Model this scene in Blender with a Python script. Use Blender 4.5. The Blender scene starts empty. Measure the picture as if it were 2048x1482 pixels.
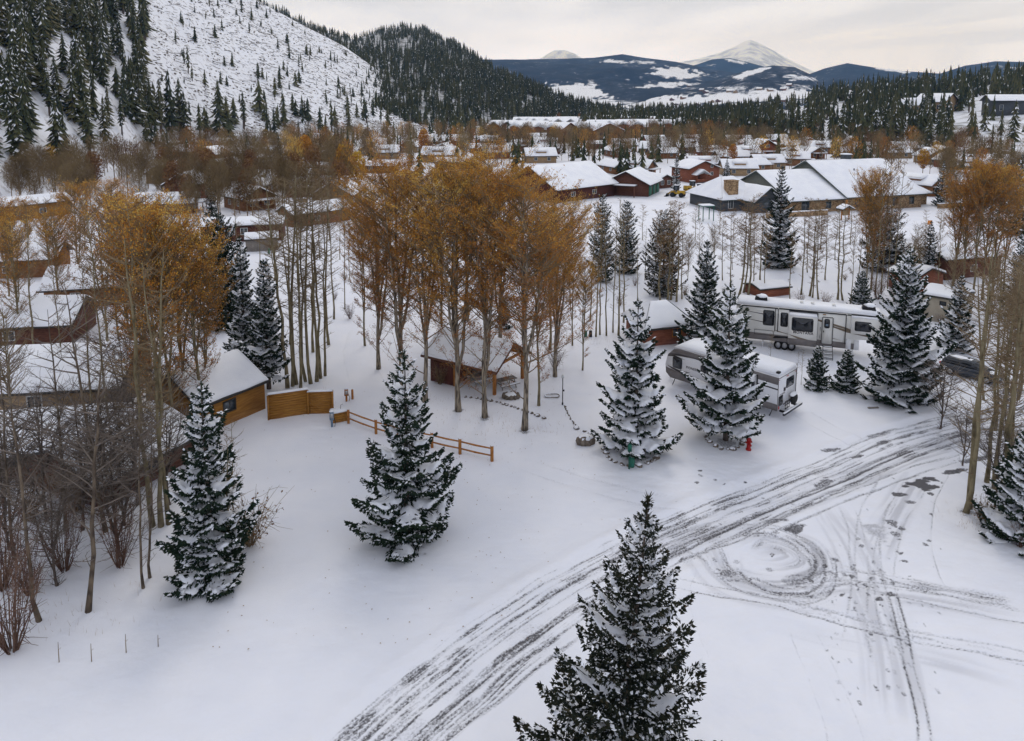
import bpy, math, random
import numpy as np
from mathutils import Vector, Matrix
R = math.radians
# ------------------------------------------------------------------ camera
HC, PITCH, FPX, PX0, PY0 = 25.4, R(7.1), 1450.0, 1024.0, 381.0
sc = bpy.context.scene
COL = sc.collection
cd = bpy.data.cameras.new("camera")
cam = bpy.data.objects.new("camera", cd)
COL.objects.link(cam)
cam.location = (0, 0, HC)
cam.rotation_euler = (R(90) - PITCH, 0, 0)
cd.sensor_width = 36.0
cd.lens = 36.0 * FPX / 2048.0
cd.shift_y = -(741.0 - PY0) / 2048.0
cd.clip_start = 0.5
cd.clip_end = 60000
sc.camera = cam
# ------------------------------------------------------------------ world: overcast sky
SUN_EL, SUN_ROT = R(46), R(8)
w = bpy.data.worlds.new("World"); sc.world = w; w.use_nodes = True
nt = w.node_tree; nd = nt.nodes; lk = nt.links; nd.clear()
out = nd.new("ShaderNodeOutputWorld"); bg = nd.new("ShaderNodeBackground")
sky = nd.new("ShaderNodeTexSky"); sky.sky_type = 'NISHITA'; sky.sun_disc = False
sky.sun_elevation = SUN_EL; sky.sun_rotation = SUN_ROT; sky.air_density = 1.0; sky.dust_density = 2.0
tc = nd.new("ShaderNodeTexCoord"); sep = nd.new("ShaderNodeSeparateXYZ")
lk.new(tc.outputs["Generated"], sep.inputs[0])
# cloud deck: directions projected on a flat layer high above, so streaks flatten to the horizon
mx = nd.new("ShaderNodeMath"); mx.operation = 'MAXIMUM'; mx.inputs[1].default_value = 0.06
lk.new(sep.outputs["Z"], mx.inputs[0])
dv = nd.new("ShaderNodeVectorMath"); dv.operation = 'DIVIDE'
cmb = nd.new("ShaderNodeCombineXYZ")
for i in range(3): lk.new(mx.outputs[0], cmb.inputs[i])
lk.new(tc.outputs["Generated"], dv.inputs[0]); lk.new(cmb.outputs[0], dv.inputs[1])
mp = nd.new("ShaderNodeMapping"); mp.inputs["Scale"].default_value = (0.55, 0.16, 0.0); mp.inputs["Location"].default_value = (3.1, 1.4, 0)
lk.new(dv.outputs[0], mp.inputs[0])
nz = nd.new("ShaderNodeTexNoise"); nz.inputs["Scale"].default_value = 1.0; nz.inputs["Detail"].default_value = 7; nz.inputs["Roughness"].default_value = 0.52
lk.new(mp.outputs[0], nz.inputs["Vector"])
cr = nd.new("ShaderNodeValToRGB"); lk.new(nz.outputs["Fac"], cr.inputs[0])
cr.color_ramp.elements[0].position = 0.40; cr.color_ramp.elements[0].color = (.52, .55, .62, 1)
cr.color_ramp.elements[1].position = 0.60; cr.color_ramp.elements[1].color = (.68, .715, .81, 1)
# bright band low over the mountains
rb = nd.new("ShaderNodeMapRange"); rb.inputs["From Min"].default_value = 0.0; rb.inputs["From Max"].default_value = 0.17
rb.interpolation_type = 'SMOOTHSTEP'
rb.inputs["To Min"].default_value = 0.88; rb.inputs["To Max"].default_value = 0.0
lk.new(sep.outputs["Z"], rb.inputs["Value"])
mb_ = nd.new("ShaderNodeMix"); mb_.data_type = 'RGBA'; # the cloud closes in towards the right
rx = nd.new("ShaderNodeMapRange"); rx.interpolation_type = 'SMOOTHSTEP'; rx.inputs["From Min"].default_value = 0.05; rx.inputs["From Max"].default_value = 0.65; rx.inputs["To Min"].default_value = 1.0; rx.inputs["To Max"].default_value = 0.45
lk.new(sep.outputs["X"], rx.inputs["Value"]); rm = nd.new("ShaderNodeMath"); rm.operation = 'MULTIPLY'; lk.new(rb.outputs[0], rm.inputs[0]); lk.new(rx.outputs[0], rm.inputs[1])
lk.new(rm.outputs[0], mb_.inputs["Factor"])
lk.new(cr.outputs[0], mb_.inputs["A"]); mb_.inputs["B"].default_value = (.955, 1.12, 1.76, 1)
sc_ = nd.new("ShaderNodeVectorMath"); sc_.operation = 'SCALE'; sc_.inputs["Scale"].default_value = 14.6
lk.new(mb_.outputs["Result"], sc_.inputs[0])
ms = nd.new("ShaderNodeMix"); ms.data_type = 'RGBA'; ms.inputs["Factor"].default_value = 0.92
lk.new(sky.outputs[0], ms.inputs["A"]); lk.new(sc_.outputs[0], ms.inputs["B"])
lk.new(ms.outputs["Result"], bg.inputs[0]); bg.inputs["Strength"].default_value = 0.08
lk.new(bg.outputs[0], out.inputs[0])
# ------------------------------------------------------------------ sun through thick cloud
sl = bpy.data.lights.new("sun", 'SUN'); sl.energy = 0.5; sl.angle = R(22); sl.color = (1, .965, .92)
so = bpy.data.objects.new("sun", sl); COL.objects.link(so)
so.rotation_euler = (R(90) - SUN_EL, 0, R(180) - SUN_ROT)
sc.view_settings.view_transform = 'Standard'; sc.view_settings.look = 'None'
sc.view_settings.exposure = 0.20; sc.view_settings.gamma = 1.0
sc.cycles.use_denoising = True
sc.cycles.max_bounces = 5; sc.cycles.diffuse_bounces = 3; sc.cycles.glossy_bounces = 2
sc.cycles.volume_bounces = 0; sc.cycles.transparent_max_bounces = 6
# ------------------------------------------------------------------ numbers
CP, SP = math.cos(PITCH), math.sin(PITCH)
def gp(px, py, z=0.0):
    "point of the horizontal plane at height z that the photograph shows at this spot"
    a = (px - PX0) / FPX; b = (PY0 - py) / FPX
    dx, dy, dz = a, CP + b * SP, -SP + b * CP
    t = (z - HC) / dz
    return (dx * t, dy * t)
def at_y(px, py, Y):
    "point at forward distance Y -> (x, Y, z)"
    a = (px - PX0) / FPX; b = (PY0 - py) / FPX
    t = Y / (CP + b * SP)
    return (a * t, Y, HC + (-SP + b * CP) * t)
def proj(x, y, z):
    d = y * CP - (z - HC) * SP
    u = y * SP + (z - HC) * CP
    return PX0 + FPX * x / d, PY0 - FPX * u / d
def hgt(px, py, pt, z=0.0):
    "height of an upright thing whose foot is at (px,py) and top at row pt"
    x, y = gp(px, py, z)
    return at_y(px, pt, y)[2] - z
def _h(ix, iy, seed):
    n = (ix.astype(np.int64) * 374761393 + iy.astype(np.int64) * 668265263 + seed * 1442695041) & 0x7fffffff
    n = ((n ^ (n >> 13)) * 1274126177) & 0x7fffffff
    return ((n ^ (n >> 16)) & 0xffff) / 65535.0
def vn(x, y, seed=0):
    x = np.asarray(x, float); y = np.asarray(y, float)
    ix = np.floor(x); iy = np.floor(y); fx = x - ix; fy = y - iy
    fx = fx * fx * (3 - 2 * fx); fy = fy * fy * (3 - 2 * fy)
    a = _h(ix, iy, seed); b = _h(ix + 1, iy, seed); c = _h(ix, iy + 1, seed); d = _h(ix + 1, iy + 1, seed)
    return (a * (1 - fx) + b * fx) * (1 - fy) + (c * (1 - fx) + d * fx) * fy
def fbm(x, y, seed=0, o=4, g=0.5):
    s = 0; a = 1; t = 0
    for i in range(o):
        s = s + a * vn(x * 2 ** i, y * 2 ** i, seed + i * 17); t += a; a *= g
    return s / t
def G0(x, y):
    "height of the snowy ground"
    x = np.asarray(x, float); y = np.asarray(y, float)
    z = (fbm(x / 14, y / 14, 3, 3) - .5) * 0.5 + (fbm(x / 3.1, y / 3.1, 9, 2) - .5) * 0.10
    m = np.exp(-(((x - 0.5) / 6.5) ** 2 + ((y - 57) / 3.0) ** 2))      # bank under the big trees
    z = z + m * 0.35
    fade = 1 / (1 + (y / 400.0) ** 2)
    return z * fade
def gz(x, y): return float(G0(x, y))
# ------------------------------------------------------------------ mesh helpers
class MB:
    def __init__(s): s.V = []; s.T = []; s.Q = []; s.n = 0; s.r = []
    def add(s, V, T=None, Q=None, m=0, rnd=None):
        V = np.asarray(V, float).reshape(-1, 3)
        if T is not None and len(T): s.T.append((np.asarray(T, np.int64).reshape(-1, 3) + s.n, m))
        if Q is not None and len(Q): s.Q.append((np.asarray(Q, np.int64).reshape(-1, 4) + s.n, m))
        s.V.append(V); s.n += len(V)
        s.r.append(np.zeros(len(V)) if rnd is None else np.broadcast_to(np.asarray(rnd, float), (len(V),)))
        return s
    def box(s, c, size, rz=0.0, m=0, taper=1.0, ry=0.0):
        hx, hy, hz = size[0] / 2, size[1] / 2, size[2] / 2
        V = np.array([[x * (taper if z > 0 else 1), y * (taper if z > 0 else 1), z] for z in (-hz, hz) for x, y in ((-hx, -hy), (hx, -hy), (hx, hy), (-hx, hy))])
        if ry:
            a, b = math.cos(ry), math.sin(ry); V = np.stack([V[:, 0] * a + V[:, 2] * b, V[:, 1], -V[:, 0] * b + V[:, 2] * a], 1)
        if rz:
            a, b = math.cos(rz), math.sin(rz); V = np.stack([V[:, 0] * a - V[:, 1] * b, V[:, 0] * b + V[:, 1] * a, V[:, 2]], 1)
        Q = [(0, 3, 2, 1), (4, 5, 6, 7), (0, 1, 5, 4), (1, 2, 6, 5), (2, 3, 7, 6), (3, 0, 4, 7)]
        return s.add(V + np.array(c), Q=Q, m=m)
    def prism(s, pts, y0, y1, m=0):
        "polygon in XZ (list of (x,z), counter-clockwise seen from -Y) pulled from y0 to y1"
        n = len(pts); V = [(x, y0, z) for x, z in pts] + [(x, y1, z) for x, z in pts]
        Q = [(i, i + n, (i + 1) % n + n, (i + 1) % n) for i in range(n)]
        c0 = np.mean([p[0] for p in pts]); c1 = np.mean([p[1] for p in pts])
        V += [(c0, y0, c1), (c0, y1, c1)]
        T = [(i, (i + 1) % n, 2 * n) for i in range(n)] + [((i + 1) % n + n, i + n, 2 * n + 1) for i in range(n)]
        return s.add(V, T=T, Q=Q, m=m)
    def tube(s, P, r, k=5, m=0, rnd=0.0, cap=True):
        P = np.asarray(P, float); n = len(P); r = np.broadcast_to(np.asarray(r, float), (n,))
        D = np.gradient(P, axis=0); D /= np.linalg.norm(D, axis=1)[:, None] + 1e-9
        ref = np.array([0, 0, 1.0]) if abs(D[0, 2]) < .9 else np.array([1.0, 0, 0])
        A = np.cross(D, ref); A /= np.linalg.norm(A, axis=1)[:, None] + 1e-9; B = np.cross(D, A)
        th = np.arange(k) * 2 * np.pi / k
        V = P[:, None] + r[:, None, None] * (A[:, None] * np.cos(th)[None, :, None] + B[:, None] * np.sin(th)[None, :, None])
        i = np.arange(n - 1)[:, None] * k; j = np.arange(k)[None]; j2 = (j + 1) % k
        Q = np.stack([i + j, i + j2, i + k + j2, i + k + j], -1).reshape(-1, 4)
        T = None
        V = V.reshape(-1, 3)
        if cap and k >= 3:
            V = np.vstack([V, P[-1:], P[:1]]); e = n * k
            T = [((n - 1) * k + a, (n - 1) * k + (a + 1) % k, e) for a in range(k)] + [((a + 1) % k, a, e + 1) for a in range(k)]
        return s.add(V, T=T, Q=Q, m=m, rnd=rnd)
    def cyl(s, c, r, h, k=12, m=0, r2=None):
        return s.tube([(c[0], c[1], c[2]), (c[0], c[1], c[2] + h * .5), (c[0], c[1], c[2] + h)], [r, (r + (r if r2 is None else r2)) / 2, r if r2 is None else r2], k, m)
    def blob(s, c, rad, seed=0, m=0, nu=10, nv=6, amp=.15, flat=None):
        u = np.linspace(0, 2 * np.pi, nu, endpoint=False); v = np.linspace(-np.pi / 2, np.pi / 2, nv)
        U, Vv = np.meshgrid(u, v); rs = np.random.RandomState(seed)
        a = 1 + amp * (rs.rand(nv, nu) - .5) * 2; a[0] = a[0, 0]; a[-1] = a[-1, 0]
        X = np.stack([np.cos(U) * np.cos(Vv) * a * rad[0], np.sin(U) * np.cos(Vv) * a * rad[1], np.sin(Vv) * a * rad[2]], -1)
        if flat is not None: X[..., 2] = np.maximum(X[..., 2], flat)
        i = np.arange(nv - 1)[:, None] * nu; j = np.arange(nu)[None]; j2 = (j + 1) % nu
        Q = np.stack([i + j, i + j2, i + nu + j2, i + nu + j], -1).reshape(-1, 4)
        return s.add(X.reshape(-1, 3) + np.array(c), Q=Q, m=m)
    def build(s, name, mats, parent=None, smooth=False, loc=None):
        me = bpy.data.meshes.new(name)
        V = np.vstack(s.V); T = np.vstack([t for t, _ in s.T]) if s.T else np.zeros((0, 3), int)
        Q = np.vstack([q for q, _ in s.Q]) if s.Q else np.zeros((0, 4), int)
        mi = np.concatenate([np.full(len(t), m) for t, m in s.T] + [np.full(len(q), m) for q, m in s.Q]) if (s.T or s.Q) else np.zeros(0)
        loops = np.concatenate([T.ravel(), Q.ravel()]).astype(np.int32)
        st = np.concatenate([np.arange(len(T)) * 3, len(T) * 3 + np.arange(len(Q)) * 4]).astype(np.int32)
        me.vertices.add(len(V)); me.vertices.foreach_set("co", V.astype(np.float32).ravel())
        me.loops.add(len(loops)); me.loops.foreach_set("vertex_index", loops)
        me.polygons.add(len(st)); me.polygons.foreach_set("loop_start", st)
        me.polygons.foreach_set("material_index", mi.astype(np.int32))
        if smooth: me.polygons.foreach_set("use_smooth", np.ones(len(st), bool))
        r = np.concatenate(s.r)
        if r.any():
            a = me.attributes.new("rnd", 'FLOAT', 'POINT'); a.data.foreach_set("value", r.astype(np.float32))
        me.update(calc_edges=True); me.validate()
        for m in (mats if isinstance(mats, (list, tuple)) else [mats]): me.materials.append(m)
        o = bpy.data.objects.new(name, me); COL.objects.link(o)
        if parent is not None: o.parent = parent
        if loc is not None: o.location = loc
        return o
def tag(o, label=None, cat=None, group=None, kind=None):
    if label: o["label"] = label
    if cat: o["category"] = cat
    if group: o["group"] = group
    if kind: o["kind"] = kind
    return o
def empty(name, loc=(0, 0, 0), rz=0.0, label=None, cat=None, group=None):
    o = bpy.data.objects.new(name, None); COL.objects.link(o)
    o.location = loc; o.rotation_euler = (0, 0, rz); o.empty_display_size = .3
    return tag(o, label, cat, group)
def copy_tree(o, parent=None):
    c = o.copy(); COL.objects.link(c)
    if parent is not None: c.parent = parent
    for ch in list(o.children): copy_tree(ch, c)
    return c
USED = set()
def take(proto, loc, rz=0, s=(1, 1, 1), label=None, group=None, cat=None, tilt=(0, 0)):
    "first use moves the prototype itself, later ones copy it with its parts"
    if proto.name in USED: o = copy_tree(proto)
    else: o = proto; USED.add(proto.name)
    o.location = loc; o.rotation_euler = (tilt[0], tilt[1], rz); o.scale = s if isinstance(s, (tuple, list)) else (s, s, s)
    if label: o["label"] = label
    if group: o["group"] = group
    if cat: o["category"] = cat
    return o
# ------------------------------------------------------------------ materials
def mat(name, col, rough=.7, col2=None, nscale=5.0, stretch=(1, 1, 1), bump=0.0, bscale=None, metal=0.0, spec=.3, detail=4, ramp=(.35, .65), wear=None, attr=None, inst=0.0):
    m = bpy.data.materials.new(name); m.use_nodes = True
    t = m.node_tree; n = t.nodes; l = t.links; b = n["Principled BSDF"]
    b.inputs["Roughness"].default_value = rough; b.inputs["Metallic"].default_value = metal
    b.inputs["Specular IOR Level"].default_value = spec
    c4 = lambda c: (c[0], c[1], c[2], 1)
    if col2 is None and attr is None and not bump:
        b.inputs["Base Color"].default_value = c4(col); return m
    tcn = n.new("ShaderNodeTexCoord"); mpn = n.new("ShaderNodeMapping"); mpn.inputs["Scale"].default_value = stretch
    l.new(tcn.outputs["Object"], mpn.inputs[0])
    no = n.new("ShaderNodeTexNoise"); no.inputs["Scale"].default_value = nscale; no.inputs["Detail"].default_value = detail
    l.new(mpn.outputs[0], no.inputs["Vector"])
    rp = n.new("ShaderNodeValToRGB"); rp.color_ramp.elements[0].position = ramp[0]; rp.color_ramp.elements[1].position = ramp[1]
    src = no.outputs["Fac"]
    if attr:
        at = n.new("ShaderNodeAttribute"); at.attribute_name = "rnd"; src = at.outputs["Fac"]
        if inst:
            oi = n.new("ShaderNodeObjectInfo"); ma = n.new("ShaderNodeMath"); ma.operation = 'MULTIPLY_ADD'
            ma.inputs[1].default_value = inst; l.new(oi.outputs["Random"], ma.inputs[0]); l.new(at.outputs["Fac"], ma.inputs[2])
            mb2 = n.new("ShaderNodeMath"); mb2.operation = 'SUBTRACT'; mb2.inputs[1].default_value = inst / 2
            l.new(ma.outputs[0], mb2.inputs[0]); src = mb2.outputs[0]
        cols = attr
        els = rp.color_ramp.elements
        els[0].position = 0; els[0].color = c4(cols[0]); els[1].position = 1; els[1].color = c4(cols[-1])
        for i, c in enumerate(cols[1:-1]):
            e = els.new((i + 1) / (len(cols) - 1)); e.color = c4(c)
    else:
        rp.color_ramp.elements[0].color = c4(col); rp.color_ramp.elements[1].color = c4(col2 or col)
    l.new(src, rp.inputs[0]); l.new(rp.outputs[0], b.inputs["Base Color"])
    if bump:
        bp = n.new("ShaderNodeBump"); bp.inputs["Strength"].default_value = bump; bp.inputs["Distance"].default_value = .03
        if bscale:
            no2 = n.new("ShaderNodeTexNoise"); no2.inputs["Scale"].default_value = bscale; no2.inputs["Detail"].default_value = 4
            l.new(mpn.outputs[0], no2.inputs["Vector"]); l.new(no2.outputs["Fac"], bp.inputs["Height"])
        else: l.new(no.outputs["Fac"], bp.inputs["Height"])
        l.new(bp.outputs[0], b.inputs["Normal"])
    return m
SNOWC = (.83, .84, .88)
M = {}
M['snow'] = mat('snow', (.80, .81, .86), .6, (.86, .865, .89), 1.2, bump=.5, bscale=6)
M['roofsnow'] = mat('roof_snow', (.80, .81, .85), .6, (.87, .875, .895), .5, bump=.3, bscale=2.5)
M['boughsnow'] = mat('bough_snow', (.78, .79, .84), .65, (.88, .885, .91), 3, bump=.6, bscale=9)
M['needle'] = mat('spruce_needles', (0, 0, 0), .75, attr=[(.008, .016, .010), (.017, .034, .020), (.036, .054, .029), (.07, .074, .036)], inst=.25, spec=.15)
M['needleb'] = mat('brownish_spruce_needles', (0, 0, 0), .75, attr=[(.010, .015, .010), (.028, .034, .020), (.075, .060, .034), (.16, .10, .05)], inst=.2, spec=.15)
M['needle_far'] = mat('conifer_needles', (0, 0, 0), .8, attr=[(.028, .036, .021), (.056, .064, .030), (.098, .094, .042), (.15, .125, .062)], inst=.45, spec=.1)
M['barkdark'] = mat('conifer_bark', (.06, .045, .035), .9, (.13, .10, .08), 8, (1, 1, .3), .6)
M['barkaspen'] = mat('aspen_bark', (.085, .065, .032), .8, (.225, .185, .105), 3.0, (1, 1, .5), .3, ramp=(.30, .55))
M['barkcotton'] = mat('cottonwood_bark', (.07, .055, .042), .9, (.31, .255, .185), 3.2, (2.2, 2.2, .45), 1.0, ramp=(.40, .58), detail=6)
M['twig'] = mat('twigs', (.15, .10, .055), .85, (.26, .19, .105), 1.5)
M['twigdark'] = mat('grey_brown_twigs', (.10, .08, .065), .85, (.20, .16, .13), 1.5)
M['barkbrown'] = mat('dark_brown_bark', (.05, .035, .025), .85, (.16, .12, .08), 3.0, (1, 1, .5), .3, ramp=(.35, .6))
M['twigred'] = mat('reddish_twigs', (.10, .05, .035), .85, (.19, .11, .07), 1.5)
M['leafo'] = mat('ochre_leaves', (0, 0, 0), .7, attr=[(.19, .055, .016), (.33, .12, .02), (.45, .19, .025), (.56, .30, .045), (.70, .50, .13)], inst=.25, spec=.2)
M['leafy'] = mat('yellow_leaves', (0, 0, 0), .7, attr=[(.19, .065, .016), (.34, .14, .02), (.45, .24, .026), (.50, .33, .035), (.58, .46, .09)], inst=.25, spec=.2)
M['twigs_far'] = mat('olive_brown_twigs', (0, 0, 0), .85, attr=[(.085, .055, .03), (.15, .105, .055), (.21, .15, .075), (.27, .20, .10)], inst=.35, spec=.1)
M['leafb'] = mat('brown_leaves', (0, 0, 0), .75, attr=[(.09, .04, .022), (.16, .075, .03), (.23, .12, .045), (.27, .17, .07)], inst=.3, spec=.2)
M['woodbrown'] = mat('dark_brown_boards', (.075, .028, .018), .8, (.15, .06, .035), 2.5, (1, 1, 6), .3)
M['woodmaroon'] = mat('maroon_boards', (.06, .018, .013), .8, (.115, .035, .022), 2.0, (6, 6, .5), .3)
M['woodochre'] = mat('ochre_boards', (.24, .10, .016), .75, (.37, .17, .03), 1.2, (1, 1, 9), .35)
M['woodpost'] = mat('orange_stained_wood', (.28, .10, .02), .75, (.42, .18, .045), 6, (1, 1, .4), .3)
M['woodgrey'] = mat('weathered_boards', (.16, .14, .12), .85, (.27, .24, .21), 4, (1, 1, 5), .3)
M['woodlog'] = mat('brown_logs', (.16, .07, .03), .8, (.28, .13, .055), 2, (1, 1, 5), .3)
M['woodtan'] = mat('tan_siding', (.26, .17, .09), .8, (.36, .25, .14), 1.5, (1, 1, 6), .2)
M['woodred'] = mat('red_brown_siding', (.17, .055, .03), .8, (.27, .095, .05), 1.5, (1, 1, 6), .2)
M['greysid'] = mat('grey_green_siding', (.13, .135, .115), .8, (.17, .175, .15), 1.2, (1, 1, 6), .2)
M['darksid'] = mat('dark_grey_siding', (.045, .05, .055), .8, (.08, .085, .09), 1.2, (1, 1, 6), .2)
M['stone'] = mat('brown_fieldstone', (.16, .095, .05), .9, (.40, .27, .15), 2.2, (1, 1, 1.6), .8, ramp=(.38, .6), detail=3)
M['rock'] = mat('grey_brown_rock', (.09, .07, .055), .9, (.22, .18, .14), 5, bump=.8)
M['fascia'] = mat('dark_fascia', (.045, .04, .035), .7)
M['fasciag'] = mat('green_grey_fascia', (.06, .075, .065), .6)
M['glass'] = mat('dark_window_glass', (.012, .014, .018), .12, spec=.6)
M['glassb'] = mat('window_glass', (.05, .06, .07), .15, spec=.7)
M['trimw'] = mat('white_window_trim', (.62, .62, .6), .6)
M['black'] = mat('black_trim', (.012, .012, .014), .5)
M['rubber'] = mat('rubber', (.018, .018, .018), .85)
M['steel'] = mat('dull_steel', (.42, .42, .43), .35, metal=.8)
M['rvwhite'] = mat('white_fibreglass', (.80, .80, .81), .35, spec=.5, col2=(.75, .75, .765), nscale=1.1)
M['rvcream'] = mat('cream_fibreglass', (.80, .785, .74), .35, spec=.5, col2=(.74, .725, .68), nscale=1.1)
M['rvgrey'] = mat('grey_band', (.15, .135, .13), .45, col2=(.19, .17, .165), nscale=2)
M['rvbrown'] = mat('taupe_swoosh', (.20, .155, .11), .45)
M['rvdark'] = mat('charcoal_swoosh', (.055, .045, .045), .45)
M['redm'] = mat('red_paint', (.38, .012, .012), .4, (.30, .01, .01), 4)
M['greenm'] = mat('green_paint', (.012, .10, .065), .5, (.02, .13, .085), 3)
M['greend'] = mat('green_door', (.02, .12, .075), .6, (.03, .16, .10), 1.5, (8, 1, 1))
M['yellowm'] = mat('yellow_machine_paint', (.55, .33, .03), .5, (.42, .24, .02), 3)
M['bluem'] = mat('blue_grey_paint', (.13, .19, .26), .5, (.18, .24, .31), 4)
M['orange'] = mat('orange_sign_face', (.6, .22, .05), .6)
M['carpaint'] = mat('dark_car_paint', (.03, .035, .045), .25, spec=.6, col2=(.045, .05, .06), nscale=2)
M['taillight'] = mat('tail_lamp_red', (.45, .02, .03), .3)
M['stuccogrey'] = mat('tan_panel', (.30, .26, .20), .8, (.36, .32, .25), 1.2)
M['grass'] = mat('dry_grass_blades', (.22, .12, .06), .8, (.34, .22, .11), 3)
ORD = ['leftmost', 'second from left', 'third from left', 'fourth from left', 'fifth from left', 'sixth from left', 'seventh from left', 'eighth from left', 'ninth from left', 'tenth from left', 'eleventh from left', 'twelfth from left', 'thirteenth from left', 'fourteenth from left', 'fifteenth from left', 'sixteenth from left', 'seventeenth from left', 'eighteenth from left']
# ------------------------------------------------------------------ ground sheet with the dirt of the tyre tracks and shade painted at tree feet
def axis_pts(lo, hi, step, far_lo, far_hi, g=1.06):
    a = list(np.arange(lo, hi, step)); s = step; x = lo
    left = []
    while x > far_lo: s *= g; x -= s; left.append(x)
    s = step; x = a[-1]; right = []
    while x < far_hi: s *= g; x += s; right.append(x)
    return np.array(left[::-1] + a + right)
gx = axis_pts(-27, 46, .085, -9300, 9300, 1.09)
gy = axis_pts(25.5, 62, .085, -600, 17300, 1.06)
GX, GY = np.meshgrid(gx, gy)
GZ = G0(GX, GY)
dirt_shade = np.zeros_like(GX); rut = np.zeros_like(GX); tan = np.zeros_like(GX)
def catmull(P, n=14):
    P = np.asarray(P, float); Pp = np.vstack([2 * P[0] - P[1], P, 2 * P[-1] - P[-2]]); o = []
    for i in range(1, len(Pp) - 2):
        p0, p1, p2, p3 = Pp[i - 1:i + 3]
        for t in np.linspace(0, 1, n, endpoint=False):
            o.append(.5 * ((2 * p1) + (-p0 + p2) * t + (2 * p0 - 5 * p1 + 4 * p2 - p3) * t * t + (-p0 + 3 * p1 - 3 * p2 + p3) * t ** 3))
    o.append(P[-1]); return np.array(o)
def wpts(pp): return np.array([gp(a, b) for a, b in pp])
def field(C, wid):
    "signed distance and run length along a world polyline, for the grid vertices near it"
    lo = C.min(0) - wid; hi = C.max(0) + wid
    i0, i1 = np.searchsorted(gx, [lo[0], hi[0]]); j0, j1 = np.searchsorted(gy, [lo[1], hi[1]])
    X = GX[j0:j1, i0:i1]; Y = GY[j0:j1, i0:i1]
    D = np.full(X.shape, 1e9); Sg = np.full(X.shape, 1e9); S = np.zeros(X.shape); run = 0
    for a, b in zip(C[:-1], C[1:]):
        d = b - a; L = np.hypot(*d)
        if L < 1e-6: continue
        u = np.searchsorted(gx, [min(a[0], b[0]) - wid, max(a[0], b[0]) + wid]) - i0; v = np.searchsorted(gy, [min(a[1], b[1]) - wid, max(a[1], b[1]) + wid]) - j0
        u = np.clip(u, 0, X.shape[1]); v = np.clip(v, 0, X.shape[0])
        sl_ = (slice(v[0], v[1]), slice(u[0], u[1]))
        x = X[sl_] - a[0]; y = Y[sl_] - a[1]
        t = np.clip((x * d[0] + y * d[1]) / L ** 2, 0, 1)
        ex = x - t * d[0]; ey = y - t * d[1]; dd = np.hypot(ex, ey)
        k = dd < D[sl_]
        D[sl_] = np.where(k, dd, D[sl_]); Sg[sl_] = np.where(k, np.where(d[0] * y - d[1] * x > 0, dd, -dd), Sg[sl_]); S[sl_] = np.where(k, run + t * L, S[sl_])
        run += L
    return (slice(j0, j1), slice(i0, i1)), D, Sg, S, run
def sstep(a, b, x):
    t = np.clip((x - a) / (b - a), 0, 1); return t * t * (3 - 2 * t)
def strip(pp, hw, lines, seed, base=.25, dens=.5, ends=(0, 0)):
    "a travelled band: streaky grit along its run and a few stronger wheel lines at given offsets"
    C = catmull(wpts(pp)); sl_, D, d, s, run = field(C, hw + 1)
    d2 = d + (fbm(s / 2.5, s * 0 + seed, seed, 2) - .5) * .25
    m = sstep(hw + .35, hw - .35, np.abs(d2))
    d2 = np.clip(d2, -50, 50); st = fbm(s / 4.5, d2 / .10, seed + 5, 3)
    patch = fbm(s / 1.1, d2 / .8, seed + 8, 3)
    v = m * (base * sstep(.30, .75, patch) + dens * sstep(.42, .78, st) * (.35 + .65 * sstep(.25, .6, patch)))
    rr = np.zeros_like(v)
    for off, w_, k in lines:
        wob = (fbm(s / 3.0, s * 0 + off * 7, seed + 31, 2) - .5) * .22
        e = np.exp(-((d - off - wob) / w_) ** 2)
        v = np.maximum(v, e * k * (.5 + .6 * sstep(.3, .62, fbm(s / 1.6, np.clip(d, -50, 50) / .1, seed + int(off * 10) + 40, 3))))
        rr = np.maximum(rr, e * min(1, k * 1.2))
    en = np.ones_like(v)
    if ends[0]: en *= sstep(0, ends[0], s)
    if ends[1]: en *= sstep(run, run - ends[1], s)
    dirt_shade[sl_] = np.maximum(dirt_shade[sl_], v * en); rut[sl_] = np.maximum(rut[sl_], (rr * .045 + m * .02) * en)
def line(pp, w_, k, seed, ends=(1.5, 1.5), twin=None):
    offs = [(0, w_, k)] if twin is None else [(-twin / 2, w_, k), (twin / 2, w_, k)]
    strip(pp, (twin or 0) / 2 + w_, offs, seed, 0.04, .08, ends)
# main track from the foot of the picture to the upper right, bending to the trees at the right
main = [(640, 1620), (800, 1450), (935, 1335), (1060, 1240), (1190, 1160), (1330, 1085), (1480, 1018), (1640, 955), (1780, 898), (1900, 862), (2060, 835), (2240, 822)]
strip(main, 2.05, [(-1.55, .10, .50), (-.95, .13, .75), (-.70, .06, .5), (.10, .09, .40), (.75, .16, .62), (1.15, .07, .45), (1.62, .09, .5)], 11, .20, .55)
line([(760, 1600), (900, 1470), (1010, 1385), (1090, 1320), (1190, 1255)], .14, .62, 23, (2, 2))
line([(1320, 1120), (1480, 1052), (1640, 985), (1760, 930), (1900, 880), (2060, 850)], .15, .55, 25, (2, 1), 1.1)
line([(1480, 1085), (1600, 1030), (1740, 975), (1850, 935), (1960, 905), (2080, 880)], .12, .45, 27, (3, 1), .7)
line([(1370, 1105), (1470, 1080), (1560, 1035), (1620, 1000)], .12, .45, 28, (2, 1))
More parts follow.
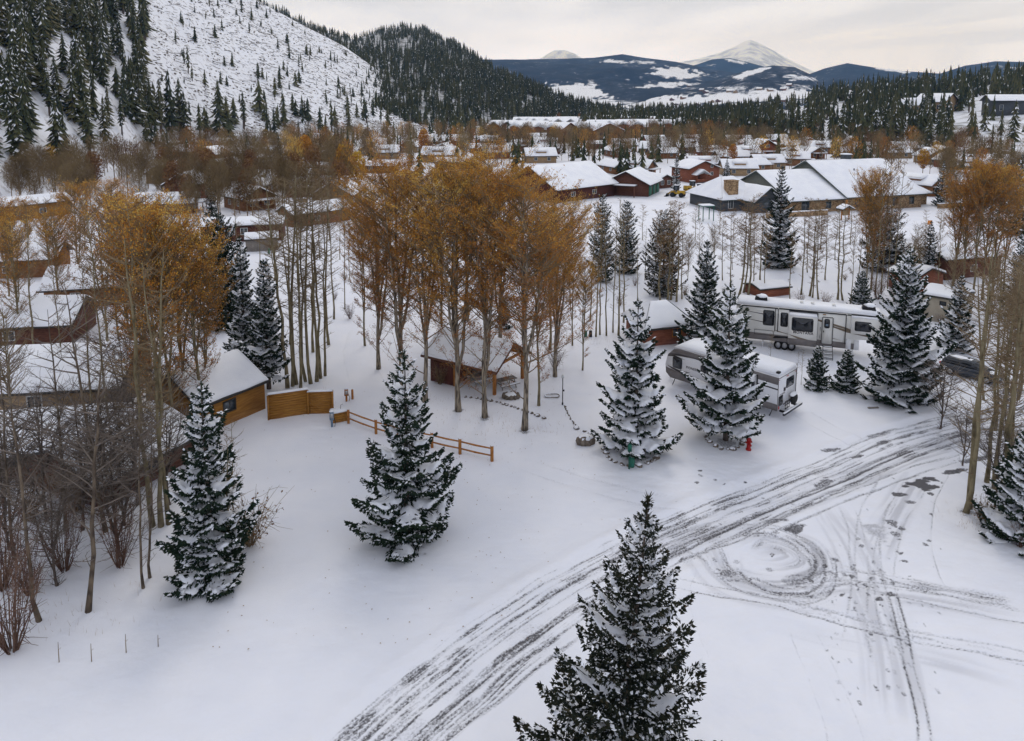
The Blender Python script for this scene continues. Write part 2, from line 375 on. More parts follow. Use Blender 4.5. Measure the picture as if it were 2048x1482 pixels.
# turning circle churned up by a snow plough
cx, cy = gp(1548, 1108)
for k, (r0, w_, a0, a1, st_) in enumerate([(2.75, .16, -170, 60, .75), (2.45, .12, -150, 95, .65), (2.1, .16, -110, 70, .7), (1.75, .10, -60, 150, .5), (3.05, .12, -200, -40, .5), (1.2, .12, 40, 170, .45), (3.35, .1, -120, 20, .4), (.8, .09, -20, 120, .4), (2.9, .15, 40, 130, .55)]):
    an = np.radians(np.linspace(a0, a1, 26)); rr_ = r0 * (1 + .06 * np.sin(an * 2.3 + k))
    C = np.stack([cx + rr_ * np.cos(an) * 1.0, cy + rr_ * np.sin(an) * 1.12], 1)
    pp = [proj(a, b, 0) for a, b in C]
    strip(pp[::5], w_ * 2.4, [(0, w_, st_ * .72)], 60 + k, .18, .46, (1, 1))
line([(1330, 1080), (1400, 1110), (1440, 1150), (1500, 1180), (1600, 1200)], .1, .4, 81)
strip([(1300, 1150), (1420, 1172), (1540, 1195), (1680, 1232), (1800, 1262), (1930, 1290), (2100, 1320)], .55, [(-.4, .07, .5), (.3, .08, .4)], 83, .1, .22, (3, 1))
strip([(1560, 1165), (1680, 1150), (1790, 1160), (1900, 1180), (2080, 1215)], .7, [(-.3, .09, .45), (.4, .07, .4)], 85, .22, .35, (1, 2))
line([(1650, 1150), (1800, 1190), (1950, 1225), (2120, 1260)], .08, .42, 87)
line([(1700, 1240), (1850, 1275), (2000, 1320), (2120, 1345)], .07, .35, 88)
line([(1660, 1120), (1740, 1140), (1840, 1170), (1930, 1180)], .1, .45, 89)
line([(1780, 1165), (1800, 1240), (1822, 1330), (1840, 1410), (1852, 1500), (1862, 1600)], .07, .62, 91, (1, 1), .42)
line([(1690, 1000), (1712, 1060), (1720, 1130), (1715, 1220), (1700, 1320)], .10, .30, 93, (2, 3), .9)
line([(1790, 950), (1750, 1010), (1735, 1080), (1740, 1160), (1762, 1260), (1790, 1380)], .12, .32, 94, (1, 3), 1.3)
line([(1840, 960), (1790, 1040), (1770, 1110), (1772, 1200), (1800, 1330)], .1, .28, 95, (1, 3), 1.0)
line([(1900, 940), (1870, 1000), (1862, 1080), (1880, 1150), (1930, 1210), (2010, 1250)], .05, .4, 96, (1, 2))
line([(1600, 1240), (1625, 1300), (1660, 1380), (1690, 1470), (1700, 1560)], .06, .24, 97, (1, 1), 1.4)
line([(1400, 1120), (1380, 1180), (1400, 1260), (1450, 1360)], .06, .18, 98)
# bare patches, grit and foot marks
def patch_at(px, py, rx, ry, k, seed, ang=0, tn=0):
    x0, y0 = gp(px, py); i0, i1 = np.searchsorted(gx, [x0 - 6, x0 + 6]); j0, j1 = np.searchsorted(gy, [y0 - 6, y0 + 6])
    X = GX[j0:j1, i0:i1] - x0; Y = GY[j0:j1, i0:i1] - y0; c, s = math.cos(ang), math.sin(ang)
    r_ = np.hypot((X * c + Y * s) / rx, (-X * s + Y * c) / ry) + (fbm(X / .7, Y / .35, seed, 5) - .5) * 2.1
    v = sstep(1.0, .62, r_) * k
    dirt_shade[j0:j1, i0:i1] = np.maximum(dirt_shade[j0:j1, i0:i1], v)
    if tn: tan[j0:j1, i0:i1] = np.maximum(tan[j0:j1, i0:i1], sstep(1.3, .5, r_) * tn)
patch_at(1845, 965, 1.25, .75, 1.0, 101, .5); patch_at(1800, 985, .5, .4, .8, 102); patch_at(1905, 942, 1.5, .3, .8, 103, .25)
patch_at(1960, 915, 2.2, .35, .7, 104, .3); patch_at(1782, 1040, .35, .7, .55, 105, 0, .4); patch_at(1755, 1062, .7, 1.0, .28, 106, 0, .6)
patch_at(1790, 1065, .25, .6, .5, 107); patch_at(1820, 1000, .3, .3, .6, 108); patch_at(1660, 900, 1.2, .25, .6, 109, .3)
patch_at(1715, 912, .9, .2, .7, 110, .35); patch_at(1590, 1055, .8, .35, .7, 111, .2); patch_at(1560, 1040, .7, .3, .6, 112)
patch_at(1455, 1140, .5, .6, .5, 113); patch_at(1650, 965, .9, .3, .6, 114, .4)
def soft(pp, hw, k, seed):
    C = catmull(wpts(pp)); sl_, D, d, s, run = field(C, hw + 1); d = np.clip(d, -50, 50)
    q = sstep(.38, .68, fbm(s / 5.0, d / .22, seed, 4)); v = sstep(hw, hw * .4, np.abs(d)) * k * (.25 + 1.2 * q) * sstep(0, 3, s) * sstep(run, run - 3, s)
    tan[sl_] = np.maximum(tan[sl_], np.minimum(1, v * 1.6)); rut[sl_] = np.maximum(rut[sl_], .02 * q * sstep(hw, hw * .4, np.abs(d))); dirt_shade[sl_] = np.maximum(dirt_shade[sl_], v * .22)
soft([(1250, 1110), (1400, 1060), (1560, 1010), (1720, 950), (1900, 890), (2060, 860)], 1.6, 0.30, 171)
soft([(1380, 1060), (1440, 1150), (1560, 1190), (1700, 1180), (1850, 1190), (2060, 1230)], 1.5, 0.28, 172)
soft([(1640, 1000), (1700, 1080), (1740, 1180), (1780, 1300), (1800, 1460)], 1.7, 0.25, 173)
soft([(1540, 1060), (1620, 1085), (1640, 1130), (1560, 1160), (1470, 1140), (1460, 1090)], .9, 0.49, 174)
soft([(1840, 940), (1780, 1040), (1740, 1120)], 1.2, 0.34, 175)
soft([(1500, 1230), (1650, 1265), (1850, 1310), (2050, 1370)], .8, 0.21, 176)
soft([(1480, 1100), (1520, 1085), (1570, 1090), (1600, 1115), (1560, 1130), (1500, 1125)], 1.3, .35, 178)
line([(1490, 1098), (1540, 1082), (1590, 1098), (1596, 1122), (1550, 1132)], .09, .35, 179, (1, 1))
rs = np.random.RandomState(5)
for k in range(150):
    a, b = (rs.normal(1720, 55), rs.normal(1165, 38)) if k < 80 else (rs.uniform(1350, 1900), rs.uniform(940, 1180))
    patch_at(a, b, rs.uniform(.07, .2), rs.uniform(.06, .22), rs.uniform(.3, .75), 200 + k, rs.uniform(0, 3))
for k in range(70):
    a, b = rs.uniform(1650, 1880), rs.uniform(1180, 1400); patch_at(a, b, .08, .14, rs.uniform(.2, .5), 400 + k)
# lane between the trees, faint wheel marks by the trailers and on the far side
for (a_, b_, c_) in ((815, 1096, .9), (425, 1160, .9), (1270, 915, .9), (1450, 888, .9), (1800, 805, 1.0), (1633, 779, .4), (1692, 786, .4), (917, 828, .45), (970, 841, .45), (1049, 863, .5), (1936, 1021, .6)):  # contact shade painted into the snow at tree feet, with some needle litter
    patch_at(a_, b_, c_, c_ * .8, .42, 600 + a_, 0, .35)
line([(812, 800), (770, 760), (745, 715), (742, 690), (760, 640)], .16, .20, 121, (1, 1))
line([(700, 770), (692, 735), (688, 700), (700, 660)], .10, .22, 122)
line([(1600, 825), (1660, 860), (1720, 890), (1770, 905)], .12, .24, 125, (.5, 2), 1.6)
line([(1150, 650), (1210, 655), (1290, 668)], .1, .15, 126)
line([(1010, 912), (1120, 950), (1250, 985), (1400, 1010)], .22, .2, 127, (4, 2), 1.5)
line([(1095, 775), (1180, 772), (1260, 774)], .06, .2, 128)
line([(1310, 890), (1460, 950), (1500, 960)], .12, .14, 129)
# the snow lies uneven: low windrow along the track, hollows under the spruces
C = catmull(wpts(main)); sl_, D, d, s, run = field(C, 6)
wind = np.exp(-((d - 2.5) / .45) ** 2) * (.05 + .09 * fbm(s / 1.4, np.clip(d, -50, 50) / .6, 71, 3)) + np.exp(-((d + 2.4) / .5) ** 2) * (.05 + .07 * fbm(s / 1.2, np.clip(d, -50, 50) / .5, 72, 3))
GZ[sl_] += wind * (D < 6)
near = (GY < 75) & (GX > -40) & (GX < 60)
GZ -= rut
GZ[near] += (fbm(GX[near] / .9, GY[near] / .55, 77, 3)[...] - .5) * .045 * (1 + 1.6 * sstep(4, 10, GX[near]) * sstep(52, 44, GY[near])) - dirt_shade[near] * .03
# far lane of grey slush behind the trailers
def farlane(pp, hw, k, seed):
    C = catmull(wpts(pp)); sl_, D, d, s, run = field(C, hw + 3)
    v = sstep(hw + .8, hw - .8, np.abs(d)) * k * (.5 + .8 * fbm(s / 6, np.clip(d, -50, 50) / .5, seed, 3))
    dirt_shade[sl_] = np.maximum(dirt_shade[sl_], v)
farlane([(1180, 520), (1300, 500), (1420, 492), (1560, 497), (1700, 488), (1830, 478), (2000, 470)], 2.2, .42, 131)
farlane([(1230, 640), (1290, 560), (1300, 500), (1260, 460)], 1.6, .18, 132)
farlane([(1180, 408), (1330, 400), (1420, 405)], 3.5, .22, 133)
n0, n1 = GX.shape
idx = np.arange(n0 * n1).reshape(n0, n1)
Q = np.stack([idx[:-1, :-1], idx[:-1, 1:], idx[1:, 1:], idx[1:, :-1]], -1).reshape(-1, 4)
mb = MB(); mb.add(np.stack([GX, GY, GZ], -1).reshape(-1, 3), Q=Q)
ground_mat = bpy.data.materials.new("snowy_ground"); ground_mat.use_nodes = True
t = ground_mat.node_tree; n = t.nodes; l = t.links; b = n["Principled BSDF"]; b.inputs["Roughness"].default_value = .6; b.inputs["Specular IOR Level"].default_value = .3
tcn = n.new("ShaderNodeTexCoord")
at = n.new("ShaderNodeAttribute"); at.attribute_name = "dirt_shade"; at2 = n.new("ShaderNodeAttribute"); at2.attribute_name = "tan"
n1_ = n.new("ShaderNodeTexNoise"); n1_.inputs["Scale"].default_value = 9; n1_.inputs["Detail"].default_value = 6; n1_.inputs["Roughness"].default_value = .65
l.new(tcn.outputs["Object"], n1_.inputs["Vector"])
mr = n.new("ShaderNodeMapRange"); mr.inputs["From Min"].default_value = .3; mr.inputs["From Max"].default_value = .7; mr.inputs["To Min"].default_value = -.38; mr.inputs["To Max"].default_value = .38
l.new(n1_.outputs["Fac"], mr.inputs["Value"])
gt = n.new("ShaderNodeMath"); gt.operation = 'MULTIPLY_ADD'; l.new(mr.outputs[0], gt.inputs[0])
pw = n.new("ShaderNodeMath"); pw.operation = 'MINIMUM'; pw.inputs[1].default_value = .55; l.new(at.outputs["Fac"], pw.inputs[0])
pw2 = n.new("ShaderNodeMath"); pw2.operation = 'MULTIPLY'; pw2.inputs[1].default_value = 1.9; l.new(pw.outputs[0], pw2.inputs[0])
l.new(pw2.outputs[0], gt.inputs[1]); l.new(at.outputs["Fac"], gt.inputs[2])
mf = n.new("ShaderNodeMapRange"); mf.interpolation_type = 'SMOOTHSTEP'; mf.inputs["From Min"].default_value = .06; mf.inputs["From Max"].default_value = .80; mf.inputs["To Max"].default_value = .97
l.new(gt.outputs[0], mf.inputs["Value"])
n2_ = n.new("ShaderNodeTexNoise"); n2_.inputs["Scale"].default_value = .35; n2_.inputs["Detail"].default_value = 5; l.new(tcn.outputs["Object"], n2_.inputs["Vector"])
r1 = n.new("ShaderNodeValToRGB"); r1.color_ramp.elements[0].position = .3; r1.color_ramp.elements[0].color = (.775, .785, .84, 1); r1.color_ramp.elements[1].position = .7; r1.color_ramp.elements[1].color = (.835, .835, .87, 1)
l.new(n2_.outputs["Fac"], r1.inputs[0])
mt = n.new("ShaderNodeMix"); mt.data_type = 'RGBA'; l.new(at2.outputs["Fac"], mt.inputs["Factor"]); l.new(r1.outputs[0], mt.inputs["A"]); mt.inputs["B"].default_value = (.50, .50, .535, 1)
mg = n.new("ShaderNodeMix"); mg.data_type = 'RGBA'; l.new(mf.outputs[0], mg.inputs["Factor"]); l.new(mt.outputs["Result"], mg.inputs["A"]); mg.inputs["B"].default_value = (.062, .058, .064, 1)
l.new(mg.outputs["Result"], b.inputs["Base Color"])
n3_ = n.new("ShaderNodeTexNoise"); n3_.inputs["Scale"].default_value = 4.5; n3_.inputs["Detail"].default_value = 6; l.new(tcn.outputs["Object"], n3_.inputs["Vector"])
bp = n.new("ShaderNodeBump"); bp.inputs["Strength"].default_value = .35; bp.inputs["Distance"].default_value = .05
l.new(n3_.outputs["Fac"], bp.inputs["Height"]); l.new(bp.outputs[0], b.inputs["Normal"])
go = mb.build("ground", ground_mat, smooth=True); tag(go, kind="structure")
for nm, arr in (("dirt_shade", dirt_shade), ("tan", tan)):
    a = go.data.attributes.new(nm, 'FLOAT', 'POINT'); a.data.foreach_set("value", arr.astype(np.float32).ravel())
del Q, idx, mb
# ------------------------------------------------------------------ hills and mountains
class Loft:
    "terrain between a foot line and a ridge line; cols = (px_foot, py_foot, px_ridge, py_ridge, distance_of_ridge)"
    def __init__(s, cols, nc, ns, prof=1.0, noise=6.0, nscale=60.0, seed=1, back=.5, foot_y=None):
        cols = np.array(cols, float); t = np.linspace(0, len(cols) - 1, nc); i = np.minimum(t.astype(int), len(cols) - 2); f = (t - i)[:, None]
        f2 = f * f * (3 - 2 * f) * .35 + f * .65
        c = cols[i] * (1 - f2) + cols[i + 1] * f2
        s.c = c
        foot = np.array([(*gp(a, b), 0.0) for a, b in c[:, :2]]) if foot_y is None else np.array([(at_y(a, b, foot_y)[0], foot_y, 0.0) for a, b in c[:, :2]])
        rid = np.array([at_y(a, b, y) for a, b, y in c[:, 2:5]])
        s.foot, s.rid = foot, rid
        S = np.linspace(-.04, 1 + back, ns)
        P = np.zeros((nc, ns, 3))
        for k, u in enumerate(S):
            P[:, k, :2] = foot[:, :2] + (rid[:, :2] - foot[:, :2]) * u
            h = (max(u, 0) ** prof) if u <= 1 else 1 - (u - 1) * .9
            P[:, k, 2] = rid[:, 2] * h - (6 if u < 0 else 0)
        u = np.clip(S, 0, 1); env = np.sin(np.pi * u) ** .6; env = np.where(S > 1, (S - 1) * .8, env)
        nzv = (fbm(P[..., 0] / nscale, P[..., 1] / nscale, seed, 5) - .5) * 2
        P[..., 2] += nzv * noise * env[None]
        s.P = P; s.nc, s.ns, s.S = nc, ns, S
    def mesh(s, name, m, attr=None):
        idx = np.arange(s.nc * s.ns).reshape(s.nc, s.ns)
        Q = np.stack([idx[:-1, :-1], idx[1:, :-1], idx[1:, 1:], idx[:-1, 1:]], -1).reshape(-1, 4)
        mb = MB().add(s.P.reshape(-1, 3), Q=Q, rnd=None if attr is None else attr.ravel() + 1e-6)
        return tag(mb.build(name, m, smooth=True), kind="structure")
    def at(s, c, u):
        "c, u in 0..1 (arrays) -> world points"
        a = np.clip(c, 0, .9999) * (s.nc - 1); b_ = np.interp(u, s.S, np.arange(s.ns)); b_ = np.minimum(b_, s.ns - 1.001)
        i = a.astype(int); j = b_.astype(int); f = (a - i)[:, None]; g = (b_ - j)[:, None]; P = s.P
        return (P[i, j] * (1 - f) + P[i + 1, j] * f) * (1 - g) + (P[i, j + 1] * (1 - f) + P[i + 1, j + 1] * f) * g
M['hillsnow'] = mat('hillside_snow', (.42, .40, .40), .7, (.80, .81, .85), .35, (1, 1, 1), .3, detail=8, ramp=(.33, .47))
hillA = Loft([(-500, 520, -500, -420, 420), (-250, 440, -260, -330, 470), (0, 392, -20, -250, 560), (180, 345, 160, -180, 620), (300, 312, 330, -110, 680), (420, 292, 430, -50, 720), (515, 283, 520, 2, 760), (600, 277, 600, 45, 800), (690, 270, 690, 92, 850), (780, 264, 770, 150, 900), (850, 259, 850, 205, 940), (930, 254, 930, 245, 980)], 150, 60, .95, 7, 70, 5, .25)
hillA.mesh('hill', M['hillsnow'])
hillB = Loft([(640, 262, 480, -10, 1150), (690, 262, 560, 22, 1180), (730, 260, 640, 60, 1250), (780, 259, 705, 78, 1320), (830, 258, 760, 62, 1420), (880, 256, 805, 52, 1450), (920, 254, 850, 60, 1400), (960, 252, 900, 88, 1300), (1000, 250, 960, 125, 1180), (1050, 247, 1030, 163, 1060), (1110, 244, 1090, 192, 980), (1170, 241, 1160, 216, 930), (1230, 238, 1225, 232, 930)], 150, 50, .9, 9, 110, 8, .4)
M['forestfloor'] = mat('forest_floor_snow', (.14, .135, .12), .8, (.62, .63, .66), .12, (1, 1, .6), .3, detail=8, ramp=(.38, .66))
hillB.mesh('hill', M['forestfloor'])
hillC = Loft([(1150, 268, 1200, 236, 900), (1260, 272, 1330, 238, 860), (1360, 276, 1400, 243, 800), (1450, 283, 1480, 238, 760), (1550, 293, 1560, 224, 720), (1640, 300, 1640, 202, 700), (1740, 306, 1730, 189, 690), (1840, 312, 1830, 183, 680), (1940, 320, 1930, 172, 660), (2060, 326, 2050, 166, 650), (2250, 335, 2250, 140, 620), (2500, 345, 2500, 140, 600)], 120, 40, .9, 5, 60, 12, .4)
M['hillsnow2'] = mat('wooded_hill_snow', (.25, .24, .22), .8, (.78, .79, .83), .10, (1, 1, .6), .3, detail=8, ramp=(.34, .52))
hillC.mesh('hill', M['hillsnow2'])
# far ranges: dark forest with snowy clearings, painted where the clear-cuts lie
def mtn(name, seed):
    m = bpy.data.materials.new(name); m.use_nodes = True; t = m.node_tree; n = t.nodes; l = t.links; b = n["Principled BSDF"]
    b.inputs["Roughness"].default_value = .9; b.inputs["Specular IOR Level"].default_value = .05
    tc = n.new("ShaderNodeTexCoord"); a = n.new("ShaderNodeAttribute"); a.attribute_name = "rnd"
    n1 = n.new("ShaderNodeTexNoise"); n1.inputs["Scale"].default_value = .02; n1.inputs["Detail"].default_value = 10; n1.inputs["Roughness"].default_value = .75
    mp = n.new("ShaderNodeMapping"); mp.inputs["Scale"].default_value = (1, 1, .35); l.new(tc.outputs["Object"], mp.inputs[0]); l.new(mp.outputs[0], n1.inputs["Vector"])
    ma = n.new("ShaderNodeMath"); ma.operation = 'MULTIPLY_ADD'; ma.inputs[1].default_value = 2.2; ma.inputs[2].default_value = -1.1; l.new(n1.outputs["Fac"], ma.inputs[0])
    ad = n.new("ShaderNodeMath"); ad.operation = 'ADD'; l.new(ma.outputs[0], ad.inputs[0]); l.new(a.outputs["Fac"], ad.inputs[1])
    r = n.new("ShaderNodeValToRGB"); r.color_ramp.elements[0].position = .22; r.color_ramp.elements[0].color = (.006, .013, .024, 1)
    r.color_ramp.elements[1].position = .80; r.color_ramp.elements[1].color = (.80, .81, .85, 1)
    e = r.color_ramp.elements.new(.50); e.color = (.035, .045, .065, 1)
    l.new(ad.outputs[0], r.inputs[0]); l.new(r.outputs[0], b.inputs["Base Color"]); return m
MM = mtn('far_forest_slope', 1)
def paint(L, base, spots):
    px, py = proj(L.P[..., 0], L.P[..., 1], L.P[..., 2])
    a = np.full(px.shape, base) + (fbm(px / 34, py / 7, 91, 5) - .5) * .55 + (fbm(px / 7, py / 3, 95, 3) - .5) * .22
    for (x, y, rx, ry, k, sl) in spots:
        yy = y + (px - x) * sl
        r_ = np.hypot((px - x) / rx, (py - yy) / ry) + (fbm(px / 12, py / 3.5, int(x), 4) - .5) * 1.5
        a = np.where(k > 0, np.maximum(a, k * sstep(1.25, .6, r_)), np.minimum(a, 1 - (1 + k) * 0 - (1 - .15) * sstep(1.1, .75, r_)) if k < 0 else a)
    return a
FY = 2600
m1 = Loft([(860, 222, 860, 122, 5200), (940, 222, 940, 119, 5200), (1000, 222, 990, 119, 5200), (1100, 222, 1100, 118, 5200), (1190, 222, 1190, 114, 5200), (1245, 222, 1245, 107, 5200), (1290, 222, 1290, 115, 5200), (1350, 222, 1350, 123, 5200), (1420, 222, 1420, 138, 5200), (1500, 222, 1500, 150, 5200), (1600, 222, 1600, 160, 5200)], 260, 70, 1.0, 70, 600, 21, .3, FY)
m1.mesh('mountain', MM, paint(m1, .25, [(1225, 123, 32, 4, .85, .02), (1285, 125, 26, 5, .7, .1), (1350, 146, 52, 11, .95, .05), (1150, 184, 62, 17, .95, .10), (1180, 203, 70, 10, .9, .05), (1060, 190, 30, 8, .5, 0), (1110, 168, 14, 4, .5, 0), (1185, 168, 12, 6, .6, .2), (1255, 158, 8, 4, .6, 0), (1420, 152, 20, 3, .6, .2), (1000, 205, 60, 8, .35, 0), (1340, 170, 60, 6, .85, -.05), (1240, 205, 60, 8, .55, 0)]))
m2 = Loft([(1240, 222, 1240, 212, 3400), (1290, 222, 1290, 200, 3400), (1350, 222, 1350, 180, 3400), (1430, 222, 1430, 160, 3400), (1490, 222, 1490, 141, 3400), (1545, 222, 1545, 130, 3400), (1590, 222, 1590, 134, 3400), (1620, 222, 1620, 148, 3400), (1650, 222, 1650, 172, 3400), (1720, 222, 1720, 190, 3400), (1800, 222, 1800, 205, 3400)], 220, 60, 1.0, 30, 300, 25, .3, 2000)
m2.mesh('mountain', MM, paint(m2, .34, [(1500, 146, 50, 6, .95, -.25), (1600, 156, 40, 7, .75, .1), (1470, 186, 80, 4, .7, 0), (1590, 172, 45, 5, .55, .1), (1420, 198, 150, 11, 1.0, -.02), (1560, 190, 90, 12, .95, -.02), (1310, 207, 100, 10, .9, -.05), (1480, 176, 70, 5, .7, 0), (1380, 176, 30, 3, .6, 0), (1600, 205, 60, 6, .6, 0)]))
m3 = Loft([(1560, 225, 1540, 170, 5000), (1600, 225, 1600, 154, 5000), (1650, 225, 1650, 136, 5000), (1695, 225, 1695, 126, 5000), (1750, 225, 1750, 136, 5000), (1820, 225, 1820, 143, 5000), (1880, 225, 1880, 147, 5000), (1930, 225, 1930, 131, 5000), (1990, 225, 1990, 122, 5000), (2060, 225, 2060, 124, 5000), (2300, 225, 2300, 118, 5000)], 160, 40, 1.0, 60, 600, 27, .3, 2800)
m3.mesh('mountain', MM, paint(m3, .20, [(1790, 141, 38, 4, .9, .12), (2030, 136, 30, 4, .8, 0), (1990, 132, 20, 3, .5, 0)]))
m5 = Loft([(1350, 225, 1350, 140, 7000), (1390, 225, 1390, 128, 7000), (1430, 225, 1425, 117, 7000), (1460, 225, 1460, 115, 7000), (1500, 225, 1490, 122, 7000), (1540, 225, 1540, 135, 7000), (1600, 225, 1600, 150, 7000)], 120, 30, 1.0, 60, 700, 31, .3, 5400)
m5.mesh('mountain', MM, paint(m5, .12, [(1470, 123, 22, 4, .8, .15), (1420, 130, 14, 3, .5, 0)]))
M['peaksnow'] = mat('peak_snow', (.48, .50, .54), .8, (.84, .85, .88), .006, (1, 1, .5), detail=8, ramp=(.42, .56))
m4 = Loft([(1300, 215, 1300, 131, 11000), (1350, 215, 1350, 126, 11000), (1395, 215, 1395, 118, 11000), (1440, 215, 1440, 105, 11000), (1470, 215, 1470, 93, 11000), (1488, 215, 1488, 83, 11000), (1500, 215, 1500, 80, 11000), (1514, 215, 1514, 84, 11000), (1545, 215, 1545, 100, 11000), (1580, 215, 1580, 120, 11000), (1620, 215, 1620, 140, 11000), (1700, 215, 1700, 165, 11000)], 150, 50, 1.0, 150, 1500, 33, .3, 8000)
m4.mesh('mountain', M['peaksnow'])
m6 = Loft([(1060, 215, 1060, 130, 15000), (1090, 215, 1090, 109, 15000), (1108, 215, 1108, 99, 15000), (1130, 215, 1130, 98, 15000), (1150, 215, 1150, 106, 15000), (1185, 215, 1185, 128, 15000)], 60, 20, 1.0, 100, 1500, 35, .3, 13000)
m6.mesh('mountain', M['peaksnow'])
# ------------------------------------------------------------------ houses
def roof_parts(root, w, d, wh, rh, over, snow, snowm='roofsnow', fascia='fascia', th=.16, hip=0.0, asym=0.0):
    "ridge along local Y; asym shifts the ridge sideways"
    k = asym * w; hw = w / 2 + over; sl1 = rh / (w / 2 + k); sl2 = rh / (w / 2 - k)
    e1 = wh - over * sl1; e2 = wh - over * sl2; y0, y1 = -d / 2 - over, d / 2 + over
    def shell(z0, z1, ins):
        m = MB(); P = [(-hw + ins, e1 + ins * sl1), (k, wh + rh), (hw - ins, e2 + ins * sl2)]
        ys = [(y0 + ins, 0), (y0 + ins, hip), (y1 - ins, hip), (y1 - ins, 0)]
        lo = [(x, z + z0) for x, z in P]; hi = [(x, z + z1) for x, z in P]
        V = []
        for (x, z) in lo + hi:
            rid = abs(x - k) < 1e-6
            V.append((x, y0 + ins + (hip if rid else 0), z)); V.append((x, y1 - ins - (hip if rid else 0), z))
        # idx: lo0 0,1 lo1 2,3 lo2 4,5 hi0 6,7 hi1 8,9 hi2 10,11
        Q = [(6, 8, 9, 7), (8, 10, 11, 9), (0, 1, 3, 2), (2, 3, 5, 4), (0, 6, 7, 1), (4, 5, 11, 10), (0, 2, 8, 6), (2, 4, 10, 8), (1, 7, 9, 3), (3, 9, 11, 5)]
        m.add(V, Q=Q)
        if hip: m.add([V[6], V[10], V[8], V[7], V[11], V[9]], T=[(0, 1, 2), (4, 3, 5)])
        return m
    ro = shell(0, th, 0).build('roof', M[fascia], root)
    if snow:
        ins = .06; us = np.array([-1, -.985, -.9, -.6, -.3, -.04, .04, .3, .6, .9, .985, 1]); vs = np.array([0, .012, .06, .2, .35, .5, .65, .8, .94, .988, 1]); nu, nv = len(us), len(vs)
        U, Vv = np.meshgrid(us, vs); XX = np.where(U < 0, k + U * (k + hw - ins), k + U * (hw - ins - k)); ZB = np.where(U < 0, wh + rh + U * (wh + rh - e1 - ins * sl1), wh + rh - U * (wh + rh - e2 - ins * sl2)) + th + .004
        hy = hip * (1 - np.abs(U)); YY = (y0 + ins + hy) + Vv * ((y1 - ins - hy) - (y0 + ins + hy))
        ed = np.where((np.abs(U) > .99) | (Vv < .005) | (Vv > .995), .45, np.where((np.abs(U) > .97) | (Vv < .02) | (Vv > .98), .85, 1.0))
        sd_ = int(abs(w * 37 + d * 91)) % 97
        ZT = ZB + snow * (ed + (fbm(XX / 1.7 + sd_, YY / 1.7, sd_, 3) - .5) * .7 * (ed > .5)) - snow * .25 * np.exp(-(U / .05) ** 2)
        XX = XX + np.where(np.abs(U) > .99, (vn(YY / .9, YY * 0, sd_) - .5) * .10, 0)
        ms_ = MB(); top = np.stack([XX, YY, ZT], -1).reshape(-1, 3); bot = np.stack([XX, YY, ZB], -1).reshape(-1, 3); N_ = nu * nv
        i_ = np.arange(nv - 1)[:, None] * nu; j_ = np.arange(nu - 1)[None]; Q = np.stack([i_ + j_, i_ + j_ + 1, i_ + nu + j_ + 1, i_ + nu + j_], -1).reshape(-1, 4).tolist()
        per = list(range(nu)) + [r_ * nu + nu - 1 for r_ in range(1, nv)] + [(nv - 1) * nu + c_ for c_ in range(nu - 2, -1, -1)] + [r_ * nu for r_ in range(nv - 2, 0, -1)]
        Q += [(per[q], N_ + per[q], N_ + per[(q + 1) % len(per)], per[(q + 1) % len(per)]) for q in range(len(per))]
        ms_.add(np.vstack([top, bot]), Q=Q)
        if hip:
            for (ye, yr) in ((y0 + ins, y0 + ins + hip), (y1 - ins, y1 - ins - hip)):
                g_ = []; n_ = 7
                for r_ in range(n_):
                    t_ = r_ / (n_ - 1)
                    for c_ in range(n_):
                        q_ = c_ / (n_ - 1); xa = (-hw + ins) * (1 - t_) + k * t_; xb = (hw - ins) * (1 - t_) + k * t_; x_ = xa + (xb - xa) * q_; zb_ = (e1 + ins * sl1) * (1 - t_) + (wh + rh) * t_ + th
                        g_.append((x_, ye + (yr - ye) * t_ + (-.02 if ye < 0 else .02), zb_ + snow * (.5 if r_ == 0 else .92)))
                s0 = len(g_); g_ += [(-hw + ins, ye, e1 + ins * sl1 + th), (hw - ins, ye, e2 + ins * sl2 + th)]
                ms_.add(g_, Q=[(r_ * n_ + c_, r_ * n_ + c_ + 1, (r_ + 1) * n_ + c_ + 1, (r_ + 1) * n_ + c_) for r_ in range(n_ - 1) for c_ in range(n_ - 1)] + [(s0, s0 + 1, n_ - 1, 0)])
        ms_.build('snow', M[snowm], ro, smooth=True)
    return ro
def walls(root, w, d, wh, rh, m, name='wall', asym=0.0, hip=False):
    P = [(-w / 2, -.35), (w / 2, -.35), (w / 2, wh), (asym * w, wh + (rh if not hip else 0) - .003), (-w / 2, wh)]
    return MB().prism(P, -d / 2, d / 2).build(name, M[m], root)
def window(root, w, d, face, u, z, ww, hh, trim='trimw', glass='glassb', name='window', proud=.04, bars=True):
    m = MB()
    def bx(cu, cz, su, sz, dep, mi):
        o = dep / 2
        if face == 'S': m.box((cu, -d / 2 - o, cz), (su, dep, sz), m=mi)
        elif face == 'N': m.box((cu, d / 2 + o, cz), (su, dep, sz), m=mi)
        elif face == 'E': m.box((w / 2 + o, cu, cz), (dep, su, sz), m=mi)
        else: m.box((-w / 2 - o, cu, cz), (dep, su, sz), m=mi)
    t = .09
    bx(u, z, ww, hh, proud * .6, 1)
    bx(u - ww / 2 - t / 2, z, t, hh + 2 * t, proud * 1.6, 0); bx(u + ww / 2 + t / 2, z, t, hh + 2 * t, proud * 1.6, 0)
    bx(u, z + hh / 2 + t / 2, ww, t, proud * 1.6, 0); bx(u, z - hh / 2 - t / 2, ww, t, proud * 1.9, 0)
    if bars: bx(u, z, .05, hh, proud * 1.2, 0)
    return m.build(name, [M[trim], M[glass]], root)
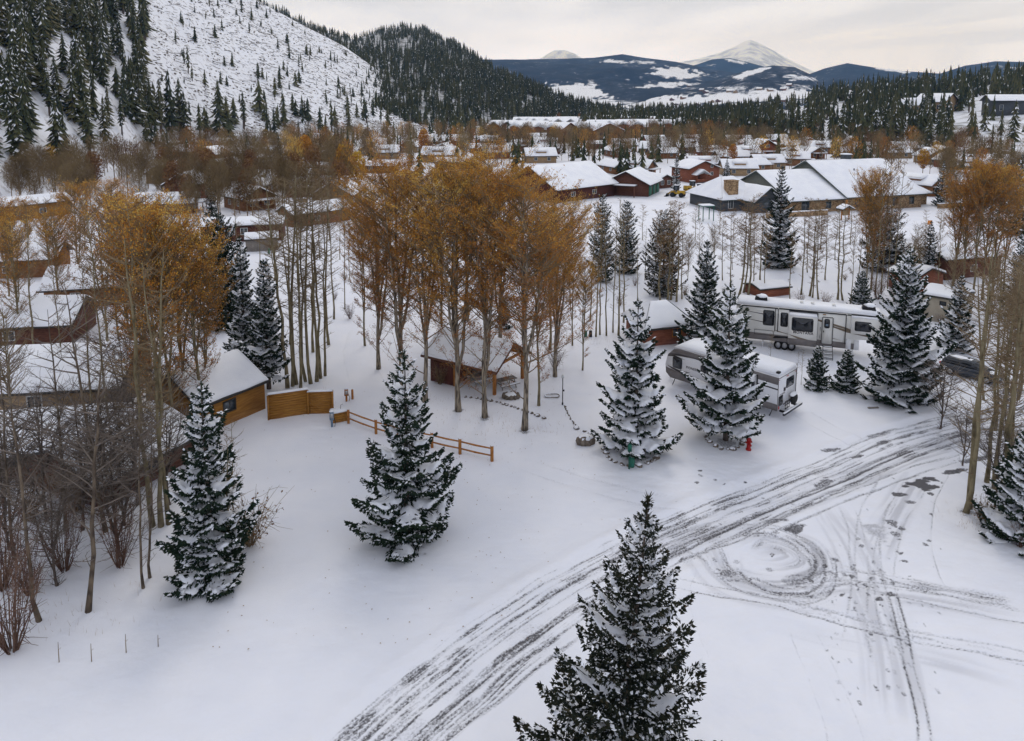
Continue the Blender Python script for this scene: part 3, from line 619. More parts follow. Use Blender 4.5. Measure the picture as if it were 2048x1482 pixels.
def door(root, w, d, face, u, ww, hh, m='woodlog', name='door', z0=0.0):
    b = MB(); z = z0 + hh / 2; c = {'S': (u, -d / 2 - .03, z), 'N': (u, d / 2 + .03, z), 'E': (w / 2 + .03, u, z), 'W': (-w / 2 - .03, u, z)}[face]
    b.box(c, (ww, .06, hh) if face in 'SN' else (.06, ww, hh)); return b.build(name, M[m], root)
def chimney(root, x, y, z0, z1, sx=.7, sy=.7, m='stone', name='chimney', cap=True):
    b = MB().box((x, y, (z0 + z1) / 2), (sx, sy, z1 - z0))
    if cap: b.box((x, y, z1 + .05), (sx + .15, sy + .15, .1)); b.box((x, y, z1 + .2), (sx + .05, sy + .05, .2), m=1, taper=.8)
    return b.build(name, [M[m], M['roofsnow']], root)
def frame(A, B, depth, along):
    "root placement for a house whose front runs from A to B (world xy, left to right); along: ridge parallel to the front"
    A = np.array(A); B = np.array(B); e = (B - A) / np.linalg.norm(B - A); L = np.linalg.norm(B - A); aw = np.array([-e[1], e[0]])
    c = (A + B) / 2 + aw * depth / 2
    rz = math.atan2(aw[1], aw[0]) if along else math.atan2(e[1], e[0])
    return c, rz, L
def house(name, A, B, depth, along, wh, rh, wall, label, cat='cabin', group=None, wins=(), over=.5, snow=.28, hip=0.0, z=None, fascia='fascia', asym=0.0, doors=(), chim=None, trim='trimw', world=False):
    if not world: A, B = gp(*A), gp(*B)
    c, rz, L = frame(A, B, depth, along); w, d = (depth, L) if along else (L, depth)
    r = empty(name, (c[0], c[1], gz(*c) if z is None else z), rz, label, cat, group)
    walls(r, w, d, wh, rh, wall, asym=asym, hip=hip > 0); roof_parts(r, w, d, wh, rh, over, snow, hip=hip, fascia=fascia, asym=asym)
    for q in wins: window(r, w, d, *q, trim=trim)
    for q in doors: door(r, w, d, *q)
    if chim: chimney(r, *chim)
    return r, w, d
# --- near left yellow cabin
r, w, d = house('wooden_cabin', (402, 872), (531, 816), 7.0, True, 2.35, 1.75, 'woodochre', "ochre-yellow wooden cabin with a snowy roof, left of the wooden privacy fence", wins=[('W', .4, 1.45, 1.0, .8)], over=.3, snow=.2, trim='fascia')
# --- cabins among the left thicket
house('wooden_cabin', (205, 1018), (392, 915), 8.0, True, 1.9, 1.3, 'woodbrown', "brown cabin with wide snowy roof behind the left snowy spruce, nearest one", wins=[('W', 0, 1.4, 1.0, .9)], over=.6, trim='fascia')
house('wooden_cabin', (-60, 965), (190, 945), 6.0, True, 2.0, 1.3, 'woodbrown', "dark cabin with snowy roof half lost behind the lower left trunks", wins=[('W', 1, 1.4, 1.0, .9)], over=.6, trim='fascia')
house('wooden_cabin', (-40, 845), (235, 830), 8.0, True, 2.5, 2.0, 'woodtan', "cabin with a large snowy roof in the middle of the left thicket", wins=[('W', 1, 1.4, 1.0, .9)], over=.6)
house('wooden_cabin', (-60, 700), (140, 690), 7.0, True, 2.5, 1.8, 'woodbrown', "brown cabin with snowy roof at the left edge, third one up the thicket", wins=[('W', 1, 1.4, 1.0, .9)], over=.6)
house('wooden_cabin', (90, 620), (250, 610), 7.0, True, 2.6, 1.8, 'woodlog', "brown cabin with snow-patched roof behind the rusty trees on the left", wins=[('W', 1, 1.4, 1.0, .9)], over=.6)
house('wooden_cabin', (-50, 560), (110, 552), 6.5, True, 2.8, 1.6, 'woodlog', "low ochre cabin by the left edge, in front of the long ochre one", wins=[('W', 1, 1.4, 1.0, .9)], over=.6)
house('wooden_cabin', (-60, 452), (142, 428), 7.0, True, 3.3, 1.2, 'woodochre', "long ochre cabin with smooth white roof at the left edge under the dark forest", wins=[('W', 1, 1.6, 1.2, 1.0), ('W', -4, 1.6, 1.2, 1.0)], over=.7)
# --- red cabin and its grey shed
r, w, d = house('wooden_cabin', (402, 486), (565, 480), 5.5, True, 3.0, .9, 'woodmaroon', "long dark red cabin with flat snowy roof and white windows, left of the pathway", wins=[('W', 1.8, 1.9, 1.1, 1.1), ('W', -.4, 1.9, 1.1, 1.1), ('W', -4.5, 1.3, 1.4, .9)], over=.4)
house('garden_shed', (492, 504), (556, 500), 3.2, True, 2.1, .7, 'woodgrey', "grey shed with snowy roof in front of the long dark red cabin", 'shed', over=.25, snow=.22, doors=[('W', 1.2, 1.0, 1.8, 'woodgrey')])
house('wooden_cabin', (585, 455), (700, 440), 6.0, True, 2.7, 1.5, 'woodlog', "brown cabin with chimney and snowy roof right of the long dark red cabin", wins=[('W', 1, 1.4, 1.0, .9)], chim=(0, 2, 3, 5.2))
# --- picnic shelter
A = np.array(gp(862, 762)); B = np.array(gp(989, 795)); c, rz, L = frame(A, B, 4.6, True)
ps = empty('picnic_shelter', (c[0], c[1], gz(*c)), rz, "open brown picnic shelter with a snowy gable roof beneath the orange trees", 'shelter')
W_, D_ = 4.6, L
b = MB(); b.box((-W_ / 2, D_ / 2 - 1.3, 1.1), (.1, 2.6, 2.7)); b.box((0, D_ / 2, 1.1), (W_ - .1, .1, 2.7)); b.box((W_ / 2, D_ / 2 - 1.9, 1.1), (.1, 3.8, 2.7)); b.box((-.9, D_ / 2 - 2.6, 1.1), (2.7, .08, 2.5)); b.build('wall', M['woodmaroon'], ps)
for (x, y) in ((-W_ / 2, -D_ / 2), (W_ / 2, -D_ / 2), (-W_ / 2, D_ / 2 - 2.75), (W_ / 2, D_ / 2 - 3.95)):
    MB().box((x, y, 1.1), (.24, .24, 2.9)).build('post', M['woodpost'], ps)
b = MB(); b.box((-W_ / 2, 0, 2.52), (.2, D_ + .3, .26)); b.box((W_ / 2, 0, 2.52), (.2, D_ + .3, .26)); b.box((0, -D_ / 2, 2.56), (W_ - .2, .16, .2)); b.prism([(-W_ / 2, 2.66), (W_ / 2, 2.66), (0, 4.0)], D_ / 2 - .05, D_ / 2 + .05); b.build('beam', M['woodpost'], ps)
roof_parts(ps, W_, D_, 2.62, 1.4, .65, .2, fascia='woodbrown')
# --- snowy hut between the spruces and low roofs beyond
r, w, d = house('garden_hut', (1292, 694), (1380, 684), 4.6, True, 2.2, 1.6, 'woodred', "small red-brown hut with thick snowy hip roof left of the white trailer", 'hut', hip=2.0, over=.45, snow=.3, wins=[('W', -1.0, 1.3, 1.0, .8)], trim='woodpost')
house('garden_shed', (1520, 596), (1580, 590), 3.2, True, 1.1, .35, 'woodred', "low red-brown shed with snowy roof behind the long trailer's roof", 'shed', over=.2, snow=.12)
house('wooden_cabin', (1760, 530), (1850, 556), 5, True, 2.6, 1.2, 'woodlog', "brown cabin with snowy gable roof behind the purplish bushes at the right", wins=[('W', 0, 1.4, 1.0, .9)])
house('garden_shed', (1832, 585), (1885, 575), 4.0, False, 2.1, .9, 'woodred', "small shed with clean snowy roof and red eaves right of the cone-topped spruce", 'shed', over=.3)
r, w, d = house('storage_building', (1842, 640), (1925, 655), 5.0, True, 2.9, .5, 'stuccogrey', "tan box building with flat snowy roof behind the tall snow-laden spruce", 'shed', over=.15, wins=[('W', 0, 2.3, .5, .3)], trim='black')
house('wooden_cabin', (1890, 560), (2000, 550), 6, True, 3.0, 1.2, 'woodbrown', "dark brown cabin behind the twiggy thicket at the right", wins=[('W', 0, 1.4, 1.0, .9)])
# --- barn, garage
O = np.array([11.0, 178.0])
r, w, d = house('barn', tuple(O), tuple(O + np.array([16.5, 14.8])), 19.0, True, 3.6, 5.0, 'woodmaroon', "large maroon barn with a broad smooth snowy roof left of the garage", 'barn', over=.9, snow=.3, world=True, z=0, wins=[('W', 5, 1.8, 1.4, 1.0), ('W', -3, 1.8, 1.4, 1.0)])
MB().box((0, d / 2 + .06, 1.7), (4.0, .1, 3.4)).build('door', M['woodochre'], r)
r, w, d = house('garage', (25.2, 195.5), (36.0, 190.5), 13.0, False, 3.4, 3.0, 'woodbrown', "brown gable garage with green side doors right of the barn", 'garage', over=.9, snow=.28, world=True, z=0)
for k in range(3): MB().box((w / 2 + .06, -d / 2 + 2.4 + k * 4.1, 1.5), (.1, 3.0, 2.9)).build('garage_door', M['greend'], r)
roofm = MB(); roofm.box((-1.0, -d / 2 - 1.6, 2.9), (8.4, 3.0, .14)); cpy = roofm.build('canopy', M['fascia'], r); MB().box((-1.0, -d / 2 - 1.6, 3.1), (8.3, 2.9, .22), taper=.97).build('snow', M['roofsnow'], cpy)
for x in (-5, 3): MB().box((x, -d / 2 - 2.9, 1.4), (.25, .25, 2.8)).build('post', M['woodbrown'], r)
# --- the lodge
ex = np.array([.95, .31]); O = np.array([77.0, 165.0]); LR = math.atan2(ex[1], ex[0])
lodge = empty('stone_lodge', (O[0], O[1], 0), LR, "big stone-walled lodge with two steep snowy roofs and grey-green gable", 'lodge')
def wing(x0, x1, y0, y1, wh, rh, wm, gable=None, hip=0.0, fas='fasciag', over=.9, along_x=True, name='wing', snow=.3):
    wgt = empty(name) ; wgt.parent = lodge; wgt.location = ((x0 + x1) / 2, (y0 + y1) / 2, 0)
    if along_x: wgt.rotation_euler = (0, 0, R(-90)); w_, d_ = y1 - y0, x1 - x0
    else: w_, d_ = x1 - x0, y1 - y0
    P = [(-w_ / 2, -.3), (w_ / 2, -.3), (w_ / 2, wh), (-w_ / 2, wh)]
    MB().prism(P, -d_ / 2, d_ / 2).build('wall', M[wm], wgt)
    if gable: MB().prism([(-w_ / 2, wh + .003), (w_ / 2, wh + .003), (0, wh + rh)], -d_ / 2 + .02, d_ / 2 - .02).build('gable', M[gable], wgt)
    roof_parts(wgt, w_, d_, wh, rh, over, snow, hip=hip, fascia=fas)
    return wgt, w_, d_
def lw(p, w_, d_, *a, **k): return window(p, w_, d_, *a, **k)
W4, w_, d_ = wing(0, 22, 0, 27, 3.6, 7.0, 'stone', 'greysid')
for q in (-8, -4, 3, 8): lw(W4, w_, d_, 'E', q, 1.8, 1.3, 1.6, trim='fasciag')
W3, w_, d_ = wing(-15, -.4, .8, 24, 3.2, 5.4, 'stone', 'greysid'); lw(W3, w_, d_, 'E', -3.2, 1.6, 2.0, 2.0, trim='greysid'); lw(W3, w_, d_, 'E', 3.2, 1.6, 1.4, 1.4, trim='greysid')
W1, w_, d_ = wing(-27, -15.6, 9, 23, 3.0, 4.0, 'darksid', None, hip=5.0); lw(W1, w_, d_, 'E', -3.6, 1.5, 1.2, 1.8); lw(W1, w_, d_, 'N', 0, 1.5, 1.2, 1.8)
W2, w_, d_ = wing(-21.5, -14.5, 4.5, 14, 3.0, 2.6, 'darksid', 'darksid', along_x=False, fas='fasciag'); lw(W2, w_, d_, 'S', 0, 1.6, 2.4, 1.6, trim='fasciag')
W5, w_, d_ = wing(22.2, 27, 3, 22, 3.0, 3.4, 'stone', None, hip=2.2)
b = MB().box((-24, 10.4, 3.2), (2.6, 2.0, 7.2)).box((-24, 10.4, 6.9), (2.8, 2.2, .2)); b.build('chimney', M['stone'], lodge)
b = MB().box((12.5, 14.6, 11.0), (1.8, 1.8, 1.6)); cu = b.build('cupola', M['darksid'], lodge); MB().box((12.5, 14.6, 11.95), (2.3, 2.3, .3), taper=.7).build('snow', M['roofsnow'], cu)
for (x, y) in ((9.5, 8.5), (17, 6)): MB().cyl((x, y, 3.6 + 7 * y / 13.5 + .3), .14, .6, 8).build('vent_pipe', M['black'], lodge)
MB().box((-1.6, -1.6, 1.5), (.3, .3, 3.0)).build('post', M['woodpost'], lodge)
for q, (x0, x1, y) in enumerate([(-24, -8, 1.2), (24, 36, 1.0)]):
    c = O + ex * (x0 + x1) / 2 + np.array([-ex[1], ex[0]]) * (y - 4)
    t_ = empty('garden_wall', (c[0], c[1], 0), LR, ["low stone garden wall with snow on top at the lodge's left front", "low stone garden wall with snow on top at the lodge's right end"][q], 'wall')
    MB().box((0, 0, .45), (x1 - x0, .5, 1.3)).build('wall', M['stone'], t_); MB().box((0, 0, 1.18), (x1 - x0, .6, .15)).build('snow', M['roofsnow'], t_)
# --- small trail kiosk in front of the lodge
k_ = empty('notice_kiosk', (*gp(1690, 440), 0), .2, "small orange-posted kiosk with snowy roof in front of the lodge", 'kiosk')
for x in (-.9, .9): MB().box((x, 0, 1.3), (.2, .2, 2.8)).build('post', M['woodpost'], k_)
MB().box((0, 0, 1.6), (1.5, .08, 1.1)).build('board', M['woodtan'], k_); roof_parts(k_, 2.2, 1.6, 2.5, .6, .4, .22)
# --- two-storey red cabin and neighbours
r, w, d = house('wooden_house', (1378, 365), (1438, 362), 9.5, False, 4.3, 2.2, 'woodred', "two-storey red cabin with small white windows and a porch, left of the lodge", 'house', wins=[('S', 2.8, 4.9, .8, .8), ('S', 2.8, 2.6, .9, 1.0), ('W', 1, 2.8, 1.0, 1.0), ('E', 0, 2.8, 1.0, 1.0)], over=.5)
pr = MB().box((-2.2, -d / 2 - 1.2, .5), (4.6, 2.4, .2)).box((-4.3, -d / 2 - 2.2, 1.4), (.2, .2, 2.2)).box((-.1, -d / 2 - 2.2, 1.4), (.2, .2, 2.2)).box((-2.2, -d / 2 - 2.3, 1.0), (4.2, .08, .5)).build('porch', M['woodred'], r)
b = MB().prism([(-4.9, 2.5), (-2.2, 4.1), (.5, 2.5), (.5, 2.7), (-2.2, 4.35), (-4.9, 2.7)], -d / 2 - 2.8, -d / 2 + .01); b.build('snow', M['roofsnow'], pr)
door(r, w, d, 'S', -2.2, 1.0, 2.0, 'woodbrown', z0=.6)
# ------------------------------------------------------------------ cabins of the valley town: six kinds, copied
PROTO = []
def cabin_proto(k, w, d, wh, rh, wall, dormer=False, porch=False, flat=False):
    r = empty('wooden_cabin', (0, -3000, 0)); walls(r, w, d, wh, rh, wall); ro = roof_parts(r, w, d, wh, rh, .6, .32)
    for (f, u) in (('S', -w * .22), ('S', w * .22), ('W', -d * .25), ('W', d * .2), ('E', -d * .25), ('E', d * .2)): window(r, w, d, f, u, 1.6, 1.1, 1.1, proud=.05)
    door(r, w, d, 'S', 0, .95, 2.05, 'woodbrown')
    if wh > 4: window(r, w, d, 'S', 0, 4.4, 1.2, 1.0)
    if dormer:
        b = MB().box((-w * .27, 0, wh + rh * .38), (w * .3, d * .34, rh * .8)); b.build('dormer', M[wall], r)
        MB().box((-w * .27, 0, wh + rh * .82), (w * .42, d * .42, .3), ry=-.22).build('dormer_roof', M['roofsnow'], r)
    if porch:
        MB().box((0, -d / 2 - 1.1, 2.35), (w * .8, 2.2, .12)).box((-w * .35, -d / 2 - 2.0, 1.1), (.18, .18, 2.4)).box((w * .35, -d / 2 - 2.0, 1.1), (.18, .18, 2.4)).build('porch', M[wall], r)
        MB().box((0, -d / 2 - 1.1, 2.55), (w * .82, 2.3, .26)).build('porch_snow', M['roofsnow'], r)
    if k % 2 == 0: chimney(r, w * .18, d * .2, wh, wh + rh + .5, .7, .7)
    PROTO.append(r); return r
cabin_proto(0, 7, 11, 2.8, 2.2, 'woodred', dormer=True); cabin_proto(1, 6.5, 12, 2.6, 1.8, 'woodlog', porch=True); cabin_proto(2, 8, 11, 2.8, 2.4, 'woodtan', dormer=True)
cabin_proto(3, 7, 9.5, 4.4, 2.2, 'woodred', porch=True); cabin_proto(4, 6, 12.5, 2.6, 1.2, 'woodbrown'); cabin_proto(5, 8, 10, 3.0, 2.2, 'woodlog', dormer=True, porch=True)
rt = random.Random(21)
TOWN = []
def cabin_row(lst, label, group):
    for (a, b_, k, rz) in lst:
        x, y = gp(a, b_); take(PROTO[k], (x, y, gz(x, y) - .02), rz, rt.uniform(1.0, 1.18), label, group, 'cabin'); TOWN.append((x, y))
CL = "small {} cabin with snow-covered roof, {}"
named = [(1500, 342, 1, 1.9, "brown cabin with snowy roof just left of the lodge's ridge"), (1475, 350, 2, 1.5, "cabin with stepped snowy roofs between red house and lodge"), (1405, 340, 0, 1.7, "brown dormered cabin right behind the two-storey red cabin"),
         (1300, 372, 4, .6, "dark cabin just behind the garage roof"), (1228, 345, 1, .4, "brown cabin behind the right end of the barn"), (1590, 330, 5, 1.2, "brown cabin with snowy dormer just above the lodge's left roof"), (1532, 338, 2, 1.7, "cabin with a snowy dormer directly left of the lodge's steep gable"),
         (1842, 388, 5, .5, "brown cabin with porch behind the lodge's right end"), (1905, 385, 4, 1.2, "long red-brown cabin right of the snow-flecked spruce by the lodge"), (1940, 372, 1, 1.4, "brown cabin above the round orange group at the right"), (1925, 345, 2, 1.2, "cabin with white roof and tan dormer above the orange group"),
         (1990, 360, 3, 1.3, "two-storey cabin near the right edge behind the orange group"), (350, 345, 0, 1.9, "brown cabin at the foot of the bare slope, leftmost of the town"), (590, 345, 2, .9, "cabin with bright snowy gable in front of the rust-coloured tree at left"), (500, 415, 5, .8, "cabin with porch behind the narrow dark spruce at left"),
         (335, 425, 1, 1.8, "brown cabin with curved snowy roof above the orange-gold trees"), (760, 345, 4, 1.5, "dark cabin with long white roof left of the big orange trees' tops"), (905, 336, 4, 1.6, "dark cabin with long white roof just above the big orange trees"), (1275, 350, 5, 1.0, "cabin behind the garage, right of the pines")]
for (a, b_, k, rz, lab) in named:
    x, y = gp(a, b_); take(PROTO[k], (x, y, gz(x, y)), rz, 1.0, lab, "named cabins of the valley town", 'cabin'); TOWN.append((x, y))
def zone(px0, px1, py0, py1, n, label, group, seed, kinds=(0, 1, 2, 3, 4, 5), mind=15.0):
    rr = random.Random(seed); out_ = []; tries = 0
    while len(out_) < n and tries < 4000:
        tries += 1; b_ = 190 + 1 / rr.uniform(1 / (py1 - 190), 1 / (py0 - 190)); a = rr.uniform(px0, px1); x, y = gp(a, b_)
        if any((x - u) ** 2 + ((y - v) * .8) ** 2 < mind ** 2 for u, v in TOWN): continue
        if 1020 < a < 1350 and b_ > 340: continue
        TOWN.append((x, y)); out_.append((a, b_, rr.choice(kinds), rr.choice([1.35, 1.55, 1.75, 0.2, -.1, 1.5]) + rr.uniform(-.2, .2)))
    cabin_row(out_, label, group)
zone(330, 560, 300, 345, 9, "brown cabin with snowy roof below the bare slope", "cabins below the bare slope", 1)
zone(560, 760, 292, 330, 11, "cabin with snowy roof left of the valley's middle", "cabins left of the valley's middle", 2)
zone(760, 1000, 285, 325, 14, "cabin with snowy roof above the orange cottonwoods", "cabins above the big orange trees", 3)
zone(340, 700, 355, 420, 9, "cabin with snowy roof behind the long dark red cabin", "cabins behind the long dark red cabin", 4)
zone(1010, 1330, 292, 325, 12, "cabin with snowy roof behind the barn and garage", "cabins behind the barn and garage", 5)
zone(1330, 1600, 290, 325, 16, "cabin with snowy roof behind the two-storey red one", "cabins behind the two-storey red cabin", 6)
zone(1600, 1860, 288, 318, 18, "cabin with snowy roof behind the lodge", "cabins behind the lodge", 7)
zone(1860, 2050, 290, 345, 11, "cabin with snowy roof at the town's right end", "cabins at the far right of town", 8)
# ------------------------------------------------------------------ apartment blocks up the valley
r = empty('apartment_block', (0, -3000, 0)); CON = r
W_, D_ = 15, 34; walls(r, W_, D_, 6.5, 3.2, 'woodtan'); roof_parts(r, W_, D_, 6.5, 3.2, 1.0, .4, fascia='woodred')
for y in (-12, -4, 4, 12):
    q = MB().prism([(y - 3, 5.0), (y + 3, 5.0), (y + 3, 7.2), (y, 9.2), (y - 3, 7.2)], -W_ / 2 - 1.2, 0); V = q.V[0]; q.V[0] = np.stack([V[:, 1], V[:, 0], V[:, 2]], 1); q.Q = [(a[:, ::-1], m) for a, m in q.Q]; q.T = [(a[:, ::-1], m) for a, m in q.T]
    g_ = q.build('dormer', M['woodred'], r)
    q = MB().prism([(y - 3.7, 6.9), (y, 9.4), (y + 3.7, 6.9), (y + 3.7, 7.3), (y, 9.85), (y - 3.7, 7.3)], -W_ / 2 - 1.8, 0); V = q.V[0]; q.V[0] = np.stack([V[:, 1], V[:, 0], V[:, 2]], 1); q.build('snow', M['roofsnow'], g_)
for y in np.linspace(-14, 14, 7):
    for z in (1.7, 4.5): window(r, W_, D_, 'W', y, z, 1.6, 1.5, trim='woodred', bars=False)
for x in (-4, 0, 4):
    for z in (1.7, 4.5): window(r, W_, D_, 'S', x, z, 1.6, 1.5, trim='woodred', bars=False)
con = [(1040, 276, 1.15, 1.0), (1110, 266, 1.3, 1.0), (1085, 281, .9, 1.0), (1190, 282, .3, 1.0), (1235, 274, 1.35, 1.0), (1290, 272, 1.5, 1.0), (1150, 257, 1.5, .9), (1215, 252, 1.4, .9), (1290, 256, 1.55, .9), (1345, 258, 1.2, .9), (1400, 262, 1.4, .9), (1350, 247, 1.5, .9), (1070, 258, 1.4, .9), (1420, 249, 1.6, .8)]
cl = ["leftmost brown-gabled apartment block with snowy roof up the valley", "long apartment block with red dormers behind the leftmost gable", "front apartment block with a pair of brown gables, left part of the row", "wide tan apartment block with stone-coloured gable front in the middle of the row", "apartment block with snowy roof right of the wide tan one", "apartment block at the right end of the front row, behind orange bushes"]
for i, (a, b_, rz, s) in enumerate(con):
    x, y = gp(a, b_); take(CON, (x, y, -.1), rz, s * 1.2, cl[i] if i < 6 else "apartment block with long snowy roof in the back row", "apartment blocks up the valley", 'apartment block'); TOWN.append((x, y))
# ------------------------------------------------------------------ houses on the right-hand hill and valley sides
def hill_house(L, a, b_, Yg, w, d, wh, rh, rz, wall, label, group=None):
    x, _, _ = at_y(a, b_, Yg); P = L.P.reshape(-1, 3); best = P[np.argmin(np.abs(P[:, 0] / P[:, 1] - (a - PX0) / FPX * 1.0) * 300 + np.abs(proj(P[:, 0], P[:, 1], P[:, 2])[1] - b_))]
    r = empty('hill_house', tuple(best), rz, label, 'house', group)
    MB().prism([(-w / 2, -4), (w / 2, -4), (w / 2, wh), (0, wh + rh), (-w / 2, wh)], -d / 2, d / 2).build('wall', M[wall], r); roof_parts(r, w, d, wh, rh, 1.2, .4)
    for u in (-w * .3, 0, w * .3): window(r, w, d, 'S', u, wh * .45, 1.8, wh * .4, bars=False)
    for u in (-d * .3, 0, d * .3): window(r, w, d, 'W', u, wh * .45, 1.8, wh * .4, bars=False)
    return r
hill_house(hillC, 1868, 223, 560, 15, 20, 7, 5, .5, 'woodtan', "large brown house with snowy gables on the wooded right-hand hill")
hill_house(hillC, 1822, 222, 560, 10, 16, 5, 4, 1.3, 'woodtan', "lower brown wing-like house left of the large one on the right-hand hill")
hill_house(hillC, 2020, 228, 520, 14, 26, 8, 3, 1.35, 'darksid', "dark house with white roof on the hill at the right edge")
hill_house(hillC, 1690, 190, 650, 12, 14, 3, 3, .4, 'woodbrown', "small house with snowy roof showing between the pines of the right-hand hill")
rr = random.Random(4)
for i in range(22):
    a = rr.uniform(1330, 1620); b_ = rr.uniform(172, 214)
    hill_house(m2, a, b_, 2500, 13, 17, 5, 4, rr.uniform(0, 3), rr.choice(['woodtan', 'woodbrown', 'woodlog']), "tiny snowy-roofed house below the peak", "tiny distant houses below the white peak")
# ------------------------------------------------------------------ trailers
def text_mesh(s, size, parent, mat_, loc, name='lettering', ext=.004, rot=(R(90), 0, 0), sx=1.0, bold=0.0):
    cu = bpy.data.curves.new(name, 'FONT'); cu.body = s; cu.size = size; cu.extrude = ext; cu.align_x = 'CENTER'; cu.align_y = 'CENTER'; cu.offset = bold
    cu.space_character = 1.15
    o = bpy.data.objects.new('tmp', cu); COL.objects.link(o); dg = bpy.context.evaluated_depsgraph_get(); me = bpy.data.meshes.new_from_object(o.evaluated_get(dg))
    bpy.data.objects.remove(o); me.materials.clear(); me.materials.append(mat_)
    t = bpy.data.objects.new(name, me); COL.objects.link(t); t.parent = parent; t.location = loc; t.rotation_euler = rot; t.scale = (sx, 1, 1); return t
def rrect(cx, cz, w, h, r=.12, n=4):
    P = []
    for (sx, sz, a0) in ((1, -1, -90), (1, 1, 0), (-1, 1, 90), (-1, -1, 180)):
        for k in range(n + 1):
            a = R(a0 + 90 * k / n); P.append((cx + sx * (w / 2 - r) + r * math.cos(a), cz + sz * (h / 2 - r) + r * math.sin(a)))
    return P
def side_window(root, cx, cz, w, h, y, name='window', fr='black', r=.1, rear=None, parent=None):
    "rounded dark window set in a frame on the near side (facing -y)"
    m = MB(); m.prism(rrect(cx, cz, w + .1, h + .1, r + .04), y - .02, y + .01, m=0); m.prism(rrect(cx, cz, w, h, r), y - .032, y - .018, m=1)
    if rear is not None: V = [v for v in m.V]; m.V = [np.stack([rear + (-(v[:, 1] - y)), v[:, 0], v[:, 2]], 1) for v in V]
    return m.build(name, [M[fr], M['glass']], parent or root)
def decal(root, P, y, mat_, name='stripe'):
    return MB().prism(P, y - .008, y - .001).build(name, M[mat_], root)
def wheel(root, x, y, r=.37, w=.24, rim='steel', name='wheel'):
    an = np.linspace(0, 2 * np.pi, 25)[:-1]
    t = MB(); t.prism([(x + r * math.cos(a), r + r * math.sin(a)) for a in an], y - w / 2, y + w / 2); tr = t.build(name, M['rubber'], root)
    MB().prism([(x + r * .6 * math.cos(a), r + r * .6 * math.sin(a)) for a in an], y - w / 2 - .012, y - w / 2 + .03).build('rim', M[rim], tr); return tr
# white travel trailer
A = np.array(gp(1334, 765)); B = np.array(gp(1557, 838)); e = (B - A) / np.linalg.norm(B - A); Lt = float(np.linalg.norm(B - A)); c = (A + B) / 2 + np.array([-e[1], e[0]]) * 1.27
tr = empty('travel_trailer', (c[0], c[1], gz(*c)), math.atan2(e[1], e[0]), "white travel trailer with grey bands and snowy roof, lettered on its side", 'trailer'); tr.scale = (1, 1.3, 1.14)
h_ = Lt / 2; yn = -1.25; FL, TP = .62, 3.12
body = [(-h_ + .55, FL), (h_, FL), (h_, TP - .06), (h_ - .1, TP), (-h_ + 1.5, TP), (-h_ + .9, TP - .12), (-h_ + .25, 2.45), (-h_ + .02, 1.6), (-h_ + .1, .95)]
MB().prism(body, yn, -yn).build('body', M['rvwhite'], tr)
b = MB(); zt = TP + .005
P = [(-h_ + .8, zt - .06), (-h_ + 1.5, zt), (h_ - .02, zt), (h_ + .02, zt + .1), (h_ - .15, zt + .24), (-h_ + 1.7, zt + .26), (-h_ + .95, zt + .1)]
b.prism(P, yn + .03, -yn - .03); b.build('snow', M['roofsnow'], tr, smooth=False)
decal(tr, [(-h_ + .55, FL), (h_, FL), (h_, FL + .48), (h_ - 2, FL + .46), (-h_ + 2.6, FL + .55), (-h_ + .06, FL + .75), (-h_ + .1, .95)], yn, 'rvgrey', 'lower_band')
decal(tr, [(-h_ + .28, 2.44), (-h_ + 1.4, 2.72), (-h_ + 4.2, 2.62), (h_, 2.52), (h_, TP - .08), (-h_ + 1.5, TP - .01), (-h_ + .88, TP - .13)], yn, 'rvgrey', 'upper_band')
decal(tr, [(-h_ + .22, 2.30), (-h_ + 1.0, 2.42), (-h_ + 2.0, 2.36), (-h_ + 1.0, 2.5), (-h_ + .3, 2.42)], yn - .004, 'rvdark')
decal(tr, [(-h_ + .2, 1.55), (-h_ + 1.5, 1.40), (-h_ + 2.6, 1.48), (-h_ + 1.9, 1.32), (-h_ + 4.3, 1.05), (-h_ + 2.6, 1.10), (-h_ + .7, 1.36)], yn - .004, 'rvdark')
decal(tr, [(h_ - 1.9, 2.18), (h_, 2.14), (h_, 2.24), (h_ - 1.9, 2.26)], yn - .004, 'rvdark')
side_window(tr, -h_ + 1.25, 1.95, .85, .78, yn - .002)
side_window(tr, -h_ + 3.9, 2.0, .5, .6, yn - .002); side_window(tr, -.9, 1.95, 1.0, .75, yn - .002)
text_mesh("PIONEER", .27, tr, M['rvdark'], (-h_ + 2.75, yn - .006, 1.82), bold=.006)
b = MB(); b.prism(rrect(-h_ + 3.9 + .9, 1.65, .72, 1.85, .08), yn - .03, yn + .01); dr = b.build('door', M['rvwhite'], tr); side_window(tr, -h_ + 4.8, 2.2, .35, .45, yn - .034, parent=dr, name='door_window')
SX = h_ - 3.3
b = MB(); b.box((SX, yn - .5, 1.80), (3.0, 1.0, 1.9)); so_ = b.build('slide_out', M['rvwhite'], tr); 
b = MB(); b.box((SX, yn - 1.004, 1.1), (3.0, .01, .45)); b.build('lower_band', M['rvgrey'], so_)
b = MB(); b.box((SX + 1.56, yn - .02, 1.8), (.07, .06, 2.05)); b.box((SX + 1.505, yn - .97, 1.8), (.03, .04, 1.9)); b.box((SX, yn - .02, 2.80), (3.2, .06, .08)); b.build('flange', M['black'], so_)
MB().box((SX, yn - .5, 2.82), (3.0, .98, .1), taper=.97).build('snow', M['roofsnow'], so_)
side_window(tr, SX - .2, 2.1, 1.5, .7, yn - 1.008, parent=so_); m = MB(); m.box((SX + 1.507, yn - .5, 2.08), (.02, .42, .75)); m.build('side_window', M['glass'], so_)
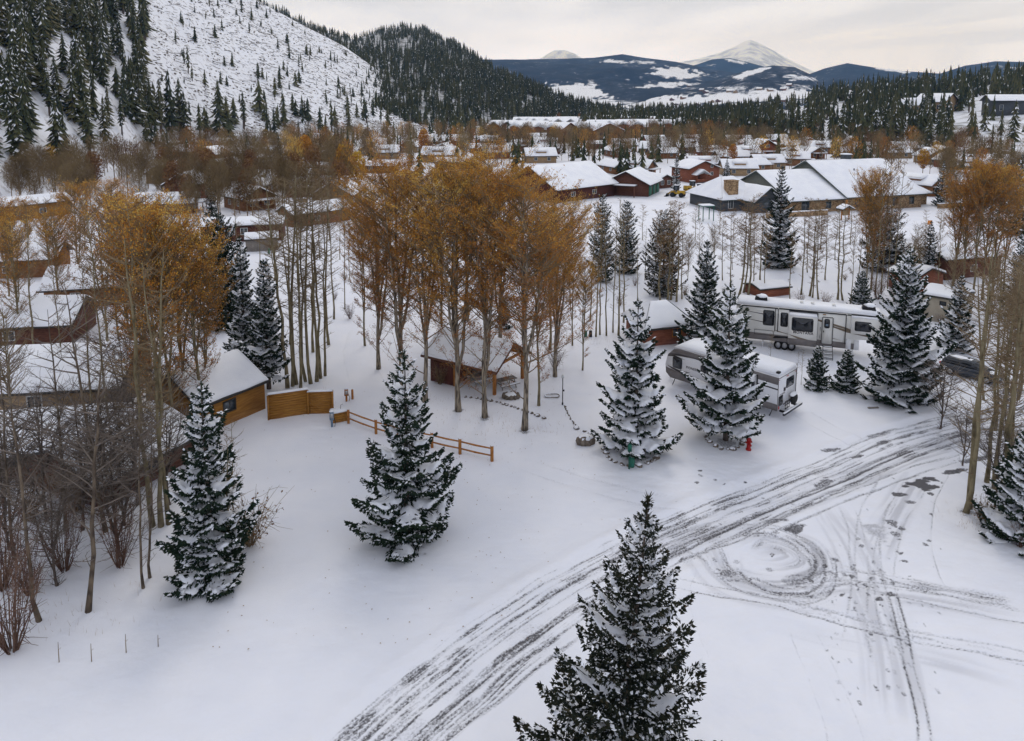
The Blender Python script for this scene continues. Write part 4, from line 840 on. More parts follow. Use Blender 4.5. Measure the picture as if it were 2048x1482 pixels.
# rear wall
side_window(tr, .38, 2.28, .95, .62, 0, rear=h_ + .001, name='rear_window', r=.08); side_window(tr, -.82, 1.25, .48, .62, 0, rear=h_ + .001, name='rear_hatch', r=.03)
b = MB()
for z, y0, y1 in ((2.95, -1.2, 1.2),): b.box((h_ + .012, 0, z), (.02, 2.36, .035))
b.box((h_ + .012, -1.23, 1.85), (.03, .04, 2.4)); b.box((h_ + .012, 1.23, 1.85), (.03, .04, 2.4)); b.build('corner_trim', M['rvdark'], tr)
for y in (-1.1, -.1, 0, .1, 1.1): MB().box((h_ + .02, y, 2.84), (.03, .10, .04)).build('marker_lamp', M['taillight'], tr)
MB().box((h_ + .02, -.35, 1.95), (.04, .22, .25)).build('camera_mount', M['rvdark'], tr)
decal_r = MB().box((h_ + .006, .35, .85), (.008, 1.6, .10)).build('stripe', M['rvgrey'], tr)
text_mesh("PIONEER", .16, tr, M['rvgrey'], (h_ + .008, -.62, 1.68), rot=(R(90), 0, R(90)))
b = MB(); b.box((h_ + .55, 0, .50), (.14, 2.5, .14)); b.box((h_ + .25, -.8, .5), (.6, .1, .12)); b.box((h_ + .25, .8, .5), (.6, .1, .12)); bp_ = b.build('bumper', M['black'], tr); MB().box((h_ + .55, 0, .60), (.16, 2.46, .05)).build('snow', M['roofsnow'], bp_)
b = MB()
for y in (-.72, -.45, -.18): b.box((h_ + .35, y, .95), (.04, .04, .6))
for z in (.7, .95, 1.22): b.box((h_ + .35, -.45, z), (.04, .62, .04))
b.build('cargo_rack', M['black'], tr)
an = np.linspace(0, 2 * np.pi, 21)[:-1]; b = MB(); b.add(*[[(h_ + x, .62 + .35 * math.cos(a), 1.0 + .35 * math.sin(a)) for x in (.14, .38) for a in an] + [(h_ + .14, .62, 1.0), (h_ + .38, .62, 1.0)]], T=[(i, (i + 1) % 20, 40) for i in range(20)] + [(20 + i, 20 + (i + 1) % 20, 41) for i in range(20)], Q=[(i, (i + 1) % 20, 20 + (i + 1) % 20, 20 + i) for i in range(20)])
sp = b.build('spare_wheel', M['rubber'], tr); MB().blob((h_ + .26, .5, 1.36), (.2, .42, .14), 3).build('snow', M['roofsnow'], sp, smooth=True)
for y in (-1.05, 1.05): MB().box((h_ + .02, y, .8), (.04, .12, .22)).build('tail_lamp', M['taillight'], tr)
for y in (-1.0, 1.0):
    for x in (-h_ + .9, h_ - .5): MB().tube([(x, y, FL), (x - .12, y * 1.02, .3), (x - .25, y * 1.05, -.02)], .035, 6).build('stabiliser_jack', M['black'], tr)
    for x in (-.3, .65): wheel(tr, x - .3, y * 1.0, .34, .22)
MB().tube([(-h_ + .6, -.6, .6), (-h_ - .7, 0, .6)], .05, 4).tube([(-h_ + .6, .6, .6), (-h_ - .7, 0, .6)], .05, 4).tube([(-h_ - .5, 0, .95), (-h_ - .5, 0, -.02)], .05, 6).build('hitch', M['black'], tr)
MB().box((h_ - .1, yn + .15, TP + .26), (.25, .25, .12)).build('roof_vent', M['black'], tr)
# long cream fifth-wheel
A = np.array(gp(1470, 690)); B = np.array(gp(1776, 724)); e = (B - A) / np.linalg.norm(B - A); Lt = float(np.linalg.norm(B - A)); c = (A + B) / 2 + np.array([-e[1], e[0]]) * 1.27
fw = empty('fifth_wheel_trailer', (c[0], c[1], gz(*c)), math.atan2(e[1], e[0]), "long cream fifth-wheel trailer with slide-outs, steps and snowy roof, behind the white one", 'trailer'); fw.scale = (1, 1.12, 1.19)
h_ = Lt / 2; FL, TP = .75, 3.75
body = [(-h_, FL), (h_ - 3.0, FL), (h_ - 2.9, 1.6), (h_ - .2, 1.75), (h_ + .15, 2.3), (h_ + .1, 3.1), (h_ - .7, TP - .1), (h_ - 1.4, TP), (-h_ + .2, TP), (-h_, TP - .15)]
MB().prism(body, yn, -yn).build('body', M['rvcream'], fw)
MB().prism([(-h_ + .05, TP + .004), (h_ - 1.4, TP + .004), (h_ - .6, TP - .08), (h_ - .75, TP + .1), (h_ - 1.6, TP + .22), (-h_ + .2, TP + .24)], yn + .03, -yn - .03).build('snow', M['roofsnow'], fw)
decal(fw, [(-h_, FL), (h_ - 3.0, FL), (h_ - 3.0, FL + .5), (-h_, FL + .62)], yn, 'rvgrey', 'lower_band')
def X(px): return -h_ + (px - 1470) / (1776 - 1470) * Lt * (1 + .06 * (1 - (px - 1470) / 306.0) * 1.0) - .0
b = MB()
for (x0, x1) in ((-h_, X(1553)), (X(1554.5), X(1688)), (X(1690), h_ - 1.0)): b.box(((x0 + x1) / 2, yn - .015, TP - .09), (x1 - x0 - .02, .05, .09))
for x in (X(1548), X(1553.5), X(1688)): b.box((x, yn - .03, 2.62 if x < 0 else 2.4), (.07, .06, 2.0 if x < 0 else 2.5))
b.build('awning_rail', M['black'], fw)
side_window(fw, X(1535), 2.75, 1.0, 1.25, yn - .002); side_window(fw, X(1566), 2.72, .62, 1.15, yn - .002)
decal(fw, [(-h_ + .3, 3.25), (X(1525), 3.0), (X(1548), 2.86), (X(1548), 2.92), (X(1525), 3.08)], yn - .003, 'rvdark'); decal(fw, [(-h_ + .3, 2.6), (X(1525), 2.3), (X(1525), 2.37)], yn - .003, 'rvdark')
decal(fw, [(X(1585), 3.45), (X(1640), 3.0), (X(1690), 2.55), (X(1720), 2.05), (X(1690), 2.40), (X(1640), 2.82)], yn - .003, 'rvbrown')
decal(fw, [(X(1640), 2.75), (X(1690), 2.15), (X(1745), 1.85), (h_ - .3, 1.8), (X(1745), 2.0), (X(1700), 2.3)], yn - .004, 'rvbrown')
decal(fw, [(X(1548), 1.75), (X(1580), 1.45), (X(1553), 1.6)], yn - .003, 'rvbrown'); decal(fw, [(X(1640), 1.75), (X(1680), 1.42), (X(1655), 1.55)], yn - .003, 'rvbrown')
bx = MB(); x0, x1 = X(1575), X(1631)
bx.box(((x0 + x1) / 2, yn - .45, 2.12), (x1 - x0, .9, 2.5)); s1 = bx.build('slide_out', M['rvcream'], fw)
decal(s1, [(x0, .87), (x1, .87), (x1, 1.42), (x0, 1.42)], yn - .9, 'rvgrey', 'lower_band'); side_window(fw, (x0 + x1) / 2 - .05, 2.68, (x1 - x0) * .72, 1.05, yn - .902, parent=s1)
text_mesh("MONTANA", .32, s1, M['rvdark'], ((x0 + x1) / 2 + .05, yn - .91, 1.98), sx=1.05, bold=.008)
decal(s1, [(x0, 1.75), (x0 + 1.9, 1.42), (x0 + .9, 1.42)], yn - .9, 'rvbrown')
MB().box(((x0 + x1) / 2, yn - .45, 3.43), (x1 - x0 - .03, .88, .12), taper=.97).build('snow', M['roofsnow'], s1)
b = MB(); b.box((x1 + .04, yn - .03, 2.2), (.08, .08, 2.7)); b.box(((x0 + x1) / 2, yn - .03, 3.56), (x1 - x0, .08, .07)); b.build('flange', M['black'], s1); MB().box((x1 + .008, yn - .45, 2.7), (.014, .4, .9)).build('side_window', M['glass'], s1)
xd = X(1652); b = MB().prism(rrect(xd, 2.15, .95, 2.3, .14), yn - .035, yn + .01); dr = b.build('door', M['rvcream'], fw)
q = MB()
for (cx_, cz_, sx_, sz_) in ((xd - .50, 2.15, .05, 2.2), (xd + .50, 2.15, .05, 2.2), (xd, 3.28, .95, .05)): q.box((cx_, yn - .03, cz_), (sx_, .05, sz_))
q.build('door_frame', M['black'], dr); side_window(fw, xd - .05, 2.75, .42, .7, yn - .037, parent=dr, name='door_window'); MB().box((xd - .05, yn - .08, 2.62), (.24, .01, .16)).build('sticker', M['bluem'], dr); MB().box((xd - .34, yn - .07, 2.05), (.08, .05, .14)).build('door_handle', M['black'], dr)
q = MB(); P = [(xd - .62, yn - .06, 1.4), (xd - .66, yn - .2, 1.6), (xd - .62, yn - .2, 2.0), (xd - .66, yn - .2, 2.3), (xd - .62, yn - .06, 2.4)]; q.tube(P, .025, 5); q.build('grab_rail', M['black'], fw)
st = MB(); ss = MB()
for k in range(4): st.box((xd + .1, yn - .25 - k * .28, .80 - k * .21), (.85, .26, .04)); ss.box((xd + .1, yn - .25 - k * .28, .835 - k * .21), (.8, .24, .03))
for s_ in (-.34, .54): st.tube([(xd + s_, yn - .1, .9), (xd + s_, yn - 1.2, -.02)], .03, 4)
so2 = st.build('entry_steps', M['black'], fw); ss.build('snow', M['roofsnow'], so2)
x0, x1 = X(1698), X(1757); s2 = MB().box(((x0 + x1) / 2, yn - .25, 2.9), (x1 - x0, .5, 1.35)).build('slide_out', M['rvcream'], fw); side_window(fw, (x0 + x1) / 2 - .3, 2.9, (x1 - x0) * .52, .72, yn - .502, parent=s2)
MB().box(((x0 + x1) / 2, yn - .25, 3.62), (x1 - x0, .48, .09)).build('snow', M['roofsnow'], s2); q = MB(); q.box((x1 + .04, yn - .28, 2.9), (.08, .56, 1.5)); q.box(((x0 + x1) / 2, yn - .02, 3.72), (x1 - x0, .06, .06)); q.build('flange', M['black'], s2)
for (xa, xb) in ((1690, 1700), (1706, 1716)): MB().box(((X(xa) + X(xb)) / 2, yn - .01, 1.15), (X(xb) - X(xa), .03, .85)).build('baggage_door', M['rvwhite'], fw)
q = MB().box((X(1526), yn - .012, 1.62), (X(1546) - X(1508), .02, .03)).box((X(1526), yn - .012, 1.22), (X(1546) - X(1508), .02, .03)).box((X(1508), yn - .012, 1.42), (.03, .02, .4)).box((X(1546), yn - .012, 1.42), (.03, .02, .4)); q.build('hatch_trim', M['black'], fw)
for x in (X(1556), X(1569), X(1583)):
    for y in (-1.0, 1.0): wheel(fw, x, y, .4, .24)
q = MB().prism([(X(1545), 1.0), (X(1549), 1.24), (X(1590), 1.24), (X(1594), 1.0), (X(1590), 1.12), (X(1549), 1.12)], yn - .03, yn + .02); q.build('wheel_arch', M['black'], fw)
for x in (X(1525), h_ - 3.2):
    for y in (-.9, .9): MB().box((x, y, .36), (.12, .12, .76)).build('landing_leg', M['rvwhite'], fw)
MB().box((h_ - 1.6, 0, 1.35), (.5, .4, .5)).build('king_pin', M['black'], fw)
for (px_, k) in ((1518, 1.1), (1735, 1.1)):
    ac = MB().box((X(px_), .1, TP + .36), (1.25, .85, .30), taper=.85).build('air_conditioner', M['black'], fw); MB().blob((X(px_) + .1, .1, TP + .55), (.62, .46, .15), 5).build('snow', M['roofsnow'], ac, smooth=True)
for px_ in (1600, 1622, 1665): MB().box((X(px_), .1, TP + .3), (.3, .3, .14)).build('roof_vent', M['rvcream'], fw)
MB().box((X(1645), yn - .02, 3.5), (.28, .04, .06)).build('porch_lamp', M['woodochre'], fw)
# ------------------------------------------------------------------ dark car
A = np.array(gp(1874, 742)); B = np.array(gp(2000, 775)); e = (B - A) / np.linalg.norm(B - A); c = (A + B) / 2 + np.array([-e[1], e[0]]) * .95
car = empty('parked_car', (c[0], c[1], gz(*c)), math.atan2(e[1], e[0]), "dark parked estate car with a little snow, behind the bare trunks at the right", 'car')
def loft_x(secs, m):
    "secs: list of (x, half width low, z low, half width mid, z mid, half width top, z top)"
    b = MB(); V = []
    for (x, w0, z0, w1, z1, w2, z2) in secs: V += [(x, -w0, z0), (x, -w1, z1), (x, -w2, z2), (x, w2, z2), (x, w1, z1), (x, w0, z0)]
    n_ = len(secs); Q = [(i * 6 + j, i * 6 + (j + 1) % 6, (i + 1) * 6 + (j + 1) % 6, (i + 1) * 6 + j) for i in range(n_ - 1) for j in range(6)]
    Q += [(0, 3, 2, 1), (0, 5, 4, 3)]; o = (n_ - 1) * 6; Q += [(o, o + 1, o + 2, o + 3), (o, o + 3, o + 4, o + 5)]
    b.add(V, Q=Q); return b
bd = loft_x([(-2.45, .70, .45, .80, .75, .72, .98), (-2.3, .86, .32, .92, .75, .84, 1.05), (-1.2, .90, .28, .95, .72, .90, 1.06), (.4, .90, .28, .95, .72, .90, 1.04), (1.2, .90, .28, .95, .70, .86, 1.0), (2.2, .86, .32, .92, .66, .78, .88), (2.5, .68, .42, .78, .62, .66, .76)], 0).build('body', M['carpaint'], car, smooth=False)
gh = loft_x([(-2.28, .80, 1.03, .76, 1.2, .66, 1.30), (-1.9, .84, 1.03, .78, 1.4, .64, 1.56), (-.4, .86, 1.03, .80, 1.42, .66, 1.60), (.3, .84, 1.03, .78, 1.36, .64, 1.52), (1.15, .80, 1.0, .74, 1.04, .66, 1.06)], 0).build('window', M['glass'], car)
loft_x([(-1.95, .66, 1.545, .655, 1.57, .62, 1.59), (-.4, .68, 1.59, .67, 1.61, .62, 1.64), (.35, .66, 1.50, .65, 1.53, .60, 1.56)], 0).build('roof', M['carpaint'], car)
for x in (-2.05, -.75, .25): MB().box((x, -.80, 1.3), (.09, .06, .55), ry=.0).build('pillar', M['carpaint'], car)
for x in (-1.5, 1.5):
    for y in (-.84, .84): wheel(car, x, y, .35, .22)
for y in (-.72, .72): MB().box((-2.44, y, .92), (.10, .26, .18)).build('tail_lamp', M['taillight'], car)
for y in (-.66, .66): MB().box((2.42, y, .70), (.14, .3, .12)).build('headlight', M['trimw'], car)
MB().blob((-.9, .1, 1.60), (1.0, .55, .05), 8, nu=16).build('snow', M['roofsnow'], car, smooth=True); MB().blob((1.7, 0, .93), (.55, .6, .05), 9, nu=16).build('snow', M['roofsnow'], car, smooth=True)
# ------------------------------------------------------------------ yellow machines by the garage
def loader(px, py, rz, label, arm=1):
    x, y = gp(px, py); r = empty('wheel_loader', (x, y, 0), rz, label, 'loader', "yellow machines parked by the garage")
    MB().box((-.9, 0, 1.35), (2.0, 1.5, .9), taper=.92).box((.3, 0, 1.0), (1.2, 1.1, .4)).box((1.3, 0, 1.1), (1.1, 1.0, .6), taper=.9).build('body', M['yellowm'], r)
    cb = MB()
    for (a, b_) in ((-.05, -.55), (-.05, .55), (1.05, -.55), (1.05, .55)): cb.box((a, b_, 2.35), (.1, .1, 1.3))
    cb.box((.5, 0, 3.03), (1.35, 1.35, .12)); cab = cb.build('cab', M['black'], r); MB().box((.5, 0, 2.35), (1.04, 1.04, 1.24)).build('glass', M['glassb'], cab); MB().box((.5, 0, 3.15), (1.3, 1.3, .12), taper=.9).build('snow', M['roofsnow'], cab)
    a_ = MB(); 
    for s_ in (-.5, .5): a_.tube([(1.0, s_, 1.5), (2.0, s_, 1.35), (2.8, s_, .5)], .1, 4)
    a_.build('arm', M['yellowm'], r)
    MB().prism([(2.7, .05), (3.5, .05), (3.5, .15), (3.0, .25), (2.85, .9), (2.7, .9)], -1.1, 1.1).build('bucket', M['black'], r)
    for s_ in (-.8, .8):
        for a in (-1.1, 1.3):
            wh_ = wheel(r, a, s_, .62, .42, rim='yellowm')
    MB().blob((-.9, 0, 1.85), (.85, .6, .12), 4).build('snow', M['roofsnow'], r, smooth=True)
    if arm > 1: MB().tube([(-1.9, 0, 1.2), (-2.9, 0, 3.2), (-3.9, 0, 1.8), (-3.9, 0, .5)], .14, 5).build('digging_arm', M['yellowm'], r)
loader(1356, 394, 2.6, "yellow backhoe parked nearest the garage's green doors", 2); loader(1398, 391, 1.2, "snow-topped loader with pale cab between the garage and the lodge"); loader(1381, 384, .2, "yellow loader half hidden between the other two machines")
# ------------------------------------------------------------------ fences, utility posts, stones
def at_g(px, py): x, y = gp(px, py); return np.array([x, y, gz(x, y)])
# L-shaped privacy fence
pf = empty('privacy_fence', tuple(at_g(617, 826)), 0, "L-shaped ochre board privacy fence with snow along its top", 'fence'); o = at_g(617, 826)
for (p0, p1, hh) in ((at_g(538, 838), at_g(617, 826), 2.1), (at_g(617, 826), at_g(666, 824), 1.9)):
    d_ = p1 - p0; Lg = np.hypot(d_[0], d_[1]); a = math.atan2(d_[1], d_[0]); c = (p0 + p1) / 2 - o
    b = MB(); nb_ = 11
    for k in range(nb_): b.box((c[0], c[1], c[2] - .15 + (k + .5) * (hh + .15) / nb_), (Lg, .05 + .006 * (k % 2), (hh + .15) / nb_ - .018), a)
    b.box((c[0], c[1], c[2] + hh / 2 - .05), (Lg - .05, .03, hh), a); b.build('board_panel', M['woodochre'], pf)
    MB().box((c[0], c[1], c[2] + hh + .06), (Lg + .12, .24, .12), a, taper=.96).build('snow', M['roofsnow'], pf)
for p in (at_g(538, 838), at_g(617, 826), at_g(666, 824)): q = p - o; MB().box((q[0], q[1] - .04, q[2] + .9), (.14, .14, 2.2)).build('post', M['woodochre'], pf)
# split-rail fence
fo = at_g(697, 844); rf = empty('split_rail_fence', tuple(fo), 0, "orange two-rail wooden fence running behind the lone spruce", 'fence')
FP = [at_g(697, 844), at_g(752, 866), at_g(808, 880), at_g(864, 893), at_g(920, 907), at_g(984, 921)]
for p in FP: q = p - fo; MB().box((q[0], q[1], q[2] + .5), (.19, .19, 1.3), .3).build('post', M['woodpost'], rf); MB().box((q[0], q[1], q[2] + 1.17), (.17, .17, .05), .3, taper=.8).build('snow', M['roofsnow'], rf)
for p0, p1 in zip(FP[:-1], FP[1:]):
    for hh in (.42, .95): a = p0 - fo + [0, 0, hh]; b_ = p1 - fo + [0, 0, hh]; MB().tube([a, (a + b_) / 2 + [0, 0, -.03], b_], [.055, .065, .05], 6).build('rail', M['woodpost'], rf)
# boxes and pedestals
p = at_g(679, 838); bx_ = empty('wooden_box', tuple(p), .5, "small ochre wooden utility box with snow on its lid, beside the rail fence", 'box')
b = MB()
for k in range(4): b.box((0, 0, .12 + k * .2), (1.25, .8, .185))
b.box((0, 0, .4), (1.2, .76, .8)); b.build('box_body', M['woodochre'], bx_); MB().box((0, 0, .88), (1.35, .9, .12), taper=.9).build('snow', M['roofsnow'], bx_); MB().tube([(.1, 0, .9), (.12, 0, 1.25), (.3, 0, 1.3)], .03, 5).build('pipe', M['steel'], bx_)
def pedestal(px, py, col, label, hh=1.25):
    p = at_g(px, py); r = empty('utility_pedestal', tuple(p), .3, label, 'utility post')
    MB().box((0, 0, hh * .3), (.16, .16, hh * .7)).box((0, 0, hh * .72), (.34, .26, hh * .5), taper=.85).build('body', M[col], r); MB().box((0, -.14, hh * .75), (.24, .02, hh * .3)).build('cover', M['steel'], r); MB().blob((0, 0, hh + .02), (.2, .16, .1), 2, flat=-.04).build('snow', M['roofsnow'], r, smooth=True)
    MB().tube([(.16, -.05, hh * .6), (.28, -.1, hh * .3), (.2, -.06, .0)], .02, 4).build('cable', M['black'], r)
pedestal(664, 851, 'bluem', "blue-grey utility pedestal capped with snow in front of the wooden box"); pedestal(693, 800, 'woodpost', "brown utility pedestal capped with snow left of the lane", 1.1)
p = at_g(705, 796); b = MB().cyl((0, 0, -.1), .1, .95, 8).build('wooden_post', M['woodpost'], loc=tuple(p)); tag(b, "short wooden post beside the brown utility pedestal at the lane", 'post')
p = at_g(1258, 938); g_ = empty('bag_dispenser', tuple(p), .1, "green waste-bag post with round bin in front of the ringed spruce", 'bin')
MB().box((0, 0, .9), (.09, .09, 2.0)).build('post', M['greenm'], g_); MB().box((0, -.08, 1.6), (.26, .14, .5)).build('bag_box', M['greenm'], g_)
bn = MB().tube([(.17, -.12, .25), (.17, -.12, .6), (.17, -.12, 1.0)], [.17, .19, .2], 14).build('bin', M['greenm'], g_); MB().blob((.17, -.12, 1.02), (.19, .19, .1), 3, flat=-.02).build('snow', M['roofsnow'], bn, smooth=True)
p = at_g(1497, 899); hyd = empty('fire_hydrant', tuple(p), .2, "red fire hydrant at the foot of the snow-laden spruce", 'hydrant')
b = MB().tube([(0, 0, 0), (0, 0, .1), (0, 0, .101), (0, 0, .75), (0, 0, .751), (0, 0, .82), (0, 0, .95), (0, 0, 1.0)], [.2, .2, .14, .14, .19, .19, .11, .04], 14); b.build('barrel', M['redm'], hyd)
for s_ in (-1, 1): MB().tube([(0, 0, .6), (s_ * .22, 0, .6), (s_ * .24, 0, .6)], [.07, .075, .075], 8).build('outlet', M['redm'], hyd)
MB().tube([(0, 0, .45), (0, -.26, .45)], .10, 10).build('pumper_outlet', M['redm'], hyd); MB().blob((0, 0, 1.0), (.12, .12, .05), 4).build('snow', M['roofsnow'], hyd, smooth=True)
p = at_g(1466, 893)
# stone borders: each boulder a stone of its own in the ring
def stones(pts, s, label, group, seed, snow=True, name='border_stone'):
    rr = random.Random(seed); C = catmull(np.array([gp(*q) for q in pts]), 10); seg = np.hypot(*np.diff(C, axis=0).T); cum = np.concatenate([[0], np.cumsum(seg)]); d_ = .3; k = 0
    while d_ < cum[-1]:
        x = np.interp(d_, cum, C[:, 0]); y = np.interp(d_, cum, C[:, 1]); q = s * rr.uniform(.6, 1.3); a = rr.uniform(.8, 1.3)
        r = empty(name, (x + rr.uniform(-.05, .05), y + rr.uniform(-.05, .05), gz(x, y)), rr.uniform(0, 3), label, 'stone', group)
        MB().blob((0, 0, .03), (q * a, q, q * .62), seed + k, nu=8, nv=5, amp=.2).build('rock', M['rock'], r)
        if snow: MB().blob((0, 0.02, q * .42), (q * a * .82, q * .82, q * .35), seed + k + 50, nu=9, nv=5).build('snow', M['boughsnow'], r, smooth=True)
        d_ += q * 2 * rr.uniform(1.0, 1.7); k += 1
stones([(925, 797), (955, 803), (990, 812), (1025, 824), (1060, 835), (1100, 846)], .16, "small stone in the shelter's curved border", "stones bordering the shelter's yard", 10)
stones([(1148, 856), (1165, 862), (1185, 870), (1200, 878)], .24, "stone in the row above the snow-capped boulder", "stones above the snow-capped boulder", 40)
stones([(1128, 815), (1137, 835), (1150, 852)], .07, "tiny stone below the lamp post", "stones below the lamp post", 60, False)
stones([(1206, 895), (1222, 922), (1260, 932), (1300, 925), (1322, 905)], .24, "stone in the ring by the green bin", "stones ringing the spruce by the green bin", 70)
stones([(1408, 872), (1425, 890), (1455, 900), (1480, 892), (1488, 878)], .22, "stone in the ring by the red hydrant", "stones ringing the spruce by the hydrant", 90)
def boulder(px, py, rad, label, seed, hollow=False):
    p = at_g(px, py); r = empty('boulder', tuple(p), .2, label, 'boulder')
    MB().blob((0, 0, rad[2] * .35), rad, seed, nu=14, nv=7, amp=.14).build('rock', M['rock'], r, smooth=False); MB().blob((0.02, .04, rad[2] * .85), (rad[0] * .86, rad[1] * .86, rad[2] * .55), seed + 1, nu=14, nv=7, amp=.05).build('snow', M['roofsnow'], r, smooth=True)
boulder(1171, 888, (.72, .5, .5), "flat grey boulder with a thick snow cap left of the ringed spruce", 5)
p = at_g(1022, 803); fp = empty('fire_pit', tuple(p), 0, "round stone fire pit filled with snow beside the shelter's front post", 'fire pit')
for k in range(12):
    a = k * math.pi / 6; MB().blob((.62 * math.cos(a), .5 * math.sin(a), .16), (.2, .18, .22), k, nu=8, nv=5, amp=.2).build('stone', M['rock'], fp)
MB().blob((0, 0, .2), (.62, .5, .26), 7, nu=14, nv=6, amp=.04, flat=0).build('snow', M['roofsnow'], fp, smooth=True)
# picnic table in the shelter
def picnic(px, py, rz, label):
    p = at_g(px, py); r = empty('picnic_table', tuple(p), rz, label, 'table')
    t_ = MB()
    for k in range(5): t_.box((-.32 + k * .16, 0, .75), (.145, 1.9, .05))
    t_.build('tabletop', M['woodgrey'], r)
    for s_ in (-.72, .72): q = MB().box((s_, 0, .45), (.28, 1.9, .05)).build('bench', M['woodgrey'], r); MB().box((s_, 0, .51), (.26, 1.8, .06)).build('snow', M['roofsnow'], q)
    for y in (-.7, .7):
        for s_ in (-1, 1): MB().tube([(s_ * .25, y, .73), (s_ * .6, y, -.03)], .05, 4).build('leg', M['woodgrey'], r)
        MB().box((0, y, .42), (1.6, .05, .1)).build('crossbar', M['woodgrey'], r)
picnic(1012, 778, R(-58), "grey picnic table with snowy bench at the shelter's open right side"); picnic(960, 768, R(-58), "grey picnic table in the shade inside the shelter")
# lamp post, chain ring, board post at right
p = at_g(1125, 815); lp = empty('lamp_post', tuple(p), 0, "thin black lamp post right of the orange trees", 'lamp post')
MB().tube([(0, 0, -.1), (0, 0, .2), (0, 0, .21), (0, 0, 2.35)], [.07, .07, .04, .035], 8).build('pole', M['black'], lp); MB().tube([(0, 0, 2.35), (0, 0, 2.36), (0, 0, 2.58), (0, 0, 2.62)], [.05, .13, .10, .03], 10).build('lamp_head', M['trimw'], lp); MB().box((.09, 0, 1.25), (.12, .1, .12)).build('outlet_box', M['black'], lp)
fpn = at_g(1104, 797); ch = empty('rope_ring', tuple(fpn), 0, "dark hoop-shaped bed edging with snow beside the lamp post", 'garden edging'); an = np.linspace(0, 2 * np.pi, 30); MB().tube(np.stack([.62 * np.cos(an), .42 * np.sin(an), .12 + .03 * np.sin(3 * an)], 1), .045, 5).build('edging', M['rock'], ch)
MB().tube(np.stack([.62 * np.cos(an[8:22]), .42 * np.sin(an[8:22]), .17 + .03 * np.sin(3 * an[8:22])], 1), .05, 5).build('snow', M['roofsnow'], ch)
p = at_g(1858, 462); sg = empty('trail_sign', tuple(p), .1, "small orange square sign on a post right of the lodge", 'sign'); MB().box((0, 0, .6), (.1, .1, 1.6)).build('post', M['woodgrey'], sg); MB().box((0, -.07, 1.7), (.95, .04, .85)).build('panel', M['orange'], sg)
p = at_g(1741, 447); sg = empty('trail_sign', tuple(p), .1, "small white sign on a post before the lodge's right wing", 'sign'); MB().box((0, 0, .6), (.08, .08, 1.6)).build('post', M['woodgrey'], sg); MB().box((0, -.06, 1.6), (.5, .03, .75)).build('panel', M['trimw'], sg)
# steel playground frame left of the lodge
p = at_g(1412, 440); pg = empty('steel_frame', tuple(p), .2, "green steel frame standing in the snow left of the lodge's garden wall", 'frame')
for (x, y) in ((-1.2, -1), (1.2, -1), (-1.2, 1), (1.2, 1)): MB().box((x, y, 1.6), (.14, .14, 3.3)).build('post', M['greenm'], pg)
MB().box((0, 0, 3.2), (2.9, 2.5, .12)).build('top', M['greenm'], pg); MB().box((0, 0, 3.36), (2.8, 2.4, .2), taper=.9).build('snow', M['roofsnow'], pg)
# thin stakes in the lower left, green markers
for i, (px, py, hh) in enumerate([(118, 1322, 1.0), (183, 1320, .9), (252, 1302, .95), (316, 1290, .6)]):
    p = at_g(px, py); t_ = MB().tube([(0, 0, -.1), (.01, 0, hh * .5), (.02, .01, hh)], [.022, .018, .012], 5).tube([(0, 0, hh * .6), (.12, .03, hh * .7)], .008, 3).build('dry_stalk', M['twig'], loc=tuple(p))
    tag(t_, f"thin dry stalk in the snow, {ORD[i]} of four along the lower left", 'stalk', "dry stalks along the lower left")
p = at_g(538, 508); t_ = MB().box((0, 0, .4), (.3, .3, 1.0), taper=.85).build('green_marker_box', M['greenm'], loc=tuple(p)); tag(t_, "small green utility box in front of the grey shed", 'utility box')
for i, (px, py) in enumerate([(1171, 672), (1181, 672)]):
    p = at_g(px, py); t_ = MB().box((0, 0, .3), (.34, .3, .75), taper=.9).build('utility_box', M['greenm' if i == 0 else 'black'], loc=tuple(p)); tag(t_, ["small green utility box at the foot of the bare aspens beside the orange trees", "small black utility box right next to a green one by the bare aspens"][i], 'utility box')
p = at_g(1746, 820); t_ = MB().box((0, 0, .05), (.9, .16, .09), .1).build('loose_board', M['woodgrey'], loc=tuple(p)); tag(t_, "short dark board lying in the snow below the tall snow-laden spruce", 'board')
# roped wire posts near the small spruces
for i, (px, py) in enumerate([(1658, 778), (1777, 812)]):
    p = at_g(px, py); t_ = MB().tube([(0, 0, -.1), (0, 0, 1.2)], .025, 5).build('thin_stake', M['black'], loc=tuple(p)); tag(t_, ["thin dark stake right of the left small spruce", "thin dark stake in front of the tall snow-laden spruce"][i], 'stake')
lt = MB(); rs = np.random.RandomState(8)
for k in range(420):
    a, b = (rs.normal(960, 170), rs.normal(850, 60)) if k < 240 else (rs.uniform(380, 1250), rs.uniform(860, 1300))
    x, y = gp(a, b); s_ = rs.uniform(.02, .06); an = rs.uniform(0, 6.28); z = gz(x, y) + .05; c_, d_ = math.cos(an) * s_, math.sin(an) * s_
    lt.add([(x - c_, y - d_, z), (x + d_ * .6, y - c_ * .6, z + .01), (x + c_, y + d_, z), (x - d_ * .6, y + c_ * .6, z + .015)], Q=[(0, 1, 2, 3)])
tag(lt.build('leaf_litter', M['grass']), "scattered brown leaves and bits lying on the snow", 'leaf litter', kind='stuff')
